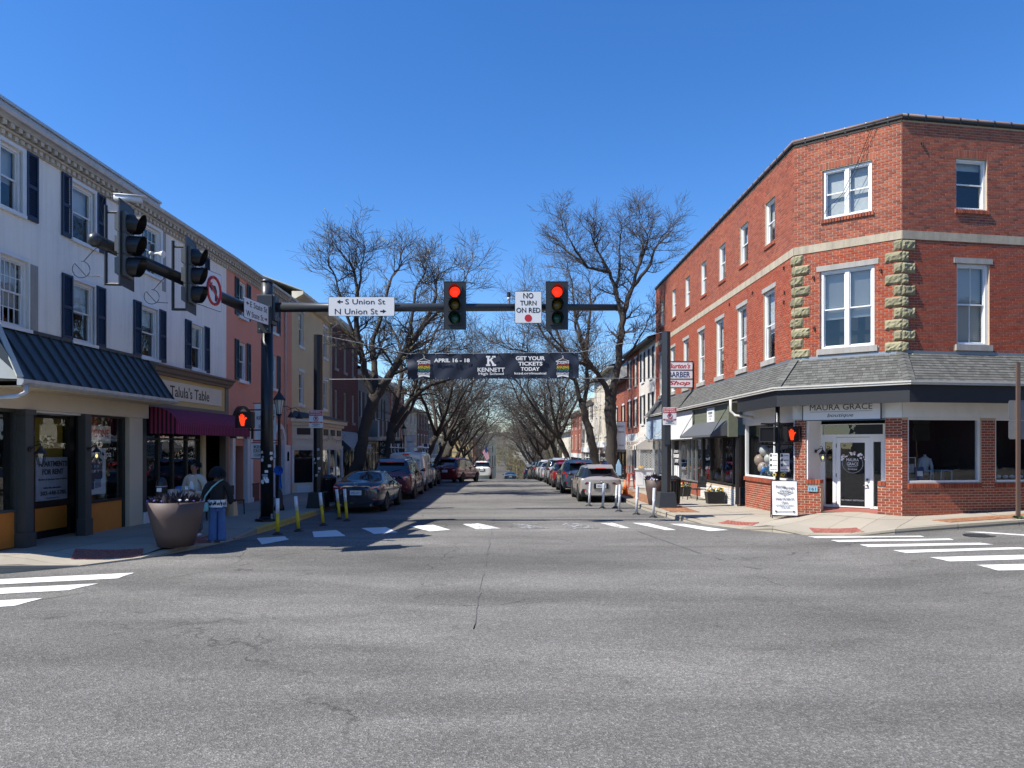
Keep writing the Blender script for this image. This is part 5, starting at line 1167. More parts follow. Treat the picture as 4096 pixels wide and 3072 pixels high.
for x, z, w, h_ in ((9.5, .85, .2, .3), (9.9, .85, .25, .22), (10.6, .85, .2, .4), (11.2, .85, .35, .2), (11.6, .85, .18, .35), (12.4, .85, .3, .3), (13.1, .9, .2, .32)):
    t = thing('shop_ware', {9.5: 'cream basket at the left end of the sage shop window', 9.9: 'white jug in the sage shop window', 10.6: 'tall wrapped vase in the sage shop window', 11.2: 'low white bowl in the sage shop window', 11.6: 'slim grey vase in the sage shop window', 12.4: 'straw basket in the sage shop window', 13.1: 'yellow basket at the right end of the sage shop window'}[x], 'ware', SFR @ Vector((x, .45, z)), 0)
    m_ = MB(); m_.lathe([(w * .35, 0), (w * .5, h_ * .4), (w * .42, h_ * .8), (w * .3, h_), (w * .25, h_)], 12); m_.build('body', M({9.5: 'kraft_paper', 9.9: 'white_plastic', 10.6: 'cream_trim', 11.2: 'white_plastic', 11.6: 'print_grey', 12.4: 'kraft_paper', 13.1: 'ochre'}[x]), t, True); m_ = MB(); m_.lathe([(w * .3, h_), (w * .36, h_ + .03), (w * .3, h_ + .05)], 12); m_.build('rim', M('kraft_paper'), t, True)
t = thing('hanging_print', 'tall white print hanging at the right end of the sage shop window', 'print', SFR @ Vector((13.0, .3, 1.55)), SFR.to_euler().z); box(t, 'sheet', 0, .45, 0, .01, 0, .8, 'print_white'); m_ = MB(); m_.blob((.22, -.004, .45), (.09, .004, .17), 10); m_.build('picture', M('planter_resin'), t)
# barber sign, hung square to the wall
t = thing('barber_sign', 'three panel hanging barber shop sign over the shingled skirt roof', 'sign', (6.62, 29.3, 4.5)); W2_ = 1.13
fm = MB(); 
for z in (0, .36, .73, 1.08): fm.box(0, W2_, -.06, .06, z, z + .03)
fm.box(-.001, .03, -.061, .061, 0, 1.11); fm.box(W2_ - .03, W2_ + .001, -.061, .061, 0, 1.11); fm.box(W2_, W2_ + .08, -.02, .02, .2, .24); fm.box(W2_, W2_ + .08, -.02, .02, .85, .89); fm.build('frame', M('sign_black'), t)
for z0, z1, tx, m_, sh in ((.03, .36, 'Shop', 'sign_red', .3), (.39, .73, 'BARBER', 'sign_blue', 0), (.76, 1.08, "Burton's", 'sign_red', .3)):
    box(t, 'panel', .03, W2_ - .03, -.05, .05, z0, z1, 'sign_white'); letter(tx, .12, W2_ - .12, z0 + .05, z1 - .06, M(m_), t, y=-.053, shear=sh, bold=.02)
t = thing('barber_lettering', 'white barber shop lettering and price cards on the shop window by the pole', 'lettering', SFR @ Vector((4.55, .07, 1.0)), SFR.to_euler().z)
letter("Burton's", .1, .85, .82, .98, M('print_white'), t, shear=.3); letter('BARBER', .0, 1.0, .6, .76, M('print_white'), t, bold=.02); letter('SHOP', .2, .85, .38, .54, M('print_white'), t, bold=.02)
for x in (.1, .4, .7): box(t, 'card', x, x + .22, 0, .006, -.25, .25, 'print_white')
# ---------------------------------------------------------------- the sunlit terrace beyond
mat('stucco_warm', (.6, .56, .5), .85, .07, 1, .2, 30, dirt=.35, dirtcol=(.35, .32, .28)); mat('cream_wall', (.62, .56, .45), .85, .06, 1, dirt=.25)
row_house('pale_stucco_house', 'pale stucco house with dark shutters next to the brick corner building', 7.8, 36.75, 41.3, 7.85, 'stucco_warm', None, 'car_trim', 2, 2, 'white_trim', 'white_trim', 'black_shutter', 1, ('stripe_pale', 'stripe_dark', 14, 'stucco_warm'))
row_house('red_brick_house', 'red brick house with dark shutters between pale stucco house and low brick shop', 7.8, 41.3, 45.4, 7.95, None, 'brick_far', 'car_trim', 2, 2, 'white_trim', 'white_trim', 'black_shutter', 1)
row_house('low_brick_shop', 'lower brick house with tall shuttered windows half hidden by the big tree', 7.8, 45.4, 51, 6.7, None, 'brick_far', 'car_trim', 2, 1, 'white_trim', 'dark_wood', 'black_shutter', 1, ('grey_fabric', 'grey_fabric', 1))
row_house('cream_house', 'cream house behind the sunlit street trees', 7.8, 51, 62, 8.4, 'cream_wall', None, 'roof_pale', 4, 2, 'white_trim', 'white_trim', None, 1)
row_house('white_house', 'white house with dark shutters farther down the sunlit side', 7.8, 62, 72, 7.2, 'stucco_warm', None, 'flat', 3, 2, 'white_trim', 'white_trim', 'black_shutter', 1)
row_house('far_brick_house', 'brick house near the end of the sunlit side', 7.8, 72, 84, 7.4, None, 'brick_far', 'flat', 3, 2, 'white_trim', 'dark_wood', None, 1)
row_house('far_cream_house', 'pale house closing the sunlit terrace', 7.8, 84, 97, 6.4, 'cream_wall', None, 'roof_pale', 3, 2, 'white_trim', 'dark_wood', None, 1)
t = thing('elements_sign', 'pale sign lettered Elements on State under the striped awning', 'sign', (6.5, 38.2, gz(38) + 1.95)); box(t, 'board', 0, 1.2, 0, .03, 0, .5, 'stripe_pale'); letter('ELEMENTS', .06, 1.14, .28, .44, M('frieze_brown'), t); letter('ON STATE', .1, 1.1, .06, .22, M('frieze_brown'), t); box(t, 'bracket', 1.2, 1.3, 0, .03, .4, .44, 'black_paint')
t = thing('lattice_screen', 'white diagonal lattice screen below the striped awning', 'lattice', (6.95, 37.2, gz(37) + .6)); m_ = MB()
for i in range(-8, 8):
    for s in (-1, 1):
        p = [(x, 0 if s > 0 else .012, z) for x, z in ((i * .14, 0), (i * .14 + 1.5, 1.5))]
        if s < 0: p = [(.8 - q[0], q[1], q[2]) for q in p]
        (x0, y0, z0), (x1, y1, z1) = p; tA = 0; pts = []
        for tt_ in [j / 40 for j in range(41)]:
            x = lerp(x0, x1, tt_); z = lerp(z0, z1, tt_)
            if 0 <= x <= .8: pts.append((x, y0, z))
        if len(pts) > 1: a, b = pts[0], pts[-1]; m_.hexa([(a[0] - .022, y0, a[2]), (a[0] + .022, y0, a[2]), (b[0] + .022, y0, b[2]), (b[0] - .022, y0, b[2]), (a[0] - .022, y0 + .01, a[2]), (a[0] + .022, y0 + .01, a[2]), (b[0] + .022, y0 + .01, b[2]), (b[0] - .022, y0 + .01, b[2])])
m_.build('laths', M('white_trim'), t); box(t, 'frame', -.04, 0, -.01, .03, 0, 1.5, 'white_trim'); box(t, 'frame', .8, .84, -.01, .03, 0, 1.5, 'white_trim')
# ---------------------------------------------------------------- signal pole with two mast arms
PX, PY = -6.2, 18.5
ma = thing('signal_pole', 'tall dark signal pole with two mast arms on the left corner', 'signal pole', (PX, PY, .14))
mb = MB(); mb.tube([(0, 0, .1), (0, 0, 5.35)], [.165, .15], 20); mb.build('pole', M('pole_black'), ma, True)
mb = MB(); mb.lathe([(.3, 0), (.3, .06), (.2, .1), (.18, .12)], 20); mb.build('base_plate', M('pole_black'), ma)
for i in range(4): w = math.pi / 4 + i * math.pi / 2; mb = MB(); mb.tube([(.25 * math.cos(w), .25 * math.sin(w), .06), (.25 * math.cos(w), .25 * math.sin(w), .2)], .03, 6); mb.build('anchor_bolt', M('steel_galv'), ma)
mb = MB(); mb.tube([(0, 0, 5.35), (0, 0, 6.2)], [.15, .145], 20); mb.lathe([(.155, 6.2), (.155, 6.24), (.08, 6.3), (.01, 6.31)], 20); mb.build('pole_top', M('pole_grey'), ma, True)
mb = MB(); mb.box(-.2, .2, -.2, .2, 5.1, 5.85); mb.box(.2, .26, -.17, .17, 5.2, 5.85); mb.box(-.17, .17, -.26, -.2, 4.85, 5.55); mb.build('arm_clamp', M('pole_grey'), ma, bevel=.012)
for p in ((.27, -.1, 5.3), (.27, -.1, 5.75), (.27, .1, 5.3), (-.1, -.28, 4.95), (.1, -.28, 4.95), (-.1, -.28, 5.45)): m_ = MB(); m_.blob(p, .022, 6); m_.build('bolt', M('steel_galv'), ma)
ZA = 5.56
mb = MB(); mb.tube([(.26, 0, ZA), (3, 0, ZA), (9.1, 0, ZA)], [.125, .112, .085], 18); mb.lathe([(.088, 0), (.088, .02)], 8, (9.1, 0, ZA)) if False else None; mb.build('mast_arm', M('pole_grey'), ma, True)
mb = MB(); mb.disc((9.1, 0, ZA), (1, 0, 0), .095, 18, .03); mb.build('arm_cap', M('pole_black'), ma)
TIP = Vector((-7.25 - PX, 12.55 - PY, 5.58)); A0 = Vector((-.04, -.26, 5.3)); ad = (TIP - A0)
mb = MB(); mb.tube([A0, A0.lerp(TIP, .5), TIP], [.13, .12, .11], 18); mb.build('mast_arm', M('pole_black'), ma, True)
mb = MB(); n_ = ad.normalized(); mb.tube([TIP - n_ * .02, TIP, TIP + n_ * .05, TIP + n_ * .1, TIP + n_ * .12], [.128, .128, .115, .07, .01], 18); mb.build('arm_cap', M('pole_grey'), ma, True)
def armpt(Y): k = (Y - PY - A0.y) / ad.y; return A0.lerp(TIP, k) + Vector((PX, PY, .14))
LIT = emit('signal_red_lit', (1, .03, .008), .85, (.5, .02, .01)); mat('lens_amber', (.2, .12, .01), .2, .1, 6); mat('lens_green', (.01, .09, .055), .2, .1, 6); mat('lens_red', (.22, .01, .008), .2, .1, 6)
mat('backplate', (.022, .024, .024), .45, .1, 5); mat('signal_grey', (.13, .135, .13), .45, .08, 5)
def signal(label, loc, rz, lit, w=.47, h=1.05, d=.12, group=None, arm=.0, s=1.0, back=.14, visor=.24):
    t = thing('traffic_signal', label, 'traffic signal', loc, rz, group)       # faces local -y, centre of the middle lens at the origin
    sp = .285 * s; R_ = .115 * s
    bp = MB(); bp.prism([(-w / 2, 0, -h / 2), (w / 2, 0, -h / 2), (w / 2, 0, h / 2), (-w / 2, 0, h / 2)], (0, .012, 0)); bp.build('backplate', M('backplate'), t)
    ed = MB(); e = .014
    for q in ((-w / 2 - e, -w / 2, -h / 2 - e, h / 2 + e), (w / 2, w / 2 + e, -h / 2 - e, h / 2 + e), (-w / 2, w / 2, h / 2, h / 2 + e), (-w / 2, w / 2, -h / 2 - e, -h / 2)): ed.box(q[0], q[1], -.004, .016, q[2], q[3])
    ed.build('backplate_rim', M('pole_grey'), t)
    for i, k in enumerate((1, 0, -1)):
        z = k * sp; hm = MB(); hw = .15 * s
        hm.box(-hw, hw, -.045, 0, z - sp / 2 + .006, z + sp / 2 - .006); hm.prism([(-hw, .012, z - sp / 2 + .01), (hw, .012, z - sp / 2 + .01), (hw, .012, z + sp / 2 - .01), (-hw, .012, z + sp / 2 - .01)], (0, back * .55, 0)); hm.prism([(-hw * .75, back * .55 + .012, z - sp * .36), (hw * .75, back * .55 + .012, z - sp * .36), (hw * .75, back * .55 + .012, z + sp * .36), (-hw * .75, back * .55 + .012, z + sp * .36)], (0, back * .45, 0))
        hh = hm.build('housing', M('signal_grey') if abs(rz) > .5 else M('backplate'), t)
        lm = MB(); lm.lathe([(R_, 0), (R_ * .7, .02), (.004, .032)], 20); me = lm.mesh('lens', LIT if (lit and i == 0) else M(('lens_red', 'lens_amber', 'lens_green')[i]), True)
        ob('lens', me, hh, (0, -.047, z), (R(90), 0, 0))
        vm = MB(); n = 22; ro = R_ * 1.1
        for j in range(n):
            a0 = R(-62) + R(304) * j / n; a1 = R(-62) + R(304) * (j + 1) / n
            def L_(a): return visor * (.45 + .55 * (.5 + .5 * math.sin(a)) ** .7)
            q = [(ro * math.cos(a), y, z + ro * math.sin(a)) for a, y in ((a0, -.045), (a1, -.045), (a1, -.045 - L_(a1)), (a0, -.045 - L_(a0)))]
            vm.quad(*q); vm.quad(*[(x * 1.03, y, z + (zz - z) * 1.03) for x, y, zz in q])
        vm.build('visor', M('black_paint'), hh, True)
    return t
def onarm(u, v, Y=PY - .18): return at(u, v, Y)
for u, lab in ((1820, 'traffic signal showing red beside the street name sign on the mast arm'), (2228, 'traffic signal showing red right of the no turn on red sign')):
    p = onarm(u, 1222); signal(lab, p, 0, True, w=.55, h=1.22, s=1.19, group='traffic signals over the street', back=.1)
def hanger(sig, t, z0, z1, off): pass
for Y, lab, b in ((12.87, 'side-on traffic signal near the tip of the left mast arm', 0), (14.75, 'side-on traffic signal nearer the pole on the left mast arm', 1)):
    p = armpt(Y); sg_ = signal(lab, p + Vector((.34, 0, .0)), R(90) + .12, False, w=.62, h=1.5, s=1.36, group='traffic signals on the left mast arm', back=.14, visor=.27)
    hm = MB(); hm.tube([(0, .36, -.72), (0, .36, .72)], .032, 8); hm.tube([(0, .36, .6), (0, .05, .6)], .022, 6); hm.tube([(0, .36, -.7), (0, .05, -.7)], .028, 6); hm.box(-.07, .07, .3, .42, -.08, .08); hm.build('bracket', M('black_paint'), sg_)
    cm = MB(); c0 = Vector((0, .36, -.56)); cc = Vector((.0, .62, -.42)); cm.tube([(0, .36, .1), (.05, .6, -.1), (.02, .75, -.3)] + [(.0, .78 + .15 * math.cos(a), -.45 + .15 * math.sin(a)) for a in [math.pi * (.5 + i / 8) for i in range(15)]] + [(0, .7, -.56), (0, .46, -.57)], .007, 5); cm.build('cable', M('sign_black'), sg_)
cmr = thing('traffic_camera', 'white bullet camera on top of the tip signal bracket', 'camera', armpt(12.87) + Vector((.25, 0, .86)), R(100))
mb = MB(); mb.tube([(-.02, .12, 0), (-.02, -.34, -.02)], [.055, .06], 12); mb.prism([(-.08, .12, .05), (.05, .12, .05), (.06, -.42, .035), (-.09, -.42, .035)], (0, 0, .015)); mb.build('body', M('white_plastic'), cmr, True); mb = MB(); mb.tube([(-.02, .0, -.05), (-.02, .02, -.14)], .02, 6); mb.build('mount', M('white_plastic'), cmr)
mb = MB(); mb.tube([(-.02, .12, 0), (.0, .3, .0), (.0, .36, -.2), (0, .3, -.45)], .006, 5); mb.build('cable', M('sign_black'), cmr)
def detector(label, loc, rz=0):
    t = thing('signal_detector', label, 'detector', loc, rz); a = MB(); a.tube([(0, 0, 0), (0, 0, .08)], .025, 8); a.build('stem', M('steel_galv'), t); a = MB(); a.blob((0, 0, .13), (.05, .05, .055), 10); a.build('bulb', M('lantern_glass'), t, True); a = MB(); a.tube([(0, 0, .18), (0, 0, .3)], [.05, .045], 10); a.build('head', M('black_paint'), t); return t
detector('small black and white detector standing on the mast arm over the street', at(2035, 1215, PY))
d2 = detector('black and white detector with a horn on the left mast arm', armpt(14.0) + Vector((.02, 0, .1))); a = MB(); a.tube([(.05, 0, .12), (.16, -.02, .12), (.26, -.04, .1)], [.02, .03, .07], 10); a.build('horn', M('white_plastic'), d2)
def flat_sign(name, label, cat, loc, rz, w, h, rows, border='sign_black', bg='sign_white', r=.02, th=.012, group=None):
    t = thing(name, label, cat, loc, rz, group); 
    def rr(w, h, r, y, k=5):
        pts = []
        for cx, cz, a0 in ((w / 2 - r, h / 2 - r, 0), (-w / 2 + r, h / 2 - r, 90), (-w / 2 + r, -h / 2 + r, 180), (w / 2 - r, -h / 2 + r, 270)):
            pts += [(cx + r * math.cos(R(a0 + 90 * i / k)), y, cz + r * math.sin(R(a0 + 90 * i / k))) for i in range(k + 1)]
        return pts
    m = MB(); m.prism(rr(w, h, r, 0), (0, th, 0)); m.build('panel', M(border), t)
    m = MB(); b = min(w, h) * .035; m.prism(rr(w - b, h - b, max(.005, r - b / 2), -.002), (0, .002, 0)); m.build('face', M(bg), t)
    for tx, x0, x1, z0, z1, mm, bo in rows: letter(tx, x0, x1, z0, z1, M(mm), t, y=-.005, bold=bo)
    t['rr'] = 1; return t
def arrow(t, cx, cz, s, d, m='sign_black', y=-.004):
    a = MB(); a.poly([(cx + d * s, y, cz), (cx - d * s * .1, y, cz + s * .7), (cx - d * s * .1, y, cz + s * .22), (cx - d * s, y, cz + s * .22), (cx - d * s, y, cz - s * .22), (cx - d * s * .1, y, cz - s * .22), (cx - d * s * .1, y, cz - s * .7)]); return a.build('arrow', M(m), t)
c = onarm(1446, 1226, PY - .16); un = flat_sign('street_sign', 'white Union Street name sign with two arrows on the mast arm', 'sign', c, 0, 1.71, .5, [('S Union St', -.42, .61, .06, .19, 'sign_black', .0), ('N Union St', -.69, .42, -.2, -.055, 'sign_black', .0)], r=.035)
arrow(un, -.56, .12, .08, -1); arrow(un, .56, -.125, .08, 1)
c = onarm(2113, 1229, PY - .16); nt_ = flat_sign('regulatory_sign', 'white no turn on red sign with a red disc between signals', 'sign', c, 0, .7, .83, [('NO', -.13, .13, .23, .37, 'sign_black', .01), ('TURN', -.21, .21, .05, .17, 'sign_black', .01), ('ON RED', -.31, .31, -.14, -.01, 'sign_black', .01)], r=.03)
m = MB(); m.disc((0, -.006, -.28), (0, 1, 0), .095, 22, .004); m.build('red_disc', M('sign_red'), nt_)
da = math.atan2(ad.y, ad.x) - math.pi     # direction along the left arm, read from its right-hand side
RZ = math.atan2(-ad.y, -ad.x)
stt = flat_sign('street_sign', 'white State Street name sign with arrows on the left mast arm', 'sign', armpt(17.68) + Vector((.16, 0, -.03)), RZ, 1.2, .5, [('E State St', -.32, .5, .05, .19, 'sign_black', 0), ('W State St', -.5, .32, -.19, -.05, 'sign_black', 0)], r=.035)
arrow(stt, -.44, .12, .07, -1); arrow(stt, .44, -.12, .07, 1)
nl = flat_sign('regulatory_sign', 'white no left turn sign with a red ring on the left mast arm', 'sign', armpt(15.82) + Vector((.18, 0, -.02)), RZ, .6, .84, [], r=.04)
m = MB(); m.tube([(.25 * math.cos(a), -.006, .3 * math.sin(a)) for a in [2 * math.pi * i / 36 for i in range(37)]], .035, 6); m.hexa([(-.24, -.012, .2), (-.2, -.012, .24), (.24, -.012, -.2), (.2, -.012, -.24), (-.24, -.008, .2), (-.2, -.008, .24), (.24, -.008, -.2), (.2, -.008, -.24)]); m.build('red_ring', M('sign_red'), nl)
m = MB(); m.prism([(.04, -.003, -.22), (.12, -.003, -.22), (.12, -.003, .02), (.06, -.003, .12), (-.06, -.003, .12), (-.06, -.003, .19), (-.2, -.003, .08), (-.06, -.003, -.03), (-.06, -.003, .04), (.0, -.003, .04), (.04, -.003, -.02)], (0, -.003, 0)); m.build('arrow', M('sign_black'), nl)
nr2 = flat_sign('regulatory_sign', 'no turn on red sign half hidden behind the side-on signal', 'sign', armpt(15.2) + Vector((.18, 0, -.05)), RZ, .7, .83, [('NO', -.13, .13, .23, .37, 'sign_black', .01), ('TURN', -.21, .21, .05, .17, 'sign_black', .01), ('ON RED', -.31, .31, -.14, -.01, 'sign_black', .01)], r=.03)
m = MB(); m.disc((0, -.006, -.28), (0, 1, 0), .095, 22, .004); m.build('red_disc', M('sign_red'), nr2)
# stickers on the pole
random.seed(21)
for i in range(15):
    a = R(random.uniform(225, 330)); z = random.uniform(.9, 1.75) + .1; rr_ = .167; m = MB(); s = random.uniform(.03, .055); x, y = rr_ * math.cos(a), rr_ * math.sin(a); tx, ty = -math.sin(a), math.cos(a)
    if i % 3: m.add([(x + tx * s * q, y + ty * s * q, z + s * w * .8) for q, w in ((-1, -1), (1, -1), (1, 1), (-1, 1))], [(0, 1, 2, 3)])
    else: m.add([(x + tx * s * math.cos(b), y + ty * s * math.cos(b), z + s * math.sin(b)) for b in [2 * math.pi * j / 12 for j in range(12)]], [tuple(range(12))])
    m.build('sticker', M(('print_white', 'print_grey', 'stripe_pale', 'print_white')[i % 4]), ma)
# ---------------------------------------------------------------- pedestrian signals
HAND = emit('hand_lit', (1, .05, .01), .9, (.4, .03, .01))
def ped_head(label, loc, rz, lit, s=1.0):
    t = thing('pedestrian_signal', label, 'pedestrian signal', loc, rz); w = .21 * s
    m = MB(); m.box(-w, w, 0, .2 * s, -w, w); m.build('housing', M('black_paint'), t, bevel=.015)
    m = MB(); e = .03 * s
    for q in ((-w, -w + e, -w, w), (w - e, w, -w, w), (-w + e, w - e, w - e, w), (-w + e, w - e, -w, -w + e)): m.box(q[0], q[1], -.07 * s, 0, q[2], q[3])
    m.build('hood', M('black_paint'), t)
    m = MB(); k = 11
    for i in range(k):
        x = lerp(-w + e, w - e, (i + .5) / k); m.quad((x - .012, -.05 * s, -w + e), (x + .012, -.03 * s, -w + e), (x + .012, -.03 * s, w - e), (x - .012, -.05 * s, w - e)) if not lit else None
    if lit:
        hp = [(-.02, -.15), (.06, -.15), (.075, -.02), (.13, .05), (.11, .075), (.065, .035), (.055, .13), (.035, .135), (.03, .04), (.015, .16), (-.005, .16), (-.005, .04), (-.025, .15), (-.045, .145), (-.035, .03), (-.06, .11), (-.078, .1), (-.06, -.03)]
        hm = MB(); rng = random.Random(3)
        for gx_ in range(-8, 15):
            for gz_ in range(-16, 17):
                x = gx_ * .0115; z = gz_ * .0115; ins = False; j = len(hp) - 1
                for i in range(len(hp)):
                    if (hp[i][1] > z) != (hp[j][1] > z) and x < (hp[j][0] - hp[i][0]) * (z - hp[i][1]) / (hp[j][1] - hp[i][1]) + hp[i][0]: ins = not ins
                    j = i
                if ins: hm.box((x - .0052 - .05) * s, (x + .0052 - .05) * s, -.006, -.001, (z - .0052) * s, (z + .0052) * s)
        hm.build('raised_hand', HAND, t)
    else: m.build('louvres', M('car_trim'), t)
    return t
ph = ped_head('pedestrian signal with a lit red hand strapped to the left signal pole', (PX - .5, PY - .28, 2.76), R(-4), True, 1.0)
m = MB(); m.tube([(.1, .1, .26), (.5, .1, .26)], .02, 6); m.tube([(.1, .1, -.26), (.5, .1, -.26)], .02, 6); m.tube([(.1, .1, .2), (.1, .1, .27)], .02, 6); m.tube([(.1, .1, -.2), (.1, .1, -.27)], .02, 6); m.build('bracket', M('black_paint'), ph)
sp_ = thing('pedestrian_pole', 'slim black pole with pedestrian signals in front of the boutique', 'pole', (7.37, 19.2, zs(7.37, 19.2)))
m = MB(); m.tube([(0, 0, 0), (0, 0, 3.33)], .058, 14); m.lathe([(.07, 3.33), (.07, 3.37), (.02, 3.42)], 12); m.lathe([(.12, 0), (.11, .1), (.065, .16)], 12); m.build('pole', M('pole_black'), sp_, True)
for z in (2.5, 1.93): m = MB(); m.tube([(-.45, 0, z), (.45, 0, z)], .022, 8); m.lathe([(.075, z - .04), (.075, z + .04)], 12); m.build('arm', M('black_paint'), sp_)
ped_head('dark pedestrian signal turned aside, left of the slim pole', (7.37 - .3, 19.1, 2.4), R(-40), False, .98); ped_head('pedestrian signal with a lit red hand, right of the slim pole', (7.37 + .36, 19.05, 2.4), R(8), True, .98)
for dx, rz in ((-.09, -50), (.09, 12)):
    t = thing('push_button', 'yellow pedestrian push button on the %s side of the slim pole' % ('street' if dx < 0 else 'boutique'), 'push button', (7.37 + dx, 19.12, 1.32), R(rz)); m = MB(); m.tube([(0, 0, 0), (0, -.05, 0)], .05, 12); m.build('housing', M('yellow_plastic'), t); m = MB(); m.tube([(0, -.05, 0), (0, -.06, 0)], .025, 10); m.build('button', M('sign_black'), t)
for dx, rz, lb in ((-.14, -60, 'small white crossing instruction plate on the street side of slim pole'), (.16, 6, 'small white crossing instruction plate facing out, right of the slim pole')):
    t = flat_sign('instruction_plate', lb, 'sign', (7.37 + dx, 19.11, 1.65), R(rz), .27, .5, [('START CROSSING', -.03, .11, .17, .19, 'sign_black', 0), ('DONT START', -.03, .11, .04, .07, 'sign_black', 0), ('TO CROSS', -.03, .11, -.1, -.07, 'sign_black', 0), ('PUSH BUTTON', -.1, .1, -.21, -.18, 'sign_black', 0)], r=.02); m = MB(); [m.box(-.11, -.055, -.006, -.003, z, z + .07) for z in (.15, .03, -.11)]; m.build('pictograms', M('sign_black'), t)
# ---------------------------------------------------------------- banner poles, banner and cables
def bpole(label, x, y, H, g):
    t = thing('banner_pole', label, 'pole', (x, y, zs(x, y)), 0, g); n = 8
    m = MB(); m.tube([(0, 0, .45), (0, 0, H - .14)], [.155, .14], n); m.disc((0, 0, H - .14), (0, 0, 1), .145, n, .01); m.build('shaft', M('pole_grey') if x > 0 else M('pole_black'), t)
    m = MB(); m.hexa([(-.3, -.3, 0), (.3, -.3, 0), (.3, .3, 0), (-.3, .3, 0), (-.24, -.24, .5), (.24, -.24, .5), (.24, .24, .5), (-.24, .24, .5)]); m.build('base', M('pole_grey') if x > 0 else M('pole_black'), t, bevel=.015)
    m = MB(); m.box(-.09, .09, -.165, -.13, 2.0 if x > 0 else 1.0, 2.75 if x > 0 else 1.02); m.build('cover_plate', M('pole_grey'), t); return t
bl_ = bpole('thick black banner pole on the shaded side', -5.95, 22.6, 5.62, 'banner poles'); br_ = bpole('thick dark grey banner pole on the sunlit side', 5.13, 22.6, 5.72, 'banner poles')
random.seed(5)
for i in range(9):
    m = MB(); z = random.uniform(1.0, 1.9); x = random.uniform(-.1, .1); s = random.uniform(.02, .04); m.box(x - s, x + s, -.163, -.158, z - s, z + s); m.build('sticker', M(('print_white', 'print_grey', 'stripe_pale')[i % 3]), bl_)
bn = thing('street_banner', 'navy high school musical banner strung across the street', 'banner', (-3.1, 22.6, 4.22)); BW, BH = 5.45, .81
nx, nz_ = 60, 10; vs = []
for j in range(nz_ + 1):
    for i in range(nx + 1):
        u, v = i / nx, j / nz_; rip = .02 * math.sin(u * 23 + v * 3) * (.3 + .7 * abs(2 * v - 1)) + .03 * math.exp(-((u - .02) * 14) ** 2) * math.sin(v * 9 + 1) + .03 * math.exp(-((u - .98) * 14) ** 2) * math.sin(v * 8) + .012 * math.sin(u * 51 - v * 6)
        vs.append((u * BW, rip, v * BH + .035 * u + .012 * math.sin(u * math.pi * 3) * (v - .5)))
m = MB(); m.add(vs, [(j * (nx + 1) + i, j * (nx + 1) + i + 1, (j + 1) * (nx + 1) + i + 1, (j + 1) * (nx + 1) + i) for j in range(nz_) for i in range(nx)]); m.build('cloth', M('banner_navy'), bn, True)
yb = -.05
for tx, x0, x1, z0, z1, bo in (('APRIL 16 - 18', .84, 1.98, .535, .66, .035), ('KENNETT', 2.23, 3.09, .235, .365, .02), ('High School', 2.26, 3.06, .11, .215, .012), ('GET YOUR', 3.44, 4.37, .6, .73, .035), ('TICKETS', 3.52, 4.29, .43, .555, .035), ('TODAY', 3.6, 4.2, .265, .385, .035), ('kcsd.org/musical', 3.4, 4.41, .13, .225, .02)): letter(tx, x0, x1, z0, z1, M('print_white'), bn, y=yb, bold=bo)
K = MB(); kx, kz = 2.5, .42
for q in ((0, .13, 0, .055), (0, .13, .265, .32), (.035, .1, .05, .27), (.19, .315, 0, .055), (.19, .3, .265, .32)): K.box(kx + q[0], kx + q[1], yb - .002, yb, kz + q[2], kz + q[3])
K.prism([(kx + .1, yb, kz + .14), (kx + .1, yb, kz + .2), (kx + .2, yb, kz + .28), (kx + .27, yb, kz + .28)], (0, -.002, 0)); K.prism([(kx + .12, yb - .001, kz + .175), (kx + .17, yb - .001, kz + .21), (kx + .285, yb - .001, kz + .04), (kx + .2, yb - .001, kz + .04)], (0, -.002, 0)); K.build('letter_emblem', M('print_white'), bn)
for j, (nm, c_) in enumerate((('logo_red', (.6, .03, .02)), ('logo_orange', (.7, .2, .02)), ('logo_yellow', (.75, .55, .04)), ('logo_green', (.06, .3, .07)), ('logo_blue', (.04, .12, .5)), ('logo_violet', (.25, .06, .35)))): mat(nm, c_, .5, .03)
for ox in (.31, 4.72):
    m = MB(); m.tube([(ox + .2, yb, .655), (ox + .0, yb, .57), (ox + .0, yb, .555), (ox + .42, yb, .575), (ox + .22, yb, .655), (ox + .21, yb, .68), (ox + .24, yb, .71), (ox + .22, yb, .74), (ox + .19, yb, .735)], .007, 5); m.build('hanger', M('print_white'), bn)
    for tx, z0, z1, mm in (('JOSEPH', .46, .56, 'print_white'), ('AND THE', .42, .47, 'logo_red'), ('AMAZING', .34, .42, 'logo_yellow'), ('TECHNI', .27, .335, 'logo_green'), ('COLOR', .22, .27, 'logo_blue'), ('DREAMCOAT', .13, .21, 'print_white')):
        letter(tx, ox + .02, ox + .41, z0, z1, M(mm), bn, y=yb, bold=.015)
    m = MB(); m.prism([(ox + .04, yb, .06), (ox + .2, yb, .1), (ox + .4, yb, .06), (ox + .39, yb, .12), (ox + .2, yb, .13), (ox + .04, yb, .12)], (0, -.002, 0)); m.build('ribbon', M('print_white'), bn)
for i in range(14): m = MB(); x = .1 + i * .4; m.disc((x, .0, .025 + .035 * x / BW), (0, -1, 0), .014, 8, .06); m.disc((x, .0, BH - .025 + .035 * x / BW), (0, -1, 0), .014, 8, .06); m.build('eyelet', M('steel_galv'), bn)
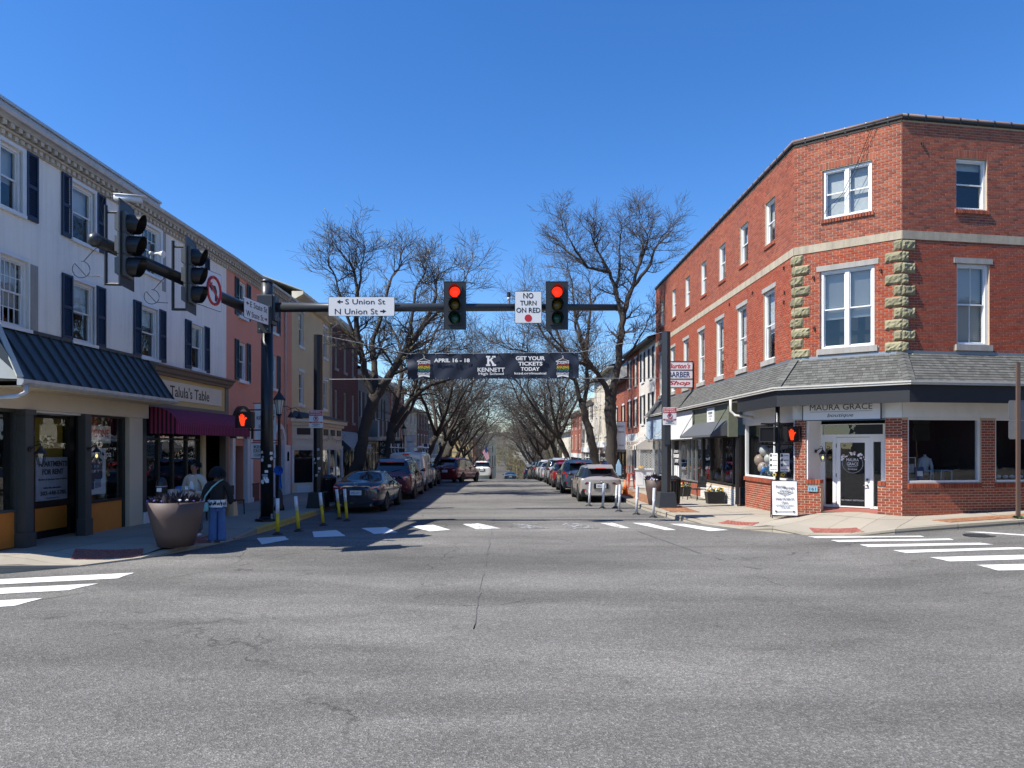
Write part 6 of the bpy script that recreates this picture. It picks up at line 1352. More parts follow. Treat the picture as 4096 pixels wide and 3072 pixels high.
cb = thing('banner_cable', 'upper steel cable carrying the street banner', 'cable', (0, 22.6, 5.0), 0, 'banner cables'); m = MB(); m.tube([(-5.82, 0, .62), (-4.4, 0, .33), (-3.1, 0, .03)], .008, 5); m.tube([(2.35, 0, .08), (3.7, 0, .36), (5.0, 0, .72)], .008, 5); m.build('rope', M('steel_galv'), cb); m = MB(); m.tube([(-3.1, .005, .03), (2.35, .005, .08)], .008, 5); m.build('hem_rope', M('steel_galv'), cb)
cb = thing('banner_cable', 'lower steel cable steadying the foot of the street banner', 'cable', (0, 22.6, 4.2), 0, 'banner cables'); m = MB(); m.tube([(-5.82, 0, .02), (-3.1, 0, .03)], .008, 5); m.tube([(2.35, 0, .05), (5.0, 0, .06)], .008, 5); m.build('rope', M('steel_galv'), cb)
for x, y, z, lb in ((-5.97, 22.42, 2.95, 'snow route parking sign on the shaded banner pole'), (5.2, 22.42, 3.04, 'snow route parking sign on the sunlit banner pole')):
    t = flat_sign('parking_sign', 'red and white emergency ' + lb, 'sign', (x, y, z), 0, .43, .56, [], 'sign_white', 'sign_white', r=.025)
    m = MB(); m.box(-.205, .205, -.006, -.003, .1, .265); m.box(-.205, .205, -.006, -.003, -.13, -.085); m.build('red_field', M('sign_red'), t)
    letter('EMERGENCY', -.18, .18, .195, .25, M('print_white'), t, y=-.008, bold=.01); letter('SNOW ROUTE', -.18, .18, .12, .175, M('print_white'), t, y=-.008, bold=.01); letter('WHEN DECLARED', -.15, .15, -.122, -.095, M('print_white'), t, y=-.008); letter('P', -.03, .04, -.04, .06, M('sign_black'), t, y=-.006, bold=.02)
    m = MB(); m.tube([(.075 * math.cos(a), -.006, .01 + .075 * math.sin(a)) for a in [2 * math.pi * i / 22 for i in range(23)]], .009, 5); m.tube([(-.05, -.008, .06), (.05, -.008, -.04)], .008, 5); m.build('ring', M('sign_red'), t)
    for zz, w in ((-.16, .1), (-.185, .13), (-.21, .06), (-.235, .14)): m = MB(); m.box(-w, w, -.005, -.003, zz, zz + .01); m.build('small_print', M('sign_black'), t)
# ---------------------------------------------------------------- street lamps
def street_lamp(x, y, label, H=3.55):
    t = thing('street_lamp', label, 'street lamp', (x, y, zs(x, y) if abs(x) < 9.4 else 0), 0, 'black lantern street lamps')
    m = MB(); m.lathe([(.16, 0), (.16, .08), (.11, .2), (.1, .5), (.065, .62), (.05, 1.2), (.042, H - .75), (.06, H - .72), (.045, H - .68)], 12); m.build('post', M('black_paint'), t, True)
    m = MB(); m.lathe([(.07, H - .62), (.15, H - .2), (.14, H - .18)], 8); m.build('lantern', M('lantern_glass'), t)
    m = MB(); m.lathe([(.045, H - .68), (.09, H - .64), (.075, H - .62)], 8); m.lathe([(.2, H - .2), (.17, H - .14), (.08, H - .02), (.05, H + .02), (.03, H + .1), (.012, H + .16)], 8)
    for i in range(8): w = 2 * math.pi * i / 8; m.tube([(.07 * math.cos(w), .07 * math.sin(w), H - .62), (.152 * math.cos(w), .152 * math.sin(w), H - .19)], .008, 4)
    m.build('lantern_cap', M('black_paint'), t); return t
street_lamp(-6.87, 21.6, 'black lantern street lamp with a blue ribbon just behind the signal pole'); 
street_lamp(-6.55, 46, 'black lantern street lamp by the white work van on the shaded side', 3.5); street_lamp(-6.4, 70, 'black lantern street lamp far down the shaded side', 3.5)
street_lamp(5.25, 43.5, 'black lantern street lamp on the sunlit side beside the parked cars', 3.4); street_lamp(5.4, 72, 'black lantern street lamp far down the sunlit side', 3.5)
def hanging_banner(label, x, y, z0, w, h, lines, m_='sign_white', off=0):
    t = thing('hanging_banner', label, 'banner', (x, y, z0)); k = MB(); n = 6; vs = []
    for j in range(n + 1):
        for i in range(n + 1): vs.append((w * i / n, .015 * math.sin(i * 1.3 + j * .6), h * j / n))
    k.add(vs, [(j * (n + 1) + i, j * (n + 1) + i + 1, (j + 1) * (n + 1) + i + 1, (j + 1) * (n + 1) + i) for j in range(n) for i in range(n)]); k.build('cloth', M(m_), t, True)
    for tx, a, b, c_, d in lines: letter(tx, a * w, b * w, c_ * h, d * h, M('sign_black' if m_ == 'sign_white' else 'print_white'), t, y=-.025)
    k = MB(); k.tube([(-.05, 0, h + .01), (w + .12, 0, h + .01)], .012, 6); k.tube([(-.05, 0, -.01), (w + .12, 0, -.01)], .012, 6); k.build('rods', M('black_paint'), t); return t
hanging_banner('white vertical banner on the lamp behind the signal pole', -7.62, 21.6, 2.28, .66, 1.1, [('THE', .5, .95, .72, .81), ('KENNETT', .12, .95, .56, .66), ('SQUARE', .2, .9, .32, .42)])
hanging_banner('small white community banner under the tall one by the signal pole', -7.68, 21.6, 1.72, .7, .46, [('KENDAL', .08, .92, .66, .86), ('CROSSLANDS', .06, .94, .4, .6), ('COMMUNITIES', .1, .92, .14, .3)])
hanging_banner('white vertical banner on the sunlit side beside the big trunk', 5.45, 34.6, 1.95, .42, 1.35, [('KENNETT', .1, .9, .8, .86), ('SQUARE', .15, .85, .6, .66), ('ANN', .2, .8, .12, .18)])
hanging_banner('white vertical banner on the lamp by the work van', -6.42, 46.2, 1.7, .5, 1.1, [('KENNETT', .12, .88, .6, .7)])
hanging_banner('blue vertical banner with a white emblem farther down the shaded side', -6.2, 53, 1.2, .55, 1.1, [('25', .2, .8, .5, .8)], 'sign_blue')
# ---------------------------------------------------------------- planters, posts, boards, seats
def planter(label, x, y, r0, r1, H, seed):
    t = thing('planter', label, 'planter', (x, y, zs(x, y))); rng = random.Random(seed)
    m = MB(); m.lathe([(r0, 0), (lerp(r0, r1, .36), H * .3), (lerp(r0, r1, .72), H * .65), (r1, H), (r1 * .95, H + .004), (r1 * .93, H - .08), (.01, H - .09)], 40); m.build('pot', M('planter_resin'), t, True)
    m = MB()
    for i in range(330):
        a = rng.uniform(0, 6.283); q = r1 * .8 * math.sqrt(rng.random()); b = Vector((q * math.cos(a), q * math.sin(a), H - .05)); e = b + Vector((math.cos(a) * rng.uniform(0, .16), math.sin(a) * rng.uniform(0, .16), rng.uniform(.06, .27) * (1.15 - q / r1 * .6))); s = Vector((-math.sin(a), math.cos(a), 0)) * rng.uniform(.014, .036)
        md = b.lerp(e, .55) + Vector((0, 0, .03)); m.add([b, md + s, e, md - s], [(0, 1, 2, 3)])
    m.build('leaves', M('foliage_dark'), t, kind='stuff')
    m = MB()
    for i in range(24):
        a = rng.uniform(0, 6.283); q = r1 * rng.uniform(.78, .95); m.blob((q * math.cos(a), q * math.sin(a), H + rng.uniform(-.01, .06)), (.035, .035, .022), 6, rng.choice((0, 0, 0, 1)), .25)
    m.build('pansies', [M('flower_white'), M('flower_purple')], t, kind='stuff'); return t
planter('large round brown planter with dark leaves on the left corner', -6.44, 13.9, .33, .53, .86, 1)
planter('tall tapered brown planter with dark leaves beside the sunlit banner pole', 4.98, 23.6, .2, .33, .84, 2)
def post(u0, v0_, u1, v1_, label, yel, g):
    p = gnd(u0, v0_, 0); p.z = zr(p.x, p.y); top = at(u1, v1_, p.y) - p; t = thing('delineator_post', label, 'post', p, 0, g); H = top.z; lx = top.x
    m = MB(); m.lathe([(.13, 0), (.12, .02), (.05, .06), (.04, .075)], 8); m.build('base', M('car_trim'), t)
    def q(z): return Vector((lx * z / H, 0, z))
    if yel:
        m = MB(); m.tube([q(.05), q(H * .6)], .042, 12); m.build('shaft', M('yellow_plastic'), t, True); m = MB(); m.tube([q(H * .6), q(H)], .044, 12); m.build('sleeve', M('white_plastic'), t, True)
    else:
        m = MB(); m.tube([q(.05), q(H * .55), q(H * .62)], [.04, .04, .046], 12); m.build('shaft', M('white_plastic'), t, True); m = MB(); m.box(lx * .62 - .045, lx * .62 + .045, -.02, .02, H * .6, H * .995) if False else m.tube([q(H * .62), q(H)], [.05, .05], 8); m.build('sleeve', M('white_plastic'), t)
for a, lb in zip([(1111, 2139, 1110, 1994), (1195, 2125, 1182, 1985), (1294, 2102, 1280, 1970), (1359, 2077, 1346, 1957), (1388, 2084, 1378, 1956)],
                 ['upright yellow and white post in front of the signal pole', 'leaning yellow and white post at the yellow kerb', 'yellow and white post in front of the black banner pole', 'yellow and white post behind the navy sedan bumper, left of its pair', 'yellow and white post behind the navy sedan plate, right of its pair']): post(*a, lb, True, 'yellow posts at the shaded kerb')
for a, lb in zip([(2356, 2024, 2362, 1928), (2410, 2034, 2417, 1933), (2462, 2032, 2469, 1940), (2476, 2046, 2481, 1938), (2546, 2058, 2550, 1946), (2613, 2070, 2618, 1952)],
                 ['white post behind the left wheel of the champagne crossover', 'white post behind the number plate of the champagne crossover', 'white post at the right corner of the champagne crossover, the farther of two', 'white post at the right corner of the champagne crossover, the nearer of two', 'white post by the kerb left of the tapered planter', 'white post nearest the camera on the sunlit side']): post(*a, lb, False, 'white posts at the sunlit kerb')
af = thing('sandwich_board', 'white folding sandwich board for a heritage centre in front of the kneewall', 'sandwich board', (7.32, 18.62, zs(7.32, 18.6)), R(-14))
for s, nm in ((-1, 'front_panel'), (1, 'back_panel')):
    m = MB(); tl = .16; q = [(-.31, s * tl, .08), (.31, s * tl, .08), (.31, s * .02, .96), (-.31, s * .02, .96)]; m.prism(q, (0, s * .012, 0)); pnl = m.build(nm, M('sign_white'), af)
    m = MB()
    for a, b in (((-.31, s * .172, 0), (-.31, s * .02, .97)), ((.31, s * .172, 0), (.31, s * .02, .97)), ((-.31, s * .16, .08), (.31, s * .16, .08)), ((-.31, s * .02, .97), (.31, s * .02, .97))): m.tube([a, b], .014, 6)
    m.build('frame', M('black_paint'), af)
fpl = ob('front_lettering', None, af, (0, -.172, .08), (-math.atan2(.14, .88), 0, 0))
for tx, x0, x1, z0, z1, sh in (('Kennett', -.22, .02, .72, .79, .3), ('Heritage', -.03, .24, .68, .75, .3), ('Center', -.12, .14, .61, .67, .3), ('at', -.02, .02, .5, .53, .2), ('FREE MUSEUM', -.22, .22, .4, .45, 0), ('Open', -.08, .08, .3, .36, .3), ('SATURDAY & SUNDAY', -.22, .22, .24, .275, 0), ('12:30-4:00', -.1, .12, .19, .22, 0)): letter(tx, x0, x1, z0, z1, M('sign_black'), fpl, shear=sh, y=-.018)
m = MB(); m.tube([(-.2, -.02, .1), (.2, -.02, .1)], .006, 4); m.add([(.2, -.02, .125), (.26, -.02, .1), (.2, -.02, .075)], [(0, 1, 2)]); m.add([(-.24, -.02, .13), (-.17, -.02, .1), (-.24, -.02, .07)], [(0, 1, 2)]); m.tube([(-.18, -.02, .6), (-.06, -.02, .56), (.06, -.02, .56), (.2, -.02, .62)], .008, 4); m.build('arrow_and_leaf', M('sign_black'), fpl)
sg2 = thing('road_sign', 'back of two road signs on a brown post at the right edge', 'sign', (11.87, 16.42, zs(11.87, 16.42)))
m = MB(); m.box(-.04, .04, -.02, .03, -.1, 3.6); m.build('post', mat('post_brown', (.11, .07, .055), .6, .15, 6), sg2)
for z0, z1 in ((2.28, 2.74), (1.84, 2.27)):
    m = MB(); w = .3; r = .05; pts = []
    for cx, cz, a0 in ((w - r, z1 - r, 0), (-w + r, z1 - r, 90), (-w + r, z0 + r, 180), (w - r, z0 + r, 270)): pts += [(cx + r * math.cos(R(a0 + 18 * i)) + .1, .032, cz + r * math.sin(R(a0 + 18 * i))) for i in range(6)]
    m.prism(pts, (0, .006, 0)); m.build('sign_back', M('steel_galv'), sg2)
m = MB(); 
for i in range(30): a = random.uniform(0, 6.28); m.add([(0, 0, 0), (.12 * math.cos(a), .12 * math.sin(a), .03), (.08 * math.cos(a + .3), .08 * math.sin(a + .3), .07)], [(0, 1, 2)])
m.build('weeds', M('foliage_green'), sg2, kind='stuff')
# chair, box planters, bin, small things on the sunlit pavement
def box_planter(label, x, y, w, h, rz, seed):
    t = thing('box_planter', label, 'planter', (x, y, zs(x, y)), rz); rng = random.Random(seed); m = MB(); m.hexa([(-w * .42, -.16, 0), (w * .42, -.16, 0), (w * .42, .16, 0), (-w * .42, .16, 0), (-w / 2, -.2, h), (w / 2, -.2, h), (w / 2, .2, h), (-w / 2, .2, h)]); m.build('box', M('car_trim'), t, bevel=.01)
    m = MB(); [m.blob((rng.uniform(-w * .45, w * .45), rng.uniform(-.18, .18), h + rng.uniform(.0, .12)), rng.uniform(.02, .045), 6, rng.choice((0, 0, 1, 2)), .25) for _ in range(60)]; m.build('flowers', [M('foliage_green'), M('flower_yellow'), M('flower_white')], t, kind='stuff')
box_planter('dark box planter with orange flowers in front of the white brick base', 7.15, 24.2, .62, .4, 0, 3); box_planter('dark box planter with yellow and white flowers by the barber window', 7.0, 27.8, .5, .38, 0, 4)
ch = thing('patio_chair', 'black metal patio chair outside the barber window', 'chair', (7.0, 25.9, zs(7, 25.9)), R(-60))
m = MB(); m.box(-.22, .22, -.2, .22, .38, .41); m.build('seat', M('black_paint'), ch); m = MB(); m.prism([(-.22, .22, .45), (.22, .22, .45), (.2, .3, .85), (-.2, .3, .85)], (0, .015, 0)); m.build('backrest', M('black_paint'), ch)
for sx in (-1, 1):
    for y0, y1 in ((-.2, -.24), (.2, .28)): m = MB(); m.tube([(sx * .22, y0, .4), (sx * .24, y1, 0)], .016, 6); m.build('leg', M('black_paint'), ch)
    m = MB(); m.tube([(sx * .24, -.2, .4), (sx * .25, -.2, .62), (sx * .25, .24, .62)], .014, 6); m.build('armrest', M('black_paint'), ch)
tbn = thing('side_table', 'small round black table next to the patio chair', 'table', (6.75, 26.7, zs(7, 26.7))); m = MB(); m.lathe([(.3, .62), (.3, .64)], 18); m.build('table_top', M('black_paint'), tbn)
for i in range(3): w = 2.1 * i; m = MB(); m.tube([(.05 * math.cos(w), .05 * math.sin(w), .62), (.26 * math.cos(w), .26 * math.sin(w), 0)], .014, 6); m.build('leg', M('black_paint'), tbn)
def bin_(x, y, label):
    t = thing('litter_bin', label, 'litter bin', (x, y, zs(x, y)), 0, 'black slatted litter bins'); m = MB()
    for i in range(20): w = 2 * math.pi * i / 20; m.tube([(.24 * math.cos(w), .24 * math.sin(w), .06), (.28 * math.cos(w), .28 * math.sin(w), .85)], .018, 4)
    m.lathe([(.24, .04), (.25, .08)], 16); m.build('slats', M('black_paint'), t, kind='stuff'); m = MB(); m.lathe([(.22, .05), (.24, .8), (.2, .8)], 14); m.build('liner', M('car_trim'), t); m = MB(); m.lathe([(.3, .84), (.3, .88), (.15, .98), (.13, .98)], 16); m.build('lid', M('black_paint'), t)
bin_(5.55, 23.6, 'black slatted litter bin half hidden behind the sunlit banner pole'); bin_(-6.1, 24.4, 'black slatted litter bin beside the shaded banner pole')
for i, (x, y, lb) in enumerate(((5.9, 33.2, 'red metal stool by the white counter on the sunlit pavement'), (6.05, 34.4, 'red metal stool behind the first one by the trunk'))):
    t = thing('bar_stool', lb, 'stool', (x, y, zs(x, y)), R(i * 35), 'red metal stools'); m = MB(); m.lathe([(.17, .66), (.17, .69)], 12); m.build('seat', M('red_metal'), t)
    for k in range(4): w = math.pi / 4 + k * math.pi / 2; m = MB(); m.tube([(.14 * math.cos(w), .14 * math.sin(w), .66), (.2 * math.cos(w), .2 * math.sin(w), 0)], .018, 5); m.build('leg', M('red_metal'), t)
    m = MB(); m.tube([(-.15, .14, .68), (-.16, .18, 1.0), (.16, .18, 1.0), (.15, .14, .68)], .018, 5); m.build('backrest', M('red_metal'), t)
t = thing('outdoor_counter', 'white panelled outdoor counter with fruit under the striped awning', 'counter', (6.65, 34.2, zs(6.6, 34)), R(-8)); m = MB(); m.box(-.35, .45, -.25, .25, 0, .85); m.build('body', M('white_paint'), t, bevel=.01); m = MB(); m.box(-.4, .5, -.3, .3, .85, .9); m.build('counter_top', M('white_trim'), t); m = MB(); [m.box(x, x + .3, -.262, -.25, .12, .75) for x in (-.3, .08)]; m.build('panel', M('white_trim'), t)
t2 = thing('fruit_bowl', 'yellow fruit in a bowl on the white outdoor counter', 'bowl', (6.5, 34.0, .99)); m = MB(); m.lathe([(.06, 0), (.17, .08), (.16, .08)], 12); m.build('bowl', M('white_plastic'), t2); m = MB(); [m.blob((random.uniform(-.1, .1), random.uniform(-.08, .08), .1), .06, 8) for _ in range(6)]; m.build('fruit', M('flower_yellow'), t2)
t = thing('traffic_cone', 'orange traffic cone on the kerb behind the champagne crossover', 'cone', (4.85, 28.6, zs(4.85, 28.6))); m = MB(); m.lathe([(.11, .03), (.03, .6), (.02, .6)], 14); m.build('body', M('cone_orange'), t, True); m = MB(); m.box(-.16, .16, -.16, .16, 0, .03); m.build('base', M('cone_orange'), t)
def ribbon(label, p, s=1.0, tails=True):
    t = thing('ribbon_bow', label, 'ribbon', p); m = MB()
    for i in range(9): a = 2 * math.pi * i / 9; q = Vector((math.cos(a), -.4, math.sin(a))) * .13 * s; n_ = Vector((-math.sin(a), .5, math.cos(a))) * .05 * s; m.add([(0, 0, 0), q + n_, q * 1.15 + Vector((0, -.05 * s, 0)), q - n_], [(0, 1, 2, 3)])
    m.build('loops', M('blue_ribbon'), t)
    if tails: m = MB(); [m.add([(x0, -.01, 0), (x0 + .05, -.01, 0), (x1 + .05, -.03, -.55), (x1, -.03, -.55)], [(0, 1, 2, 3)]) for x0, x1 in ((-.02, .05), (0, .0))]; m.build('tails', M('blue_ribbon'), t)
ribbon('blue ribbon bow with long tails tied to the lamp behind the signal pole', (-6.82, 21.45, 1.36)); ribbon('blue ribbon bow tied round the big trunk on the sunlit side', (4.8, 34.0, 1.2), 1.0, False)
t = thing('news_sign', 'pale blue leaflet box on a stake by the champagne crossover', 'leaflet box', (4.72, 29.5, zs(4.7, 29.5))); m = MB(); m.tube([(0, 0, 0), (0, 0, .9)], .02, 6); m.build('stake', M('steel_galv'), t); m = MB(); m.box(-.1, .1, -.06, .06, .75, 1.2); m.prism([(-.08, -.05, 1.2), (.08, -.05, 1.2), (0, -.05, 1.42)], (0, .1, 0)); m.build('box', mat('leaflet_blue', (.35, .55, .68), .4, .05), t)
# festoon lights strung along the shaded shopfronts
def festoon(label, pts, sag, n, g):
    t = thing('festoon_lights', label, 'string lights', pts[0], 0, g); P = []
    for a, b in zip(pts, pts[1:]):
        a, b = Vector(a), Vector(b)
        for i in range(9): q = a.lerp(b, i / 8); q.z -= sag * (1 - (2 * i / 8 - 1) ** 2); P.append(q - Vector(pts[0]))
    m = MB(); m.tube(P, .008, 4); m.build('wire', M('sign_black'), t)
    k = len(P)
    for i in range(n): q = P[int((i + .5) / n * (k - 1))]; m = MB(); m.tube([q, q + Vector((0, 0, -.05))], .015, 5); m.blob(q + Vector((0, 0, -.09)), (.032, .032, .042), 6); m.build('bulb', M('lantern_glass'), t)
festoon('string of bulbs along the cream bay shopfront', [(-8.1, 30.2, 2.75), (-8.1, 33, 2.7), (-8.1, 36, 2.75)], .35, 12, 'string lights on the shaded side'); festoon('string of bulbs under the striped awning', [(-7.9, 36.6, 2.0), (-7.9, 39.6, 2.0), (-7.9, 42.5, 1.9)], .12, 14, 'string lights on the shaded side'); festoon('string of bulbs by the dark carved shop sign', [(-7.6, 44, 1.95), (-7.2, 47, 2.0), (-7.2, 50, 1.9)], .4, 16, 'string lights on the shaded side'); festoon('string of bulbs under the pale blue board', [(7.15, 36.4, 2.75), (7.1, 33.5, 2.7), (5.3, 22.8, 3.4)], .3, 14, 'string lights on the sunlit side')
ks = thing('carved_sign', 'dark carved wooden sign with pale lettering hanging beyond the striped awning', 'sign', (-7.9, 44.3, 1.55)); box(ks, 'board', 0, 1.5, 0, .06, 0, .95, mat('sign_green', (.012, .028, .024), .5, .2, 6).name); letter('Kennett', .12, 1.4, .55, .83, M('cornice_paint'), ks, y=-.008); letter('GLASS', .15, 1.3, .14, .42, M('cornice_paint'), ks, y=-.008); m = MB(); m.tube([(-1.0, .03, 1.02), (1.5, .03, 1.02)], .02, 6); m.build('bracket', M('black_paint'), ks)
em = thing('dark_shop_sign', 'small dark sign with white handwriting past the big trunk', 'sign', (5.95, 44.5, 1.1)); box(em, 'board', 0, .55, 0, .03, 0, .6, 'slate_board'); letter('EMIS', .05, .5, .12, .36, M('print_white'), em); box(em, 'bracket', .55, 1.6, 0, .03, .55, .58, 'black_paint')
ov = thing('oval_shop_sign', 'navy shop sign with white script between the second and third sunlit trunks', 'sign', (6.1, 62, .3)); m = MB(); m.tube([(0, 0, 0), (0, .05, 0)], .5, 24); o_ = m.build('board', M('sign_blue'), ov); o_.scale = (1.3, 1, .55); letter('Boutique', -.5, .5, -.1, .12, M('print_white'), ov, shear=.3); m = MB(); m.tube([(.6, .02, .2), (1.7, .02, .2)], .02, 5); m.build('bracket', M('black_paint'), ov)
bw_ = thing('lit_shop_sign', 'blue and white shop sign on two posts before the tan hall', 'sign', (-8.2, 92, gz(92) + 2.2)); box(bw_, 'panel', 0, 2.2, 0, .2, 0, .8, 'sign_white'); box(bw_, 'face', .12, 2.08, -.02, 0, .1, .7, 'sign_blue'); letter('OPTICAL', .3, 1.9, .28, .5, M('print_white'), bw_, y=-.03); [box(bw_, 'post', x, x + .1, .05, .15, -2.2, 0, 'black_paint') for x in (.1, 2.0)]
fl = thing('national_flag', 'striped red and white flag on a slanted pole in front of the tan hall', 'flag', (-3.0, 105, gz(105) + 4.6)); m = MB(); m.tube([(-1.6, 0, -1.4), (0, 0, 0.9), (.5, 0, 1.6)], .05, 6); m.build('staff', M('black_paint'), fl)
m = MB()
for i in range(9): a = i / 9; b = (i + 1) / 9; m.quad((lerp(-.6, .45, a), -.05, lerp(-.1, 1.4, a)), (lerp(-.6, .45, b), -.05, lerp(-.1, 1.4, b)), (lerp(.4, 1.2, b), .1, lerp(-2.2, -1.4, b)), (lerp(.4, 1.2, a), .1, lerp(-2.2, -1.4, a)), i % 2)
m.build('cloth', [M('sign_red'), M('print_white')], fl)
m = MB(); m.quad((.0, -.07, .75), (.45, -.07, 1.4), (.75, -.02, .35), (.3, -.02, -.3)); m.build('canton', M('sign_blue'), fl); fl.scale = (.62, .62, .62)
# signal on a mast arm that just enters the frame at top right
t = thing('signal_mast', 'signal mast arm reaching in from beyond the right edge', 'signal pole', (6.75, 2.5, zs(6.75, 2.5))); m = MB(); m.tube([(0, 0, 0), (0, 0, 6.3)], [.16, .14], 16); m.build('pole', M('pole_black'), t, True); m = MB(); m.tube([(0, 0, 6.05), (0, 6.0, 6.05)], [.12, .09], 14); m.build('mast_arm', M('pole_black'), t, True)
signal('dark traffic signal peeking in at the top right edge', (6.33, 7.95, 6.0), R(-90), False, w=.52, h=1.16, s=1.3, visor=.3)
# ---------------------------------------------------------------- cars: a lofted, subdivided shell per body type, wheel wells cut out
def paint(name, col, metal=.35, rough=.3): return mat('paint_' + name, col, rough, .03, 3, metal=metal, spec=.5, coat=1.0)
def body_mesh(kind, Lc, Wc, Hc, st, gc, wheels, wr):
    """st: stations (y, belt z, roof z or None, half width factor, bottom z, roof half width factor). gc: (start, end) stations of side glass"""
    hw = Wc / 2; rows = []
    for (y, belt, roof, wf, zb, rwf) in st:
        w = hw * wf; r_ = roof if roof else belt; f = roof is not None
        sh = .04 if f else .02
        pts = [(0, zb), (w * .8, zb), (w * .965, zb + .09), (w, lerp(zb, belt, .45)), (w * .985, belt - .14), (w * .93, belt - .005),
               (w * (rwf if f else .86), r_ - (.085 if f else -.012)), (w * (rwf - .1 if f else .62), r_ - (.018 if f else -.022)), (0, r_ + (.012 if f else .03))]
        rows.append([(x, y, z) for x, z in pts])
    n = len(rows[0]); V = []; 
    for r_ in rows: V += [(-x, y, z) for x, y, z in reversed(r_[1:])] + r_           # bottom centre in the middle of the ring start
    # ring order: left roof .. left bottom, bottom centre, right bottom .. right roof centre ; roof centre is duplicated only once
    V = []; ring = None
    for r_ in rows:
        ringpts = [r_[0]] + r_[1:n - 1] + [r_[n - 1]] + [(-x, y, z) for x, y, z in reversed(r_[1:n - 1])]
        ring = len(ringpts); V += ringpts
    Fs = []; Mi = []
    K = len(rows)
    for i in range(K - 1):
        for j in range(ring):
            j2 = (j + 1) % ring; Fs.append((i * ring + j, (i + 1) * ring + j, (i + 1) * ring + j2, i * ring + j2))
            jj = j if j < n - 1 else ring - 1 - j          # symmetric column index
            fA = st[i][2] is not None; fB = st[i + 1][2] is not None; mi = 0
            if jj == 5 and fA and fB and gc[0] <= i < gc[1]: mi = 1
            if jj in (6, 7) and (fA != fB if kind in ('sedan', 'van') or i > 3 else i == 2): mi = 1
            if jj == 5 and fA != fB and False: mi = 1
            Mi.append(mi)
    # ends: fill between left and right columns
    for i, flip in ((0, False), (K - 1, True)):
        b = i * ring
        for j in range(0, n - 1):
            q = (b + j, b + j + 1, b + (ring - (j + 1)) % ring, b + (ring - j) % ring)
            q = tuple(dict.fromkeys(q)); Fs.append(q if not flip else q[::-1]); Mi.append(0)
    me = bpy.data.meshes.new('car_' + kind); me.from_pydata(V, [], Fs); me.polygons.foreach_set('material_index', Mi)
    for q in ('white_paint', 'car_glass', 'car_trim'): me.materials.append(M(q))
    o = bpy.data.objects.new('tmp', me); COL.objects.link(o)
    bm = bmesh.new(); bm.from_mesh(me); cl = bm.edges.layers.float.new('crease_edge')
    for e in bm.edges:
        if len(e.link_faces) == 2:
            a, b = e.link_faces
            if a.material_index != b.material_index: e[cl] = .75
            elif a.calc_center_median().z > .3 and abs(a.normal.dot(b.normal)) < .25: e[cl] = .35
    bmesh.ops.recalc_face_normals(bm, faces=bm.faces); bm.to_mesh(me); bm.free()
    s = o.modifiers.new('s', 'SUBSURF'); s.levels = 2; s.render_levels = 2
    cm = MB()
    for y in wheels:
        for sd in (-1, 1): cm.tube([(sd * (hw - .27), y, wr), (sd * (hw + .2), y, wr)], wr * 1.16, 24, 2)
    cme = cm.mesh('cut', [M('white_paint'), M('car_glass'), M('car_trim')]); co = bpy.data.objects.new('cut', cme); COL.objects.link(co)
    bo = o.modifiers.new('b', 'BOOLEAN'); bo.object = co; bo.operation = 'DIFFERENCE'; bo.solver = 'EXACT'
    dg = bpy.context.evaluated_depsgraph_get(); dg.update(); out = bpy.data.meshes.new_from_object(o.evaluated_get(dg))
    bpy.data.objects.remove(o); bpy.data.objects.remove(co); out.name = 'body'
    out.polygons.foreach_set('use_smooth', [True] * len(out.polygons))
    return out
KINDS = {}
def S_(*a): return a
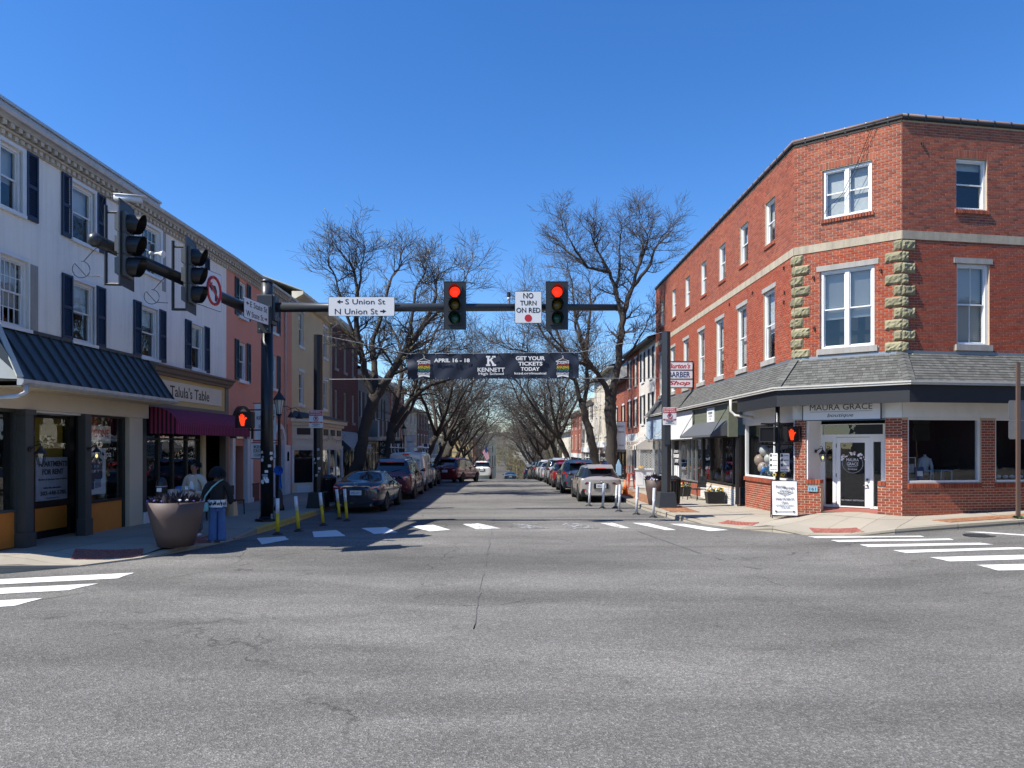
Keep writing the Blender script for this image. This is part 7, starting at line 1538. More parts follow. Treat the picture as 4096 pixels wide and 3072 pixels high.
# y from the rear bumper (0) forwards; real metres, scaled when placed
SPEC = dict(
 sedan=dict(L=4.85, W=1.83, H=1.45, wr=.33, wh=(1.03, 3.82), gc=(3, 8), st=[(0.0, .78, None, .80, .34, .8), (.06, .98, None, .9, .27, .8), (.45, 1.07, None, .97, .2, .8), (.75, 1.06, None, .985, .2, .75), (1.5, 1.0, 1.40, 1, .19, .66), (2.1, .97, 1.445, 1, .19, .68), (2.75, .95, 1.43, 1, .19, .66), (3.0, .95, 1.38, 1, .19, .64), (3.75, .93, None, .99, .2, .8), (4.5, .82, None, .95, .22, .8), (4.82, .66, None, .82, .3, .8)]),
 suv=dict(L=4.4, W=1.8, H=1.56, wr=.35, wh=(.86, 3.5), gc=(2, 7), st=[(0.0, .92, None, .86, .32, .8), (.07, 1.0, None, .94, .25, .8), (.13, 1.02, 1.08, .965, .24, .72), (.5, 1.02, 1.5, .985, .23, .66), (1.2, 1.0, 1.55, 1, .22, .7), (2.0, .98, 1.55, 1, .22, .71), (2.5, .97, 1.5, 1, .22, .68), (2.75, .97, 1.42, 1, .22, .66), (3.4, .98, None, .99, .22, .8), (4.1, .88, None, .94, .24, .8), (4.38, .7, None, .82, .32, .8)]),
 bigsuv=dict(L=5.0, W=1.92, H=1.78, wr=.38, wh=(1.05, 4.05), gc=(2, 8), st=[(0.0, 1.02, None, .9, .36, .8), (.06, 1.12, None, .955, .28, .8), (.12, 1.15, 1.22, .97, .27, .8), (.38, 1.14, 1.72, .985, .26, .74), (1.2, 1.12, 1.78, 1, .25, .77), (2.1, 1.1, 1.79, 1, .25, .78), (2.9, 1.09, 1.76, 1, .25, .76), (3.2, 1.08, 1.68, 1, .25, .73), (3.75, 1.1, None, .99, .25, .82), (4.65, 1.02, None, .95, .27, .82), (4.97, .84, None, .84, .34, .8)]),
 minivan=dict(L=5.05, W=1.98, H=1.76, wr=.34, wh=(1.0, 4.02), gc=(2, 8), st=[(0.0, .98, None, .88, .3, .8), (.07, 1.05, None, .95, .23, .8), (.14, 1.06, 1.14, .97, .22, .74), (.45, 1.05, 1.68, .985, .2, .72), (1.3, 1.02, 1.75, 1, .19, .75), (2.3, 1.0, 1.76, 1, .19, .76), (3.0, .99, 1.7, 1, .19, .74), (3.3, .99, 1.6, 1, .19, .71), (4.1, .98, None, .98, .2, .8), (4.75, .84, None, .94, .22, .8), (5.02, .64, None, .82, .3, .8)]),
 van=dict(L=5.2, W=1.95, H=2.05, wr=.35, wh=(1.0, 4.2), gc=(6, 8), st=[(0.0, 1.2, 1.96, .95, .36, .88), (.05, 1.2, 2.02, .985, .3, .89), (.6, 1.2, 2.05, 1, .26, .9), (1.5, 1.2, 2.06, 1, .26, .9), (2.4, 1.2, 2.06, 1, .26, .9), (3.0, 1.2, 2.06, 1, .26, .9), (3.3, 1.2, 2.05, 1, .26, .88), (3.7, 1.18, 1.95, 1, .26, .84), (3.85, 1.17, 1.85, 1, .26, .8), (4.35, 1.18, None, .99, .26, .84), (4.95, 1.0, None, .95, .28, .84), (5.17, .8, None, .86, .34, .8)]))
def car(name, label, kind, loc, rz, pm, sc=.9, group=None, tail='wide', plate='', seed=0, extras=True, rough_wheels='alloy', trimlow=False):
    sp = SPEC[kind]
    if kind not in KINDS: KINDS[kind] = body_mesh(kind, sp['L'], sp['W'], sp['H'], sp['st'], sp['gc'], sp['wh'], sp['wr'])
    t = thing(name, label, 'van' if kind == 'van' else 'car', loc, rz, group); t.scale = (sc, sc, sc)
    me = KINDS[kind].copy(); me.materials[0] = pm; b = ob('body', me, t)
    hw = sp['W'] / 2; wr = sp['wr']; st = sp['st']; belt = st[2][1]; H = sp['H']; zb = st[2][4]; w0 = hw * st[1][3]
    # wheels
    if ('wheel', kind) not in KINDS:
        a = MB(); r = wr; a.lathe([(r * .66, -.1), (r * .93, -.11), (r, -.08), (r, .08), (r * .93, .11), (r * .66, .1)], 28); tm = a.mesh('tyre', M('tyre'), True)
        a = MB(); a.lathe([(r * .68, .085), (r * .64, .09), (r * .6, .05), (.02, .04)], 28, mi=1); n = 10
        for i in range(n):
            w = 2 * math.pi * i / n; d = Vector((math.cos(w), math.sin(w), 0)); s = Vector((-d.y, d.x, 0)); a.hexa([d * .05 - s * .028 + Vector((0, 0, .04)), d * .05 + s * .028 + Vector((0, 0, .04)), d * r * .62 + s * .022 + Vector((0, 0, .04)), d * r * .62 - s * .022 + Vector((0, 0, .04)), d * .05 - s * .026 + Vector((0, 0, .085)), d * .05 + s * .026 + Vector((0, 0, .085)), d * r * .64 + s * .02 + Vector((0, 0, .1)), d * r * .64 - s * .02 + Vector((0, 0, .1))])
        a.lathe([(.06, .04), (.05, .095), (.002, .1)], 14); a.lathe([(r * .6, .086), (r * .67, .102), (r * .7, .09)], 28); rm = a.mesh('rim', [M('alloy'), M('car_trim')], False); KINDS[('wheel', kind)] = (tm, rm)
    tm, rm = KINDS[('wheel', kind)]
    for y in sp['wh']:
        for sd in (-1, 1):
            wo = ob('wheel', None, t, (sd * (hw - .125), y, wr), (0, sd * R(90), 0)); wo.empty_display_size = .1
            ob('tyre', tm, wo); ob('rim', rm, wo)
    # mirrors
    mz = belt + .06; my = sp['L'] * .635 if kind != 'sedan' else 3.15
    if kind == 'van': my = 3.95
    for sd in (-1, 1):
        m = MB(); m.blob((sd * (hw + .1), my, mz), (.11, .06, .075 if kind != 'van' else .13), 8); m.tube([(sd * hw * .92, my + .02, mz - .05), (sd * (hw + .06), my, mz - .02)], .025, 5); m.build('mirror', pm if seed % 2 else M('car_trim'), t, True)
    # rear details : plane just behind the loft's end at y ~ 0
    def rear(name, pts, m, parent=t, y=-.012, th=.05, **k):
        a = MB(); a.prism([(x, y + abs(x) ** 4 * .13 / hw ** 4, z) for x, z in pts], (0, th, 0)); return a.build(name, M(m) if isinstance(m, str) else m, parent, **k)
    zt = belt
    if trimlow or kind in ('suv', 'bigsuv'):
        rear('bumper_cladding', [(-w0 * .94, zb + .02), (w0 * .94, zb + .02), (w0 * .98, zb + .2), (w0 * .9, zb + .33), (-w0 * .9, zb + .33), (-w0 * .98, zb + .2)], 'car_trim', y=-.05, th=.2)
    else: rear('valance', [(-w0 * .75, zb + .02), (w0 * .75, zb + .02), (w0 * .65, zb + .14), (-w0 * .65, zb + .14)], 'car_trim', y=-.015, th=.12)
    pz = {'sedan': .72, 'suv': .69, 'bigsuv': .9, 'minivan': .8, 'van': .78}[kind]
    a = MB(); a.box(-.2, .2, -.045, -.03, pz - .08, pz + .08); pl = a.build('number_plate', M('sign_white'), t)
    if plate: letter(plate, -.16, .16, pz - .05, pz + .04, M('sign_blue'), pl, y=-.047)
    a = MB(); a.box(-.3, .3, -.028, .02, pz - .11, pz + .11); a.build('plate_recess', M('car_trim') if kind != 'van' else pm, t)
    for sd in (-1, 1):
        def L(*q): return [(sd * x, z) for x, z in q][::(1 if sd > 0 else -1)]
        if tail == 'sedan':
            lm = rear('tail_light', L((.42, .9), (.56, .8), (w0 * .93, .83), (w0 * .985, .92), (w0 * .94, .97), (.7, .95)), 'lamp_red', y=.0, th=.14); rear('lamp_clear', L((.62, .905), (.66, .885), (w0 * .95, .905), (w0 * .95, .95), (.72, .94)), 'lamp_clear', lm, y=-.008, th=.05)
        elif tail == 'slim':
            lm = rear('tail_light', L((.42, belt - .2), (.62, belt - .27), (w0 * .95, belt - .25), (w0 * .985, belt - .16), (w0 * .9, belt - .13)), mat('lamp_dark', (.12, .006, .006), .1, .05, 8), y=-.02, th=.14)
        elif tail == 'wide':
            lm = rear('tail_light', L((.5, belt - .16), (.6, belt - .28), (w0 * .96, belt - .3), (w0 * .99, belt - .1), (w0 * .93, belt - .02)), 'lamp_red', y=-.02, th=.16); rear('lamp_clear', L((.58, belt - .15), (.62, belt - .19), (w0 * .8, belt - .19), (w0 * .8, belt - .12)), 'lamp_clear', lm, y=-.03, th=.05)
        elif tail == 'tall':
            lm = rear('tail_light', L((w0 * .72, belt - .1), (w0 * .8, belt - .32), (w0 * .97, belt - .3), (w0 * .985, belt + .0), (w0 * .93, belt + .04)), 'lamp_red', y=-.02, th=.16)
        else:
            lm = rear('tail_light', L((w0 * .9, .8), (w0 * .985, .8), (w0 * .985, 1.25), (w0 * .92, 1.25)), 'lamp_red', y=-.02, th=.14)
        rear('reflector', L((w0 * .72, zb + .3), (w0 * .72, zb + .27), (w0 * .9, zb + .28), (w0 * .9, zb + .31)), 'lamp_red', y=-.03, th=.04)
        if kind in ('suv', 'bigsuv', 'sedan') and extras: a = MB(); a.tube([(sd * hw * .58, -.07, zb + .1), (sd * hw * .58, .1, zb + .1)], .048, 12); a.build('exhaust', M('chrome'), t)
    if kind == 'van':
        a = MB(); a.box(-.006, .006, -.006, .02, .42, 1.95); a.build('door_gap', M('car_trim'), t); a = MB(); a.box(.03, .07, -.03, 0, 1.0, 1.16); a.build('handle', M('car_trim'), t); a = MB(); a.box(-.16, .16, -.03, .03, 1.9, 1.97); a.build('brake_light', M('lamp_red'), t)
        a = MB(); a.box(-w0 * .98, w0 * .98, -.12, .05, .36, .52); a.build('bumper', M('car_trim'), t)
        letter('MOSCO ELEVATOR CO., INC.', -.78, .8, 1.55, 1.68, M('sign_blue'), t, y=-.012, bold=.015); letter('Vertical Transportation', -.4, .75, 1.45, 1.52, M('sign_blue'), t, y=-.012, shear=.2)
        for sd in (-1, 1):
            for y in (1.55, 2.9): a = MB(); a.box(*sorted((sd * hw * .985, sd * (hw * 1.004))), y, y + .012, .5, 1.85); a.build('door_gap', M('car_trim'), t)
    else:
        if kind != 'sedan':
            a = MB(); a.prism([(-w0 * .62, .16, H - .16), (w0 * .62, .16, H - .16), (w0 * .6, .5, H - .03), (-w0 * .6, .5, H - .03)], (0, 0, .035)); a.build('spoiler', pm, t); a = MB(); a.box(-.22, .22, .15, .19, H - .155, H - .125); a.build('brake_light', M('lamp_red'), t)
            a = MB(); zz = lerp(belt, H, .25); a.tube([(0, .13, belt + .09), (.1, .11, belt + .1), (.42, .17, belt + .18)], .012, 5); a.build('wiper', M('car_trim'), t)
            for sd in (-1, 1): a = MB(); a.tube([(sd * hw * .62, .8, H - .0), (sd * hw * .62, .9, H + .045), (sd * hw * .62, 2.3, H + .045), (sd * hw * .62, 2.45, H - .02)], .02, 6); a.build('roof_rail', M('car_trim'), t)
        else:
            a = MB(); a.prism([(-.5, -.012, .93), (-.38, -.012, .965), (.38, -.012, .965), (.5, -.012, .93), (.56, -.012, .85), (.53, -.012, .85), (.46, -.012, .915), (-.46, -.012, .915), (-.53, -.012, .85), (-.56, -.012, .85)], (0, .05, 0)); a.build('chrome_bar', M('chrome'), t)
    ez = {'sedan': 1.01, 'suv': belt - .14, 'bigsuv': belt - .07, 'minivan': belt - .08, 'van': 1.3}[kind]
    if kind != 'van':
        a = MB(); a.tube([(.06 * math.cos(w), -.02, ez + .045 * math.sin(w)) for w in [2 * math.pi * i / 16 for i in range(17)]], .009, 5); a.tube([(-.045, -.02, ez + .02), (0, -.02, ez - .01), (.045, -.02, ez + .02)], .008, 5); a.build('emblem', M('chrome'), t)
    # door seams and handles along both sides
    dl_ = {'sedan': (1.55, 2.35, 3.3), 'suv': (1.1, 1.95, 2.95), 'bigsuv': (1.35, 2.35, 3.4), 'minivan': (1.5, 2.6, 3.6), 'van': ()}[kind]
    for sd in (-1, 1):
        for y in dl_: a = MB(); a.prism([(sd * hw * 1.003, y, zb + .18), (sd * hw * 1.003, y + .012, zb + .18), (sd * hw * .975, y + .012, belt - .03), (sd * hw * .975, y, belt - .03)], (-sd * .03, 0, 0)); a.build('door_gap', M('car_trim'), t)
        for y in dl_[:2]: a = MB(); a.box(*sorted((sd * hw * .96, sd * hw * 1.015)), y + .12, y + .3, belt - .15, belt - .12); a.build('door_handle', pm, t)
        if kind in ('suv', 'bigsuv'): a = MB(); a.box(*sorted((sd * hw * .9, sd * hw * 1.006)), sp['wh'][0] + wr * 1.15, sp['wh'][1] - wr * 1.15, zb - .02, zb + .14); a.build('sill_cladding', M('car_trim'), t)
        # head lamps
        a = MB(); a.blob((sd * hw * .72, sp['L'] - .2, st[-2][1] - .1), (.18, .12, .07), 8); a.build('headlight', M('lamp_clear'), t)
    return t
def park(name, label, kind, x, y, pm, yaw=0, **k): return car(name, label, kind, (x, y, zr(x, y)), R(yaw), pm, **k)
CL_ = 'cars parked along the shaded kerb'; CR_ = 'cars parked along the sunlit kerb'
def settle(t):      # tilt the car with the falling street
    y = t.location.y; t.rotation_euler.x = math.atan((gz(y + 4) - gz(y)) / 4); return t
settle(park('parked_car', 'dark navy sedan parked nearest on the shaded side behind the yellow posts', 'sedan', -4.62, 22.0, paint('navy', (.008, .014, .035)), tail='sedan', plate='KMG-4211', group=CL_, seed=1, yaw=-1))
settle(park('parked_car', 'dark maroon large sport utility parked in front of the navy sedan', 'bigsuv', -4.45, 27.6, paint('maroon_dark', (.13, .012, .02)), tail='wide', plate='LZA-1047', group=CL_, seed=0))
vn = settle(park('work_van', 'white elevator company work van with a ladder rack on the roof', 'van', -4.55, 32.6, paint('van_white', (.52, .53, .54), 0, .35), tail='van', seed=0))
rk = MB()
for y in (.4, 1.6, 2.8):
    rk.tube([(-.8, y, 2.02), (-.82, y, 2.28), (.82, y, 2.28), (.8, y, 2.02)], .025, 6)
for x in (-.82, .82): rk.tube([(x, .1, 2.3), (x, 3.2, 2.3)], .025, 6); rk.tube([(x, .4, 2.28), (x, .4, 2.48)], .03, 6); rk.tube([(x, 2.8, 2.28), (x, 2.8, 2.5)], .03, 6)
rk.build('roof_rack', M('white_plastic'), vn)
ld = thing('ladder', 'pale folding ladder lying on the rack of the work van', 'ladder', (-4.3, 33.4, zr(-4, 33) + 2.1)); a = MB()
for x in (-.2, .2): a.tube([(x, 0, 0), (x, 2.2, 0)], .03, 6)
a.build('rails', M('white_plastic'), ld); [ (lambda q: q.build('rung', M('steel_galv'), ld))(MB().tube([(-.2, y * .27 + .1, 0), (.2, y * .27 + .1, 0)], .018, 5)) for y in range(8)]
settle(park('parked_car', 'grey sedan parked in front of the white work van', 'sedan', -4.6, 38.2, paint('grey', (.16, .16, .165), .6), tail='sedan', group=CL_, seed=1))
settle(park('minivan', 'maroon minivan pulling out at an angle in front of the grey sedan', 'minivan', -3.75, 44.2, paint('maroon', (.2, .02, .02)), yaw=-17, tail='wide', plate='HHB-2290', seed=1))
settle(park('moving_car', 'white sport utility car driving away in the middle of the street', 'bigsuv', -2.05, 62.5, paint('white', (.62, .62, .6), 0, .35), tail='tall', plate='JTR-5512', seed=1))
settle(park('moving_car', 'dark blue car with its brake lights on just beyond the crest', 'sedan', .7, 92, paint('teal', (.02, .06, .08)), tail='sedan', seed=1, sc=.95))
settle(park('parked_car', 'champagne crossover parked nearest on the sunlit side behind the white posts', 'suv', 3.56, 26.3, paint('champagne', (.5, .44, .38), .5, .3), tail='slim', plate='MKX-3021', group=CR_, seed=0, trimlow=True))
settle(park('parked_car', 'blue grey crossover parked in front of the champagne one', 'suv', 3.35, 31.2, paint('blue_grey', (.11, .15, .19), .6), tail='tall', plate='LRT-8830', group=CR_, seed=1, sc=.97))
settle(park('parked_car', 'red hatchback mostly hidden between the blue grey and silver cars', 'suv', 3.2, 36.4, paint('red', (.3, .012, .012), .2), tail='wide', group=CR_, seed=1, sc=.86))
settle(park('parked_car', 'silver white sport utility with roof rails, fourth along the sunlit kerb', 'bigsuv', 3.25, 40.8, paint('silver_white', (.5, .51, .52), .4), tail='wide', plate='KWD-0097', group=CR_, seed=0, sc=.86))
settle(park('parked_car', 'white sedan tucked in front of the silver white sport utility', 'sedan', 3.1, 46.6, paint('sedan_white', (.6, .6, .6), 0), tail='sedan', group=CR_, seed=0))
settle(park('parked_car', 'white crossover with dark rear window, sixth along the sunlit kerb', 'suv', 3.15, 52, paint('cross_white', (.56, .57, .58), 0), tail='wide', group=CR_, seed=1, sc=.95))
settle(park('parked_car', 'black crossover parked seventh along the sunlit kerb', 'suv', 3.15, 57.2, paint('black', (.012, .012, .014)), tail='tall', group=CR_, seed=1, sc=.95))
settle(park('parked_car', 'charcoal large sport utility parked eighth along the sunlit kerb', 'bigsuv', 3.1, 62.4, paint('charcoal', (.03, .03, .034)), tail='wide', group=CR_, seed=1, sc=.88))
settle(park('parked_car', 'beige crossover parked last before the crest on the sunlit side', 'suv', 3.1, 68, paint('beige', (.42, .39, .34), .4), tail='wide', group=CR_, seed=1, sc=.95))
settle(park('parked_car', 'dark blue sport utility past the crest on the sunlit side', 'bigsuv', 2.9, 79, paint('dark_blue', (.02, .03, .06)), tail='tall', group=CR_, seed=1, sc=.88))
# ---------------------------------------------------------------- people
def skin(name, pts, edges, m, parent, root=0, sub=2):
    """pts: (x, y, z, r) or (x, y, z, rx, ry) joints, grown into one surface"""
    me = bpy.data.meshes.new(name); me.from_pydata([p[:3] for p in pts], edges, []); o = bpy.data.objects.new(name, me); COL.objects.link(o)
    o.modifiers.new('sk', 'SKIN'); sv = me.skin_vertices[0].data
    for i, p in enumerate(pts): sv[i].radius = (p[3], p[4] if len(p) > 4 else p[3]); sv[i].use_root = (i == root)
    s = o.modifiers.new('ss', 'SUBSURF'); s.levels = sub; s.render_levels = sub
    dg = bpy.context.evaluated_depsgraph_get(); dg.update(); out = bpy.data.meshes.new_from_object(o.evaluated_get(dg)); bpy.data.objects.remove(o)
    out.name = name; out.materials.clear(); out.materials.append(m); out.polygons.foreach_set('use_smooth', [True] * len(out.polygons)); return ob(name, out, parent)
def chain(n, start=0): return [(start + i, start + i + 1) for i in range(n - 1)]
def figure(t, arms, legs, hands, headturn=0.0):
    """skin-coloured body as one surface: torso, neck, head, arms, legs; facing local -y"""
    P = [(0, 0, .95, .13, .1), (0, 0, 1.12, .12, .09), (0, 0, 1.32, .15, .1), (0, 0, 1.43, .1, .08), (0, -.005, 1.5, .05), (0, -.02, 1.57, .058), (0, -.03, 1.63, .078, .095), (0, -.02, 1.7, .08, .095), (0, -.01, 1.76, .05, .06)]
    E_ = chain(9)
    for arm in arms:
        k = len(P); P += arm; E_ += [(3, k)] + chain(len(arm), k)
    for leg in legs:
        k = len(P); P += leg; E_ += [(0, k)] + chain(len(leg), k)
    b = skin('body', P, E_, M('skin'), t)
    # fingers grown from the palms
    for (hx, hy, hz), d, side, curl in hands:
        d = Vector(d).normalized(); s = Vector(side).normalized(); n_ = d.cross(s)
        pts = []; ed = []
        for i, (off, ln) in enumerate(((-.032, .062), (-.011, .075), (.011, .07), (.031, .055))):
            k = len(pts); b0 = Vector((hx, hy, hz)) + s * off; c1 = b0 + d * ln * .5 + n_ * curl * .012; c2 = c1 + (d * (1 - curl) + n_ * curl) * ln * .5; c3 = c2 + (d * (.6 - curl) + n_ * curl * 1.2) * ln * .25
            pts += [(*b0, .0105), (*c1, .0095), (*c2, .0085), (*c3, .0075)]; ed += chain(4, k)
        k = len(pts); b0 = Vector((hx, hy, hz)) - d * .03 + s * -.04; pts += [(*b0, .013), (*(b0 - s * .02 + d * .03 + n_ * curl * .015), .0115), (*(b0 - s * .02 + d * .055 + n_ * curl * .035), .0095)]; ed += chain(3, k)
        skin('fingers', pts, ed, M('skin'), t, sub=1)
    return b
# the man with the paper cup, facing us behind the big planter
mn = thing('person', 'person in a tan jacket holding a paper cup and looking down behind the big planter', 'person', (-6.86, 15.7, zs(-6.86, 15.7)), R(-14)); mn.scale = (.92,) * 3
armR = [(.2, 0, 1.42, .06), (.27, .01, 1.2, .045), (.27, -.06, 1.02, .04), (.14, -.25, 1.12, .03), (.07, -.29, 1.14, .035, .02)]
armL = [(-.2, 0, 1.42, .06), (-.27, .02, 1.2, .045), (-.28, -.04, .98, .04), (-.24, -.26, .96, .03), (-.23, -.33, .96, .035, .02)]
legs = [[(.1, 0, .86, .09), (.11, -.01, .5, .06), (.12, .02, .1, .04), (.12, -.1, .05, .04, .03)], [(-.1, 0, .86, .09), (-.11, -.01, .5, .06), (-.12, .02, .1, .04), (-.13, -.1, .05, .04, .03)]]
figure(mn, [armR, armL], legs, [((.06, -.31, 1.145), (-1, -.1, .1), (0, .15, 1), .75), ((-.23, -.36, .96), (0, -1, 0), (1, 0, 0), .5)])
skin('jacket', [(0, 0, .86, .2, .15), (0, 0, 1.05, .2, .145), (0, 0, 1.3, .205, .14), (0, .01, 1.44, .12, .1), (.2, 0, 1.4, .09), (.29, .01, 1.2, .075), (.29, -.06, 1.02, .068), (.17, -.22, 1.1, .056), (-.2, 0, 1.4, .09), (-.29, .02, 1.2, .075), (-.3, -.04, .99, .068), (-.25, -.22, .965, .056)], [(0, 1), (1, 2), (2, 3), (3, 4), (4, 5), (5, 6), (6, 7), (3, 8), (8, 9), (9, 10), (10, 11)], M('jacket_tan'), mn)
skin('shirt', [(0, -.045, .9, .1, .12), (0, -.05, 1.2, .1, .12), (0, -.03, 1.44, .07, .075), (0, -.02, 1.49, .058)], chain(4), M('white_paint'), mn)
skin('trousers', [(0, 0, .93, .15, .12), (.1, 0, .82, .105), (.115, 0, .48, .085), (.12, .02, .12, .075), (-.1, 0, .82, .105), (-.115, 0, .48, .085), (-.12, .02, .12, .075)], [(0, 1), (1, 2), (2, 3), (0, 4), (4, 5), (5, 6)], mat('trouser_grey', (.11, .11, .12), .85, .1, 8), mn)
for s in (-1, 1): skin('shoe', [(s * .12, .05, .05, .05), (s * .125, -.06, .05, .052, .045), (s * .13, -.16, .04, .045, .03)], chain(3), M('white_plastic'), mn)
rng = random.Random(11)
def hairdo(t, c, r, n, length, seed, frontless=True, down=.5):
    rg = random.Random(seed); h = MB(); h.blob((c[0], c[1], c[2]), r, 12, 0, .06)
    for i in range(n):
        a = rg.uniform(0, 6.283); e = rg.uniform(-.35, 1.5); d = Vector((math.cos(a) * math.cos(e), math.sin(a) * math.cos(e), math.sin(e)))
        if frontless and d.y < -.55 and d.z < .35: continue
        p = Vector(c) + Vector((d.x * r[0], d.y * r[1], d.z * r[2])); q = p + d * length * .5 + Vector((rg.uniform(-.02, .02), rg.uniform(-.02, .02), -length * down)); s = d.cross(Vector((0, 0, 1))); s = (s.normalized() if s.length > .01 else Vector((1, 0, 0))) * .014
        h.add([p - s, p + s, q + s * .5, q + d * .01, q - s * .5], [(0, 1, 2, 3, 4)])
    h.build('hair', M('hair'), t, True)
def features(t, lift=0.0):
    m = MB()
    for s in (-1, 1): m.blob((s * .033, -.112, 1.655 + lift), (.013, .006, .006), 8)
    m.build('eyes', M('hair'), t); m = MB(); m.hexa([(-.014, -.11, 1.615), (.014, -.11, 1.615), (.012, -.1, 1.665), (-.012, -.1, 1.665), (-.009, -.142, 1.62), (.009, -.142, 1.62), (.005, -.118, 1.663), (-.005, -.118, 1.663)]); m.build('nose', M('skin'), t, True)
    m = MB(); m.blob((0, -.112, 1.588), (.024, .008, .006), 8); m.build('mouth', mat('lips', (.2, .07, .055), .5, .05), t); m = MB(); [m.blob((s * .086, -.005, 1.645), (.014, .025, .034), 8) for s in (-1, 1)]; m.build('ears', M('skin'), t, True)
    m = MB(); [m.hexa([(s * .018, -.115, 1.678), (s * .052, -.108, 1.682), (s * .052, -.104, 1.69), (s * .018, -.111, 1.687), (s * .018, -.12, 1.678), (s * .052, -.113, 1.682), (s * .052, -.109, 1.69), (s * .018, -.116, 1.687)]) for s in (-1, 1)]; m.build('eyebrows', M('hair'), t)
features(mn); hairdo(mn, (0, .005, 1.735), (.105, .112, .085), 420, .09, 4)
# things in his hands
cup = thing('paper_cup', 'white lidded paper cup in the hand of the tan jacket wearer', 'cup', mn.matrix_basis @ Vector((.045, -.345, 1.06)), 0); m = MB(); m.lathe([(.026, 0), (.036, .13)], 16); m.build('cup', M('print_white'), cup, True); m = MB(); m.lathe([(.039, .13), (.039, .145), (.034, .155), (.002, .156)], 16); m.build('lid', M('white_plastic'), cup, True); m = MB(); m.lathe([(.0305, .035), (.0345, .085)], 16); m.build('sleeve', M('kraft_paper'), cup, True)
bx = thing('takeaway_box', 'flat grey paper box held above the planter by the tan jacket wearer', 'box', mn.matrix_basis @ Vector((-.26, -.46, .93)), R(-20)); m = MB(); m.hexa([(-.2, -.12, 0), (.12, -.12, .02), (.12, .1, .02), (-.2, .1, 0), (-.17, -.1, .2), (.14, -.1, .22), (.14, .08, .22), (-.17, .08, .2)]); m.build('box', mat('box_grey', (.42, .41, .36), .7, .05, 5), bx)
# the woman seen from behind with the mint bag
wm_ = thing('person', 'person seen from behind in black sweater and wide blue jeans carrying a mint shoulder bag', 'person', (-6.12, 15.1, zs(-6.12, 15.1)), R(200)); wm_.scale = (.9,) * 3
armR = [(.18, 0, 1.4, .055), (.25, .02, 1.18, .045), (.27, -.06, .98, .038), (.2, -.24, 1.0, .028), (.18, -.3, 1.0, .033, .02)]; armL = [(-.18, 0, 1.4, .055), (-.26, .0, 1.18, .045), (-.28, -.05, .97, .038), (-.28, -.2, .88, .028), (-.28, -.26, .86, .033, .02)]
legs = [[(.09, 0, .86, .1), (.09, -.01, .5, .065), (.09, .02, .1, .04), (.09, -.1, .05, .04, .03)], [(-.09, 0, .86, .1), (-.09, -.02, .5, .065), (-.08, .02, .1, .04), (-.08, -.1, .05, .04, .03)]]
figure(wm_, [armR, armL], legs, [((.17, -.33, 1.0), (0, -1, -.2), (-1, 0, 0), .6), ((-.28, -.29, .85), (0, -.6, -1), (1, 0, 0), .7)])
sw = skin('sweater', [(0, 0, .93, .185, .14), (0, 0, 1.08, .18, .135), (0, 0, 1.3, .185, .13), (0, .01, 1.43, .11, .09), (.19, 0, 1.37, .09), (.27, .02, 1.18, .085), (.29, -.06, .99, .075), (.22, -.2, .99, .05), (-.19, 0, 1.37, .09), (-.28, 0, 1.18, .085), (-.3, -.05, .98, .075), (-.29, -.17, .9, .05)], [(0, 1), (1, 2), (2, 3), (3, 4), (4, 5), (5, 6), (6, 7), (3, 8), (8, 9), (9, 10), (10, 11)], M('knit_black'), wm_)
m = MB()
for j in range(2):
    pass
vs = []; n = 28
for z, q in ((.845, 1.0), (1.02, 1.0)):
    for i in range(n): a = 2 * math.pi * i / n; vs.append((.208 * math.cos(a), .158 * math.sin(a), z))
m.add(vs, [(i, (i + 1) % n, n + (i + 1) % n, n + i) for i in range(n)]); hem = m.build('sweater_print', M('print_white'), wm_, True)
m = MB(); rg = random.Random(8)
for i in range(26):
    a = math.pi * (.1 + .8 * i / 26) + rg.uniform(-.03, .03); z0 = rg.uniform(.87, .92); z1 = z0 + rg.uniform(.05, .12); w = rg.uniform(.015, .035)
    m.add([(.211 * math.cos(a + w * s), .161 * math.sin(a + w * s), z) for s, z in ((-2, z0), (2, z0 + .01), (1.2, z1), (-1.6, z1 - .01))], [(0, 1, 2, 3)])
m.build('print_figures', M('sign_black'), hem)
skin('jeans', [(0, 0, .92, .15, .125), (.085, 0, .82, .115), (.095, .0, .5, .098), (.1, .01, .09, .115), (.1, .01, .03, .1), (-.085, 0, .82, .115), (-.09, -.02, .5, .098), (-.1, .01, .09, .115), (-.1, .01, .03, .1)], [(0, 1), (1, 2), (2, 3), (3, 4), (0, 5), (5, 6), (6, 7), (7, 8)], M('denim'), wm_)
for s in (-1, 1): skin('shoe', [(s * .1, .06, .045, .05), (s * .105, -.06, .045, .052, .045), (s * .12, -.17, .04, .045, .03)], chain(3), M('white_plastic'), wm_)
features(wm_); hairdo(wm_, (0, .015, 1.69), (.118, .125, .125), 700, .14, 9, True, .75)
bgm = thing('shoulder_bag', 'mint green shoulder bag hanging at the left hip of the sweater wearer', 'bag', wm_.matrix_basis @ Vector((.3, .12, .86)), R(25)); m = MB(); m.box(-.1, .1, -.05, .05, -.1, .1); m.build('bag', M('bag_mint'), bgm, bevel=.03); m = MB(); m.box(-.075, .075, -.065, -.05, -.08, .02); m.build('pocket', M('bag_mint'), bgm, bevel=.01)
m = MB(); inv = bgm.matrix_basis.inverted() @ wm_.matrix_basis; P_ = [inv @ Vector(p) for p in ((.3, .12, .96), (.25, .17, 1.12), (.1, .17, 1.33), (-.05, .115, 1.46), (-.12, .02, 1.49), (-.1, -.1, 1.42))]
for a, b in zip(P_, P_[1:]):
    s = Vector((.012, 0, .016)); m.add([a - s, a + s, b + s, b - s], [(0, 1, 2, 3)]); m.tube([a, b], .016, 5)
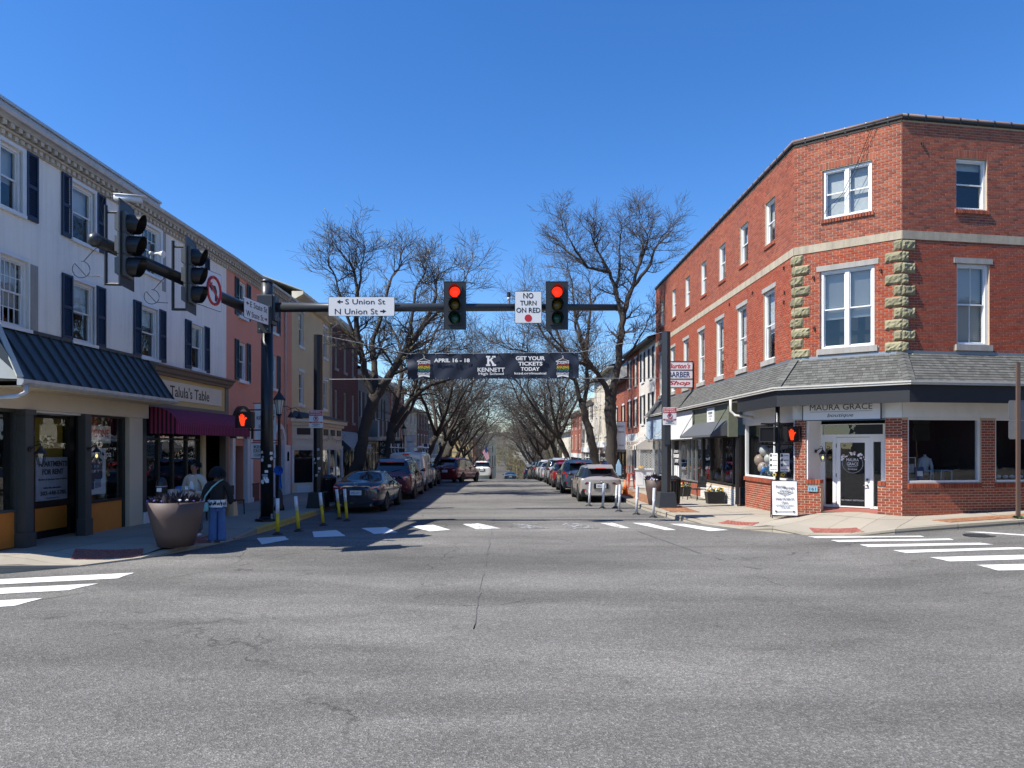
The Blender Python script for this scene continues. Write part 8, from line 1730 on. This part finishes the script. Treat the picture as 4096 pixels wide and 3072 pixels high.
m.build('strap', M('bag_mint'), bgm)
kb = thing('paper_bag', 'brown paper bag held in front by the sweater wearer', 'bag', wm_.matrix_basis @ Vector((-.3, -.16, .62)), R(160)); m = MB(); m.hexa([(-.13, -.07, 0), (.13, -.07, 0), (.13, .07, 0), (-.13, .07, 0), (-.12, -.05, .28), (.12, -.05, .28), (.12, .05, .3), (-.12, .05, .3)]); m.build('bag', M('kraft_paper'), kb); m = MB(); m.tube([(-.06, 0, .28), (-.05, 0, .36), (.05, 0, .36), (.06, 0, .28)], .006, 5); m.build('handle', M('kraft_paper'), kb)
# a parking post and a small table with goods behind the planter
pkm = thing('bollard', 'slim black bollard with a white label behind the big planter', 'bollard', (-7.35, 15.2, zs(-7.35, 15.2))); m = MB(); m.lathe([(.1, 0), (.1, .9), (.11, .92), (.11, 1.16), (.08, 1.24), (.03, 1.28)], 14); m.build('post', M('black_paint'), pkm, True); m = MB(); m.box(-.05, .05, -.118, -.108, .98, 1.06); m.build('label_plate', M('print_white'), pkm); m = MB(); m.lathe([(.116, 1.08), (.118, 1.1)], 14); m.build('ring', M('print_grey'), pkm)
cs = thing('cafe_table', 'small dark cafe table with a blue cloth bundle by the awning shop', 'table', (-8.2, 17.8, zs(-8.2, 17.8))); m = MB(); m.lathe([(.34, .68), (.34, .71)], 18); m.build('table_top', M('dark_wood'), cs); m = MB(); m.lathe([(.2, 0), (.03, .05), (.03, .68)], 10); m.build('pedestal', M('black_paint'), cs)
cb_ = thing('cloth_bundle', 'blue cloth bundle lying on the small cafe table', 'bundle', (-8.2, 17.8, zs(-8.2, 17.8) + .71)); m = MB(); [m.blob((random.uniform(-.12, .12), random.uniform(-.1, .1), random.uniform(.06, .16)), random.uniform(.08, .13), 8, 0, .2) for _ in range(6)]; m.build('cloth', M('denim'), cb_, True)
for i, (x, y) in enumerate(((-7.9, 18.8), (-7.7, 20.2))):
    t = thing('cafe_chair', ('dark cafe chair under the plum awning beside the small table', 'dark cafe chair under the far end of plum awning')[i], 'chair', (x, y, zs(x, y)), R(70)); m = MB(); m.box(-.2, .2, -.2, .2, .4, .43); m.build('seat', M('dark_wood'), t); m = MB(); m.box(-.2, .2, .18, .2, .55, .82); m.build('backrest', M('dark_wood'), t)
    for sx in (-.18, .18):
        for sy in (-.18, .18): m = MB(); m.tube([(sx, sy, .4), (sx * 1.05, sy * 1.05, 0)], .016, 5); m.build('leg', M('black_paint'), t)
# ---------------------------------------------------------------- bare street trees
def twig_tube(mb, pts, rs, n):
    k = len(pts); b = len(mb.v); t0 = (pts[-1] - pts[0]); a = t0.orthogonal().normalized(); c = t0.cross(a).normalized()
    cs = [(math.cos(2 * math.pi * j / n), math.sin(2 * math.pi * j / n)) for j in range(n)]
    for p, r in zip(pts, rs):
        for cx, sx in cs: mb.v.append((p.x + (a.x * cx + c.x * sx) * r, p.y + (a.y * cx + c.y * sx) * r, p.z + (a.z * cx + c.z * sx) * r))
    for i in range(k - 1):
        for j in range(n): mb.f.append((b + i * n + j, b + i * n + (j + 1) % n, b + (i + 1) * n + (j + 1) % n, b + (i + 1) * n + j))
    mb.m += [0] * ((k - 1) * n); mb.r += [0.0] * (k * n)
def grow(mb, p, d, r, L, lev, rng, maxlev, buds=None, up=.05, zig=.4):
    n = 5 if lev < 3 else 4; pts = [p.copy()]; dirs = []
    for i in range(n):
        d = (d + Vector((rng.uniform(-zig, zig), rng.uniform(-zig, zig), rng.uniform(-zig * .7, zig * .7) + up))).normalized(); p = p + d * (L / n); pts.append(p.copy()); dirs.append(d.copy())
    r1 = max(.0075, r * .55); rs = [lerp(r, r1, i / n) for i in range(n + 1)]
    if lev == maxlev: rs[-1] = .0045
    twig_tube(mb, pts, rs, 6 if r > .06 else (4 if r > .02 else 3))
    if buds is not None and lev == maxlev and rng.random() < .12: buds.append(p)
    if lev >= maxlev: return
    for i in range(1, n + 1):
        for _ in range(2 if i == n else (1 if rng.random() < .93 else 2)):
            dd = dirs[i - 1]; ax = dd.orthogonal().normalized(); ax = Matrix.Rotation(rng.uniform(0, 6.283), 3, dd) @ ax; an = R(rng.uniform(22, 42) if i == n else rng.uniform(30, 58))
            nd = Matrix.Rotation(an, 3, ax) @ dd
            if nd.z < -.25: nd.z *= -.4
            grow(mb, pts[i], nd.normalized(), lerp(r, r1, i / n) * rng.uniform(.52, .72), L * rng.uniform(.55, .85), lev + 1, rng, maxlev, buds, up, zig)
def tree(label, limbs, seed, maxlev=4, group='bare street trees', L0=2.6, base=None, buds=False, barkm='bark', r_end=.06, scale_l=1.0, up=.05):
    """limbs: lists of (x, y, z, r); the first is the trunk"""
    o = Vector(limbs[0][0][:3]); rng = random.Random(seed); t = thing('street_tree', label, 'tree', o, 0, group); tm = MB(); cm = MB(); bd = [] if buds else None
    for k, lb in enumerate(limbs):
        P = []; RR = []
        for (a, b) in zip(lb, lb[1:]):
            for i in range(4):
                q = Vector(a[:3]).lerp(Vector(b[:3]), i / 4) - o; w = .35 * min(a[3], .14); P.append(q + Vector((rng.uniform(-w, w), rng.uniform(-w, w), 0)) * (i > 0)); RR.append(lerp(a[3], b[3], i / 4) * rng.uniform(.93, 1.07))
        P.append(Vector(lb[-1][:3]) - o); RR.append(lb[-1][3])
        if k == 0: RR[0] *= 1.45; RR[1] *= 1.1
        tm.tube(P, RR, 12 if k == 0 else 9)
        if k > 0 or len(limbs) == 1:
            d = (P[-1] - P[-2]).normalized(); grow(cm, P[-1], d, RR[-1], L0 * scale_l, 0, rng, maxlev, bd, up)
            m0 = len(P) // 3
            for i in range(m0, len(P)):
                if rng.random() < .9:
                    dd = (P[i] - P[i - 1]).normalized(); ax = Matrix.Rotation(rng.uniform(0, 6.283), 3, dd) @ dd.orthogonal().normalized(); nd = Matrix.Rotation(R(rng.uniform(40, 75)), 3, ax) @ dd
                    if nd.z < -.1: nd.z *= -.5
                    grow(cm, P[i], nd.normalized(), RR[i] * rng.uniform(.3, .45), L0 * scale_l * rng.uniform(.55, .85), 1, rng, maxlev, bd, up)
    tm.build('trunk', M(barkm), t, True); cm.build('crown', M('twig' if barkm == 'bark' else barkm), t)
    if bd:
        m = MB(); 
        for p in bd:
            for _ in range(2): q = p + Vector((rng.uniform(-.05, .05), rng.uniform(-.05, .05), rng.uniform(-.05, .05))); m.add([q, q + Vector((.02, 0, .015)), q + Vector((0, .0, .04)), q + Vector((-.02, 0, .015))], [(0, 1, 2, 3)])
        m.build('buds', M('bud'), t, kind='stuff')
    return t
def px(u, v, Y, r): p = at(u, v, Y); return (p.x, p.y, p.z, r)
# nearest on the shaded side: leaning trunk that forks into three
tree('large bare tree with a leaning forked trunk nearest on the shaded side', [
    [px(1412, 1925, 30, .30), px(1440, 1830, 30, .25), px(1462, 1700, 30, .24), px(1500, 1580, 30, .25)],
    [px(1497, 1590, 30, .17), px(1462, 1500, 29.9, .15), px(1440, 1400, 29.8, .13), px(1425, 1280, 29.7, .11), px(1428, 1150, 29.6, .07)],
    [px(1500, 1570, 30, .14), px(1497, 1470, 30.5, .13), px(1487, 1380, 31, .11), px(1530, 1250, 31.5, .08), px(1560, 1130, 31.8, .06)],
    [px(1503, 1585, 30, .2), px(1560, 1500, 30, .17), px(1625, 1400, 29.8, .15), px(1690, 1310, 29.6, .1), px(1740, 1200, 29.5, .07)],
    [px(1440, 1400, 29.8, .08), px(1390, 1270, 29.6, .06), px(1350, 1150, 29.5, .05)],
    [px(1625, 1400, 29.8, .09), px(1650, 1250, 30.3, .07), px(1662, 1160, 30.5, .05)], [px(1690, 1310, 29.6, .08), px(1760, 1240, 29.4, .06), px(1830, 1150, 29.3, .04)], [px(1560, 1500, 30, .08), px(1640, 1470, 29.7, .06), px(1720, 1420, 29.5, .04)],
    [px(1428, 1180, 29.6, .06), px(1445, 1110, 29.3, .04)]], 11, 3, L0=1.3, buds=True)
tree('second bare tree on the shaded side, dark trunk splitting low behind the van', [
    [px(1545, 1890, 37, .28), px(1558, 1780, 37, .23), px(1570, 1690, 37, .22)],
    [px(1570, 1700, 37, .16), px(1590, 1600, 37, .13), px(1608, 1500, 37.4, .1), px(1600, 1380, 37.8, .07)],
    [px(1572, 1695, 37, .16), px(1640, 1600, 37, .13), px(1720, 1540, 36.8, .1), px(1850, 1500, 36.6, .06)],
    [px(1575, 1730, 37, .13), px(1640, 1640, 37.5, .1), px(1680, 1540, 38, .08), px(1700, 1400, 38.4, .05)],
    [px(1640, 1600, 37, .09), px(1680, 1480, 37, .07), px(1740, 1330, 37, .05)]], 12, 3, L0=1.7)
# nearest on the sunlit side
tree('tall bare tree with a thick scaly trunk nearest on the sunlit side', [
    [px(2448, 1990, 34.3, .34), px(2446, 1880, 34.3, .28), px(2446, 1750, 34.3, .26), px(2440, 1640, 34.3, .28), px(2447, 1590, 34.3, .26)],
    [px(2447, 1600, 34.3, .2), px(2468, 1480, 34.3, .17), px(2482, 1360, 34.3, .16), px(2495, 1250, 34.3, .14), px(2530, 1150, 34.3, .1), px(2560, 1050, 34.3, .07)],
    [px(2440, 1615, 34.3, .16), px(2420, 1540, 34.2, .13), px(2380, 1480, 34.0, .11), px(2340, 1430, 33.9, .09), px(2310, 1330, 33.8, .07)],
    [px(2490, 1290, 34.3, .12), px(2465, 1180, 34.4, .1), px(2440, 1090, 34.6, .08), px(2400, 1020, 34.8, .06)],
    [px(2440, 1090, 34.6, .08), px(2350, 1070, 34.8, .06), px(2290, 1020, 35, .05)],
    [px(2530, 1150, 34.3, .09), px(2600, 1060, 34.2, .07), px(2618, 1000, 34.1, .05)],
    [px(2380, 1480, 34, .09), px(2300, 1440, 33.8, .07), px(2220, 1360, 33.5, .05)], [px(2350, 1070, 34.8, .06), px(2300, 1000, 34.6, .05), px(2280, 960, 34.5, .035)], [px(2468, 1480, 34.3, .08), px(2530, 1400, 34.6, .06), px(2570, 1330, 34.8, .04)],
    [px(2560, 1060, 34.3, .07), px(2590, 965, 34.3, .04)],
    [px(2465, 1180, 34.4, .07), px(2480, 1040, 34.9, .05), px(2478, 1000, 35, .04)]], 13, 3, L0=1.22)
tree('second bare tree on the sunlit side, trunk leaning towards the street', [
    [px(2385, 1890, 42, .27), px(2372, 1790, 42, .23), px(2350, 1700, 42, .22), px(2325, 1610, 42, .2)],
    [px(2325, 1610, 42, .15), px(2300, 1520, 42, .12), px(2270, 1430, 41.8, .1), px(2230, 1330, 41.6, .07)],
    [px(2330, 1630, 42, .14), px(2350, 1520, 42.2, .12), px(2345, 1400, 42.5, .1), px(2360, 1260, 42.8, .07)],
    [px(2300, 1520, 42, .1), px(2210, 1470, 41.6, .08), px(2130, 1420, 41.2, .06)],
    [px(2345, 1400, 42.5, .09), px(2300, 1270, 42.8, .07), px(2290, 1150, 43, .05)],
    [px(2270, 1430, 41.8, .08), px(2180, 1350, 42, .06), px(2140, 1270, 42, .045)]], 14, 3, L0=1.9)
def auto(label, x, y, lean, H, seed, lev=4, L0=2.3, fork=2.9, barkm='bark', pale=False):
    rng = random.Random(seed); z = zs(x, y) - .05 if abs(x) < 9 else terrain(x, y)
    f = Vector((x + lean * fork, y + rng.uniform(-.3, .3), z + fork)); lim = [[(x, y, z, .24), (lerp(x, f.x, .5), lerp(y, f.y, .5), z + fork * .5, .2), (f.x, f.y, f.z, .19)]]
    for k in range(5):
        a = k * 1.257 + rng.uniform(-.5, .5); w = rng.uniform(.7, 1.2); q = f + Vector((math.cos(a) * w + lean * .8, math.sin(a) * w, 1.5)); e = q + Vector((math.cos(a) * w * 1.1 + lean * .5, math.sin(a) * w, (H - fork - 1.5) * .34)); lim.append([(f.x, f.y, f.z, .14), (q.x, q.y, q.z, .11), (e.x, e.y, e.z, .07)])
    return tree(label, lim, seed, lev, L0=L0, barkm=barkm)
NTH = ('third', 'fourth', 'fifth', 'sixth', 'seventh', 'eighth')
for i, (y, H, ln) in enumerate(((47, 9.8, .5), (56, 9.6, .45), (65, 9.6, .4), (75, 9.6, .4), (86, 9.8, .35))): auto(NTH[i] + ' bare tree from the corner on the shaded side', -6.0, y, ln, H, 30 + i, 3, 2.5)
for i, (y, H, ln, x) in enumerate(((52, 9.8, -.45, 5.25), (61, 9.8, -.4, 5.2), (71, 9.3, -.4, 5.3), (82, 9.8, -.4, 5.2), (98, 11, -.45, 5.2))): auto(NTH[i] + ' bare tree from the corner on the sunlit side', x, y, ln, H, 50 + i, 3, 2.5)
# beyond the crest
mat('twig_olive', (.2, .17, .09), .95, .35, .4); mat('twig_grey', (.2, .18, .15), .95, .3, .2); mat('bark_pale', (.55, .52, .45), .85, .3, 1.2)
auto('pale barked sycamore beyond the crest at the end of the street', 7.0, 170, -.3, 13, 71, 3, 4.0, 4, 'bark_pale')
rng = random.Random(5); MEW = {}
def woodtree(seed, m):
    rg = random.Random(seed); a = MB(); 
    a.tube([(0, 0, 0), (.1, 0, 2), (0, .1, 5)], [.25, .2, .08], 5)
    for i in range(420):
        th = rg.uniform(0, 6.283); q = rg.random() ** .5; z = rg.uniform(2.2, 10); w = 3.4 * math.sin(min(1, (z - 1.6) / 4.4) * math.pi / 2) * (1 if z < 6 else max(.12, 1 - ((z - 6) / 4.4) ** 2) ** .5); p = Vector((math.cos(th) * q * w, math.sin(th) * q * w, z)); d = (Vector((p.x, p.y, (z - 3) * .8)) + Vector((rg.uniform(-1, 1), rg.uniform(-1, 1), rg.uniform(-.5, 1)))).normalized(); s = d.orthogonal().normalized() * .035; e = p + d * rg.uniform(.6, 1.3)
        a.add([p - s, p + s, e], [(0, 1, 2)]); s2 = d.cross(s).normalized() * .035; a.add([p - s2, p + s2, e], [(0, 1, 2)])
    return a.mesh('wood_tree', M(m))
WT = [woodtree(s, m) for s, m in ((1, 'twig_olive'), (2, 'twig_grey'), (3, 'twig_olive'))]
wv = MB(); 
for i in range(300):
    y = 190 + 620 * rng.random() ** 1.5; x = rng.uniform(-.12, .17) * y
    if y < 330 and -14 < x < 2: continue
    w = WT[rng.randrange(3)]; s = rng.uniform(1.0, 1.6) * (1 if y > 260 else .8); c = math.cos(i); q = math.sin(i); z = terrain(x, y) - .3; b = len(wv.v)
    mi = 0 if w is not WT[1] else 1
    for v in w.vertices: wv.v.append((x + s * (v.co.x * c - v.co.y * q), y + s * (v.co.x * q + v.co.y * c), z + s * v.co.z * .95))
    for p in w.polygons: wv.f.append(tuple(b + k for k in p.vertices)); wv.m.append(mi)
    wv.r += [0.0] * len(w.vertices)
wv.build('woods', [M('twig_olive'), M('twig_grey')], None, kind='stuff')
gh = facade('gabled_house', 'brown gabled house low down beyond the crest', (6.5, 215), (13.5, 215), z=-10.5)
wall(gh, 0, 7, 0, 5, [(1, 2.2, 1.5, 3), (4.6, 5.8, 1.5, 3)], M('brick_far'), depth=9); box(gh, 'window', 1, 2.2, .1, .12, 1.5, 3, 'car_glass'); box(gh, 'window', 4.6, 5.8, .1, .12, 1.5, 3, 'car_glass'); m = MB(); m.add([(-.6, -.5, 4.8), (7.6, -.5, 4.8), (3.5, -.5, 8.6), (-.6, 9, 4.8), (7.6, 9, 4.8), (3.5, 9, 8.6)], [(0, 2, 5, 3), (1, 4, 5, 2)]); m.build('roof', mat('roof_rust', (.2, .08, .045), .8, .15, 1), gh); m = MB(); m.poly([(0, 0, 5), (7, 0, 5), (3.5, 0, 8.3)]); m.build('gable', mat('gable_rust', (.33, .13, .06), .8, .1, 1), gh)
# ---------------------------------------------------------------- the corners behind the camera, seen mirrored in the shop windows
ob_ = facade('opposite_building', 'dark brick building across the side street, behind the camera', (40, 6.7), (9, 1.5)); wall(ob_, 0, 31.4, 0, 9.5, [], M('brick_dark'), depth=8)
for i in range(11):
    for z in (.8, 3.9, 6.7): box(ob_, 'window', 1 + i * 2.75, 2.1 + i * 2.75, -.02, .05, z, z + 1.7, 'car_glass')
row_house('opposite_building', 'beige building across the junction behind the camera', -14, -34, -9, 9, 'beige_wall', None, 'flat', 5, 2)
for i, (x, y, ln) in enumerate(((-6, 112, .3), (-6.2, 128, .2), (5.3, 116, -.3), (6.5, 134, -.3))): auto(('pale distant tree just past the crest on the shaded side', 'farthest bare tree at the end of the shaded row', 'distant bare tree just past the crest on the sunlit side', 'farthest bare tree at the end of the sunlit row')[i], x, y, ln, 11, 80 + i, 3, 2.6)
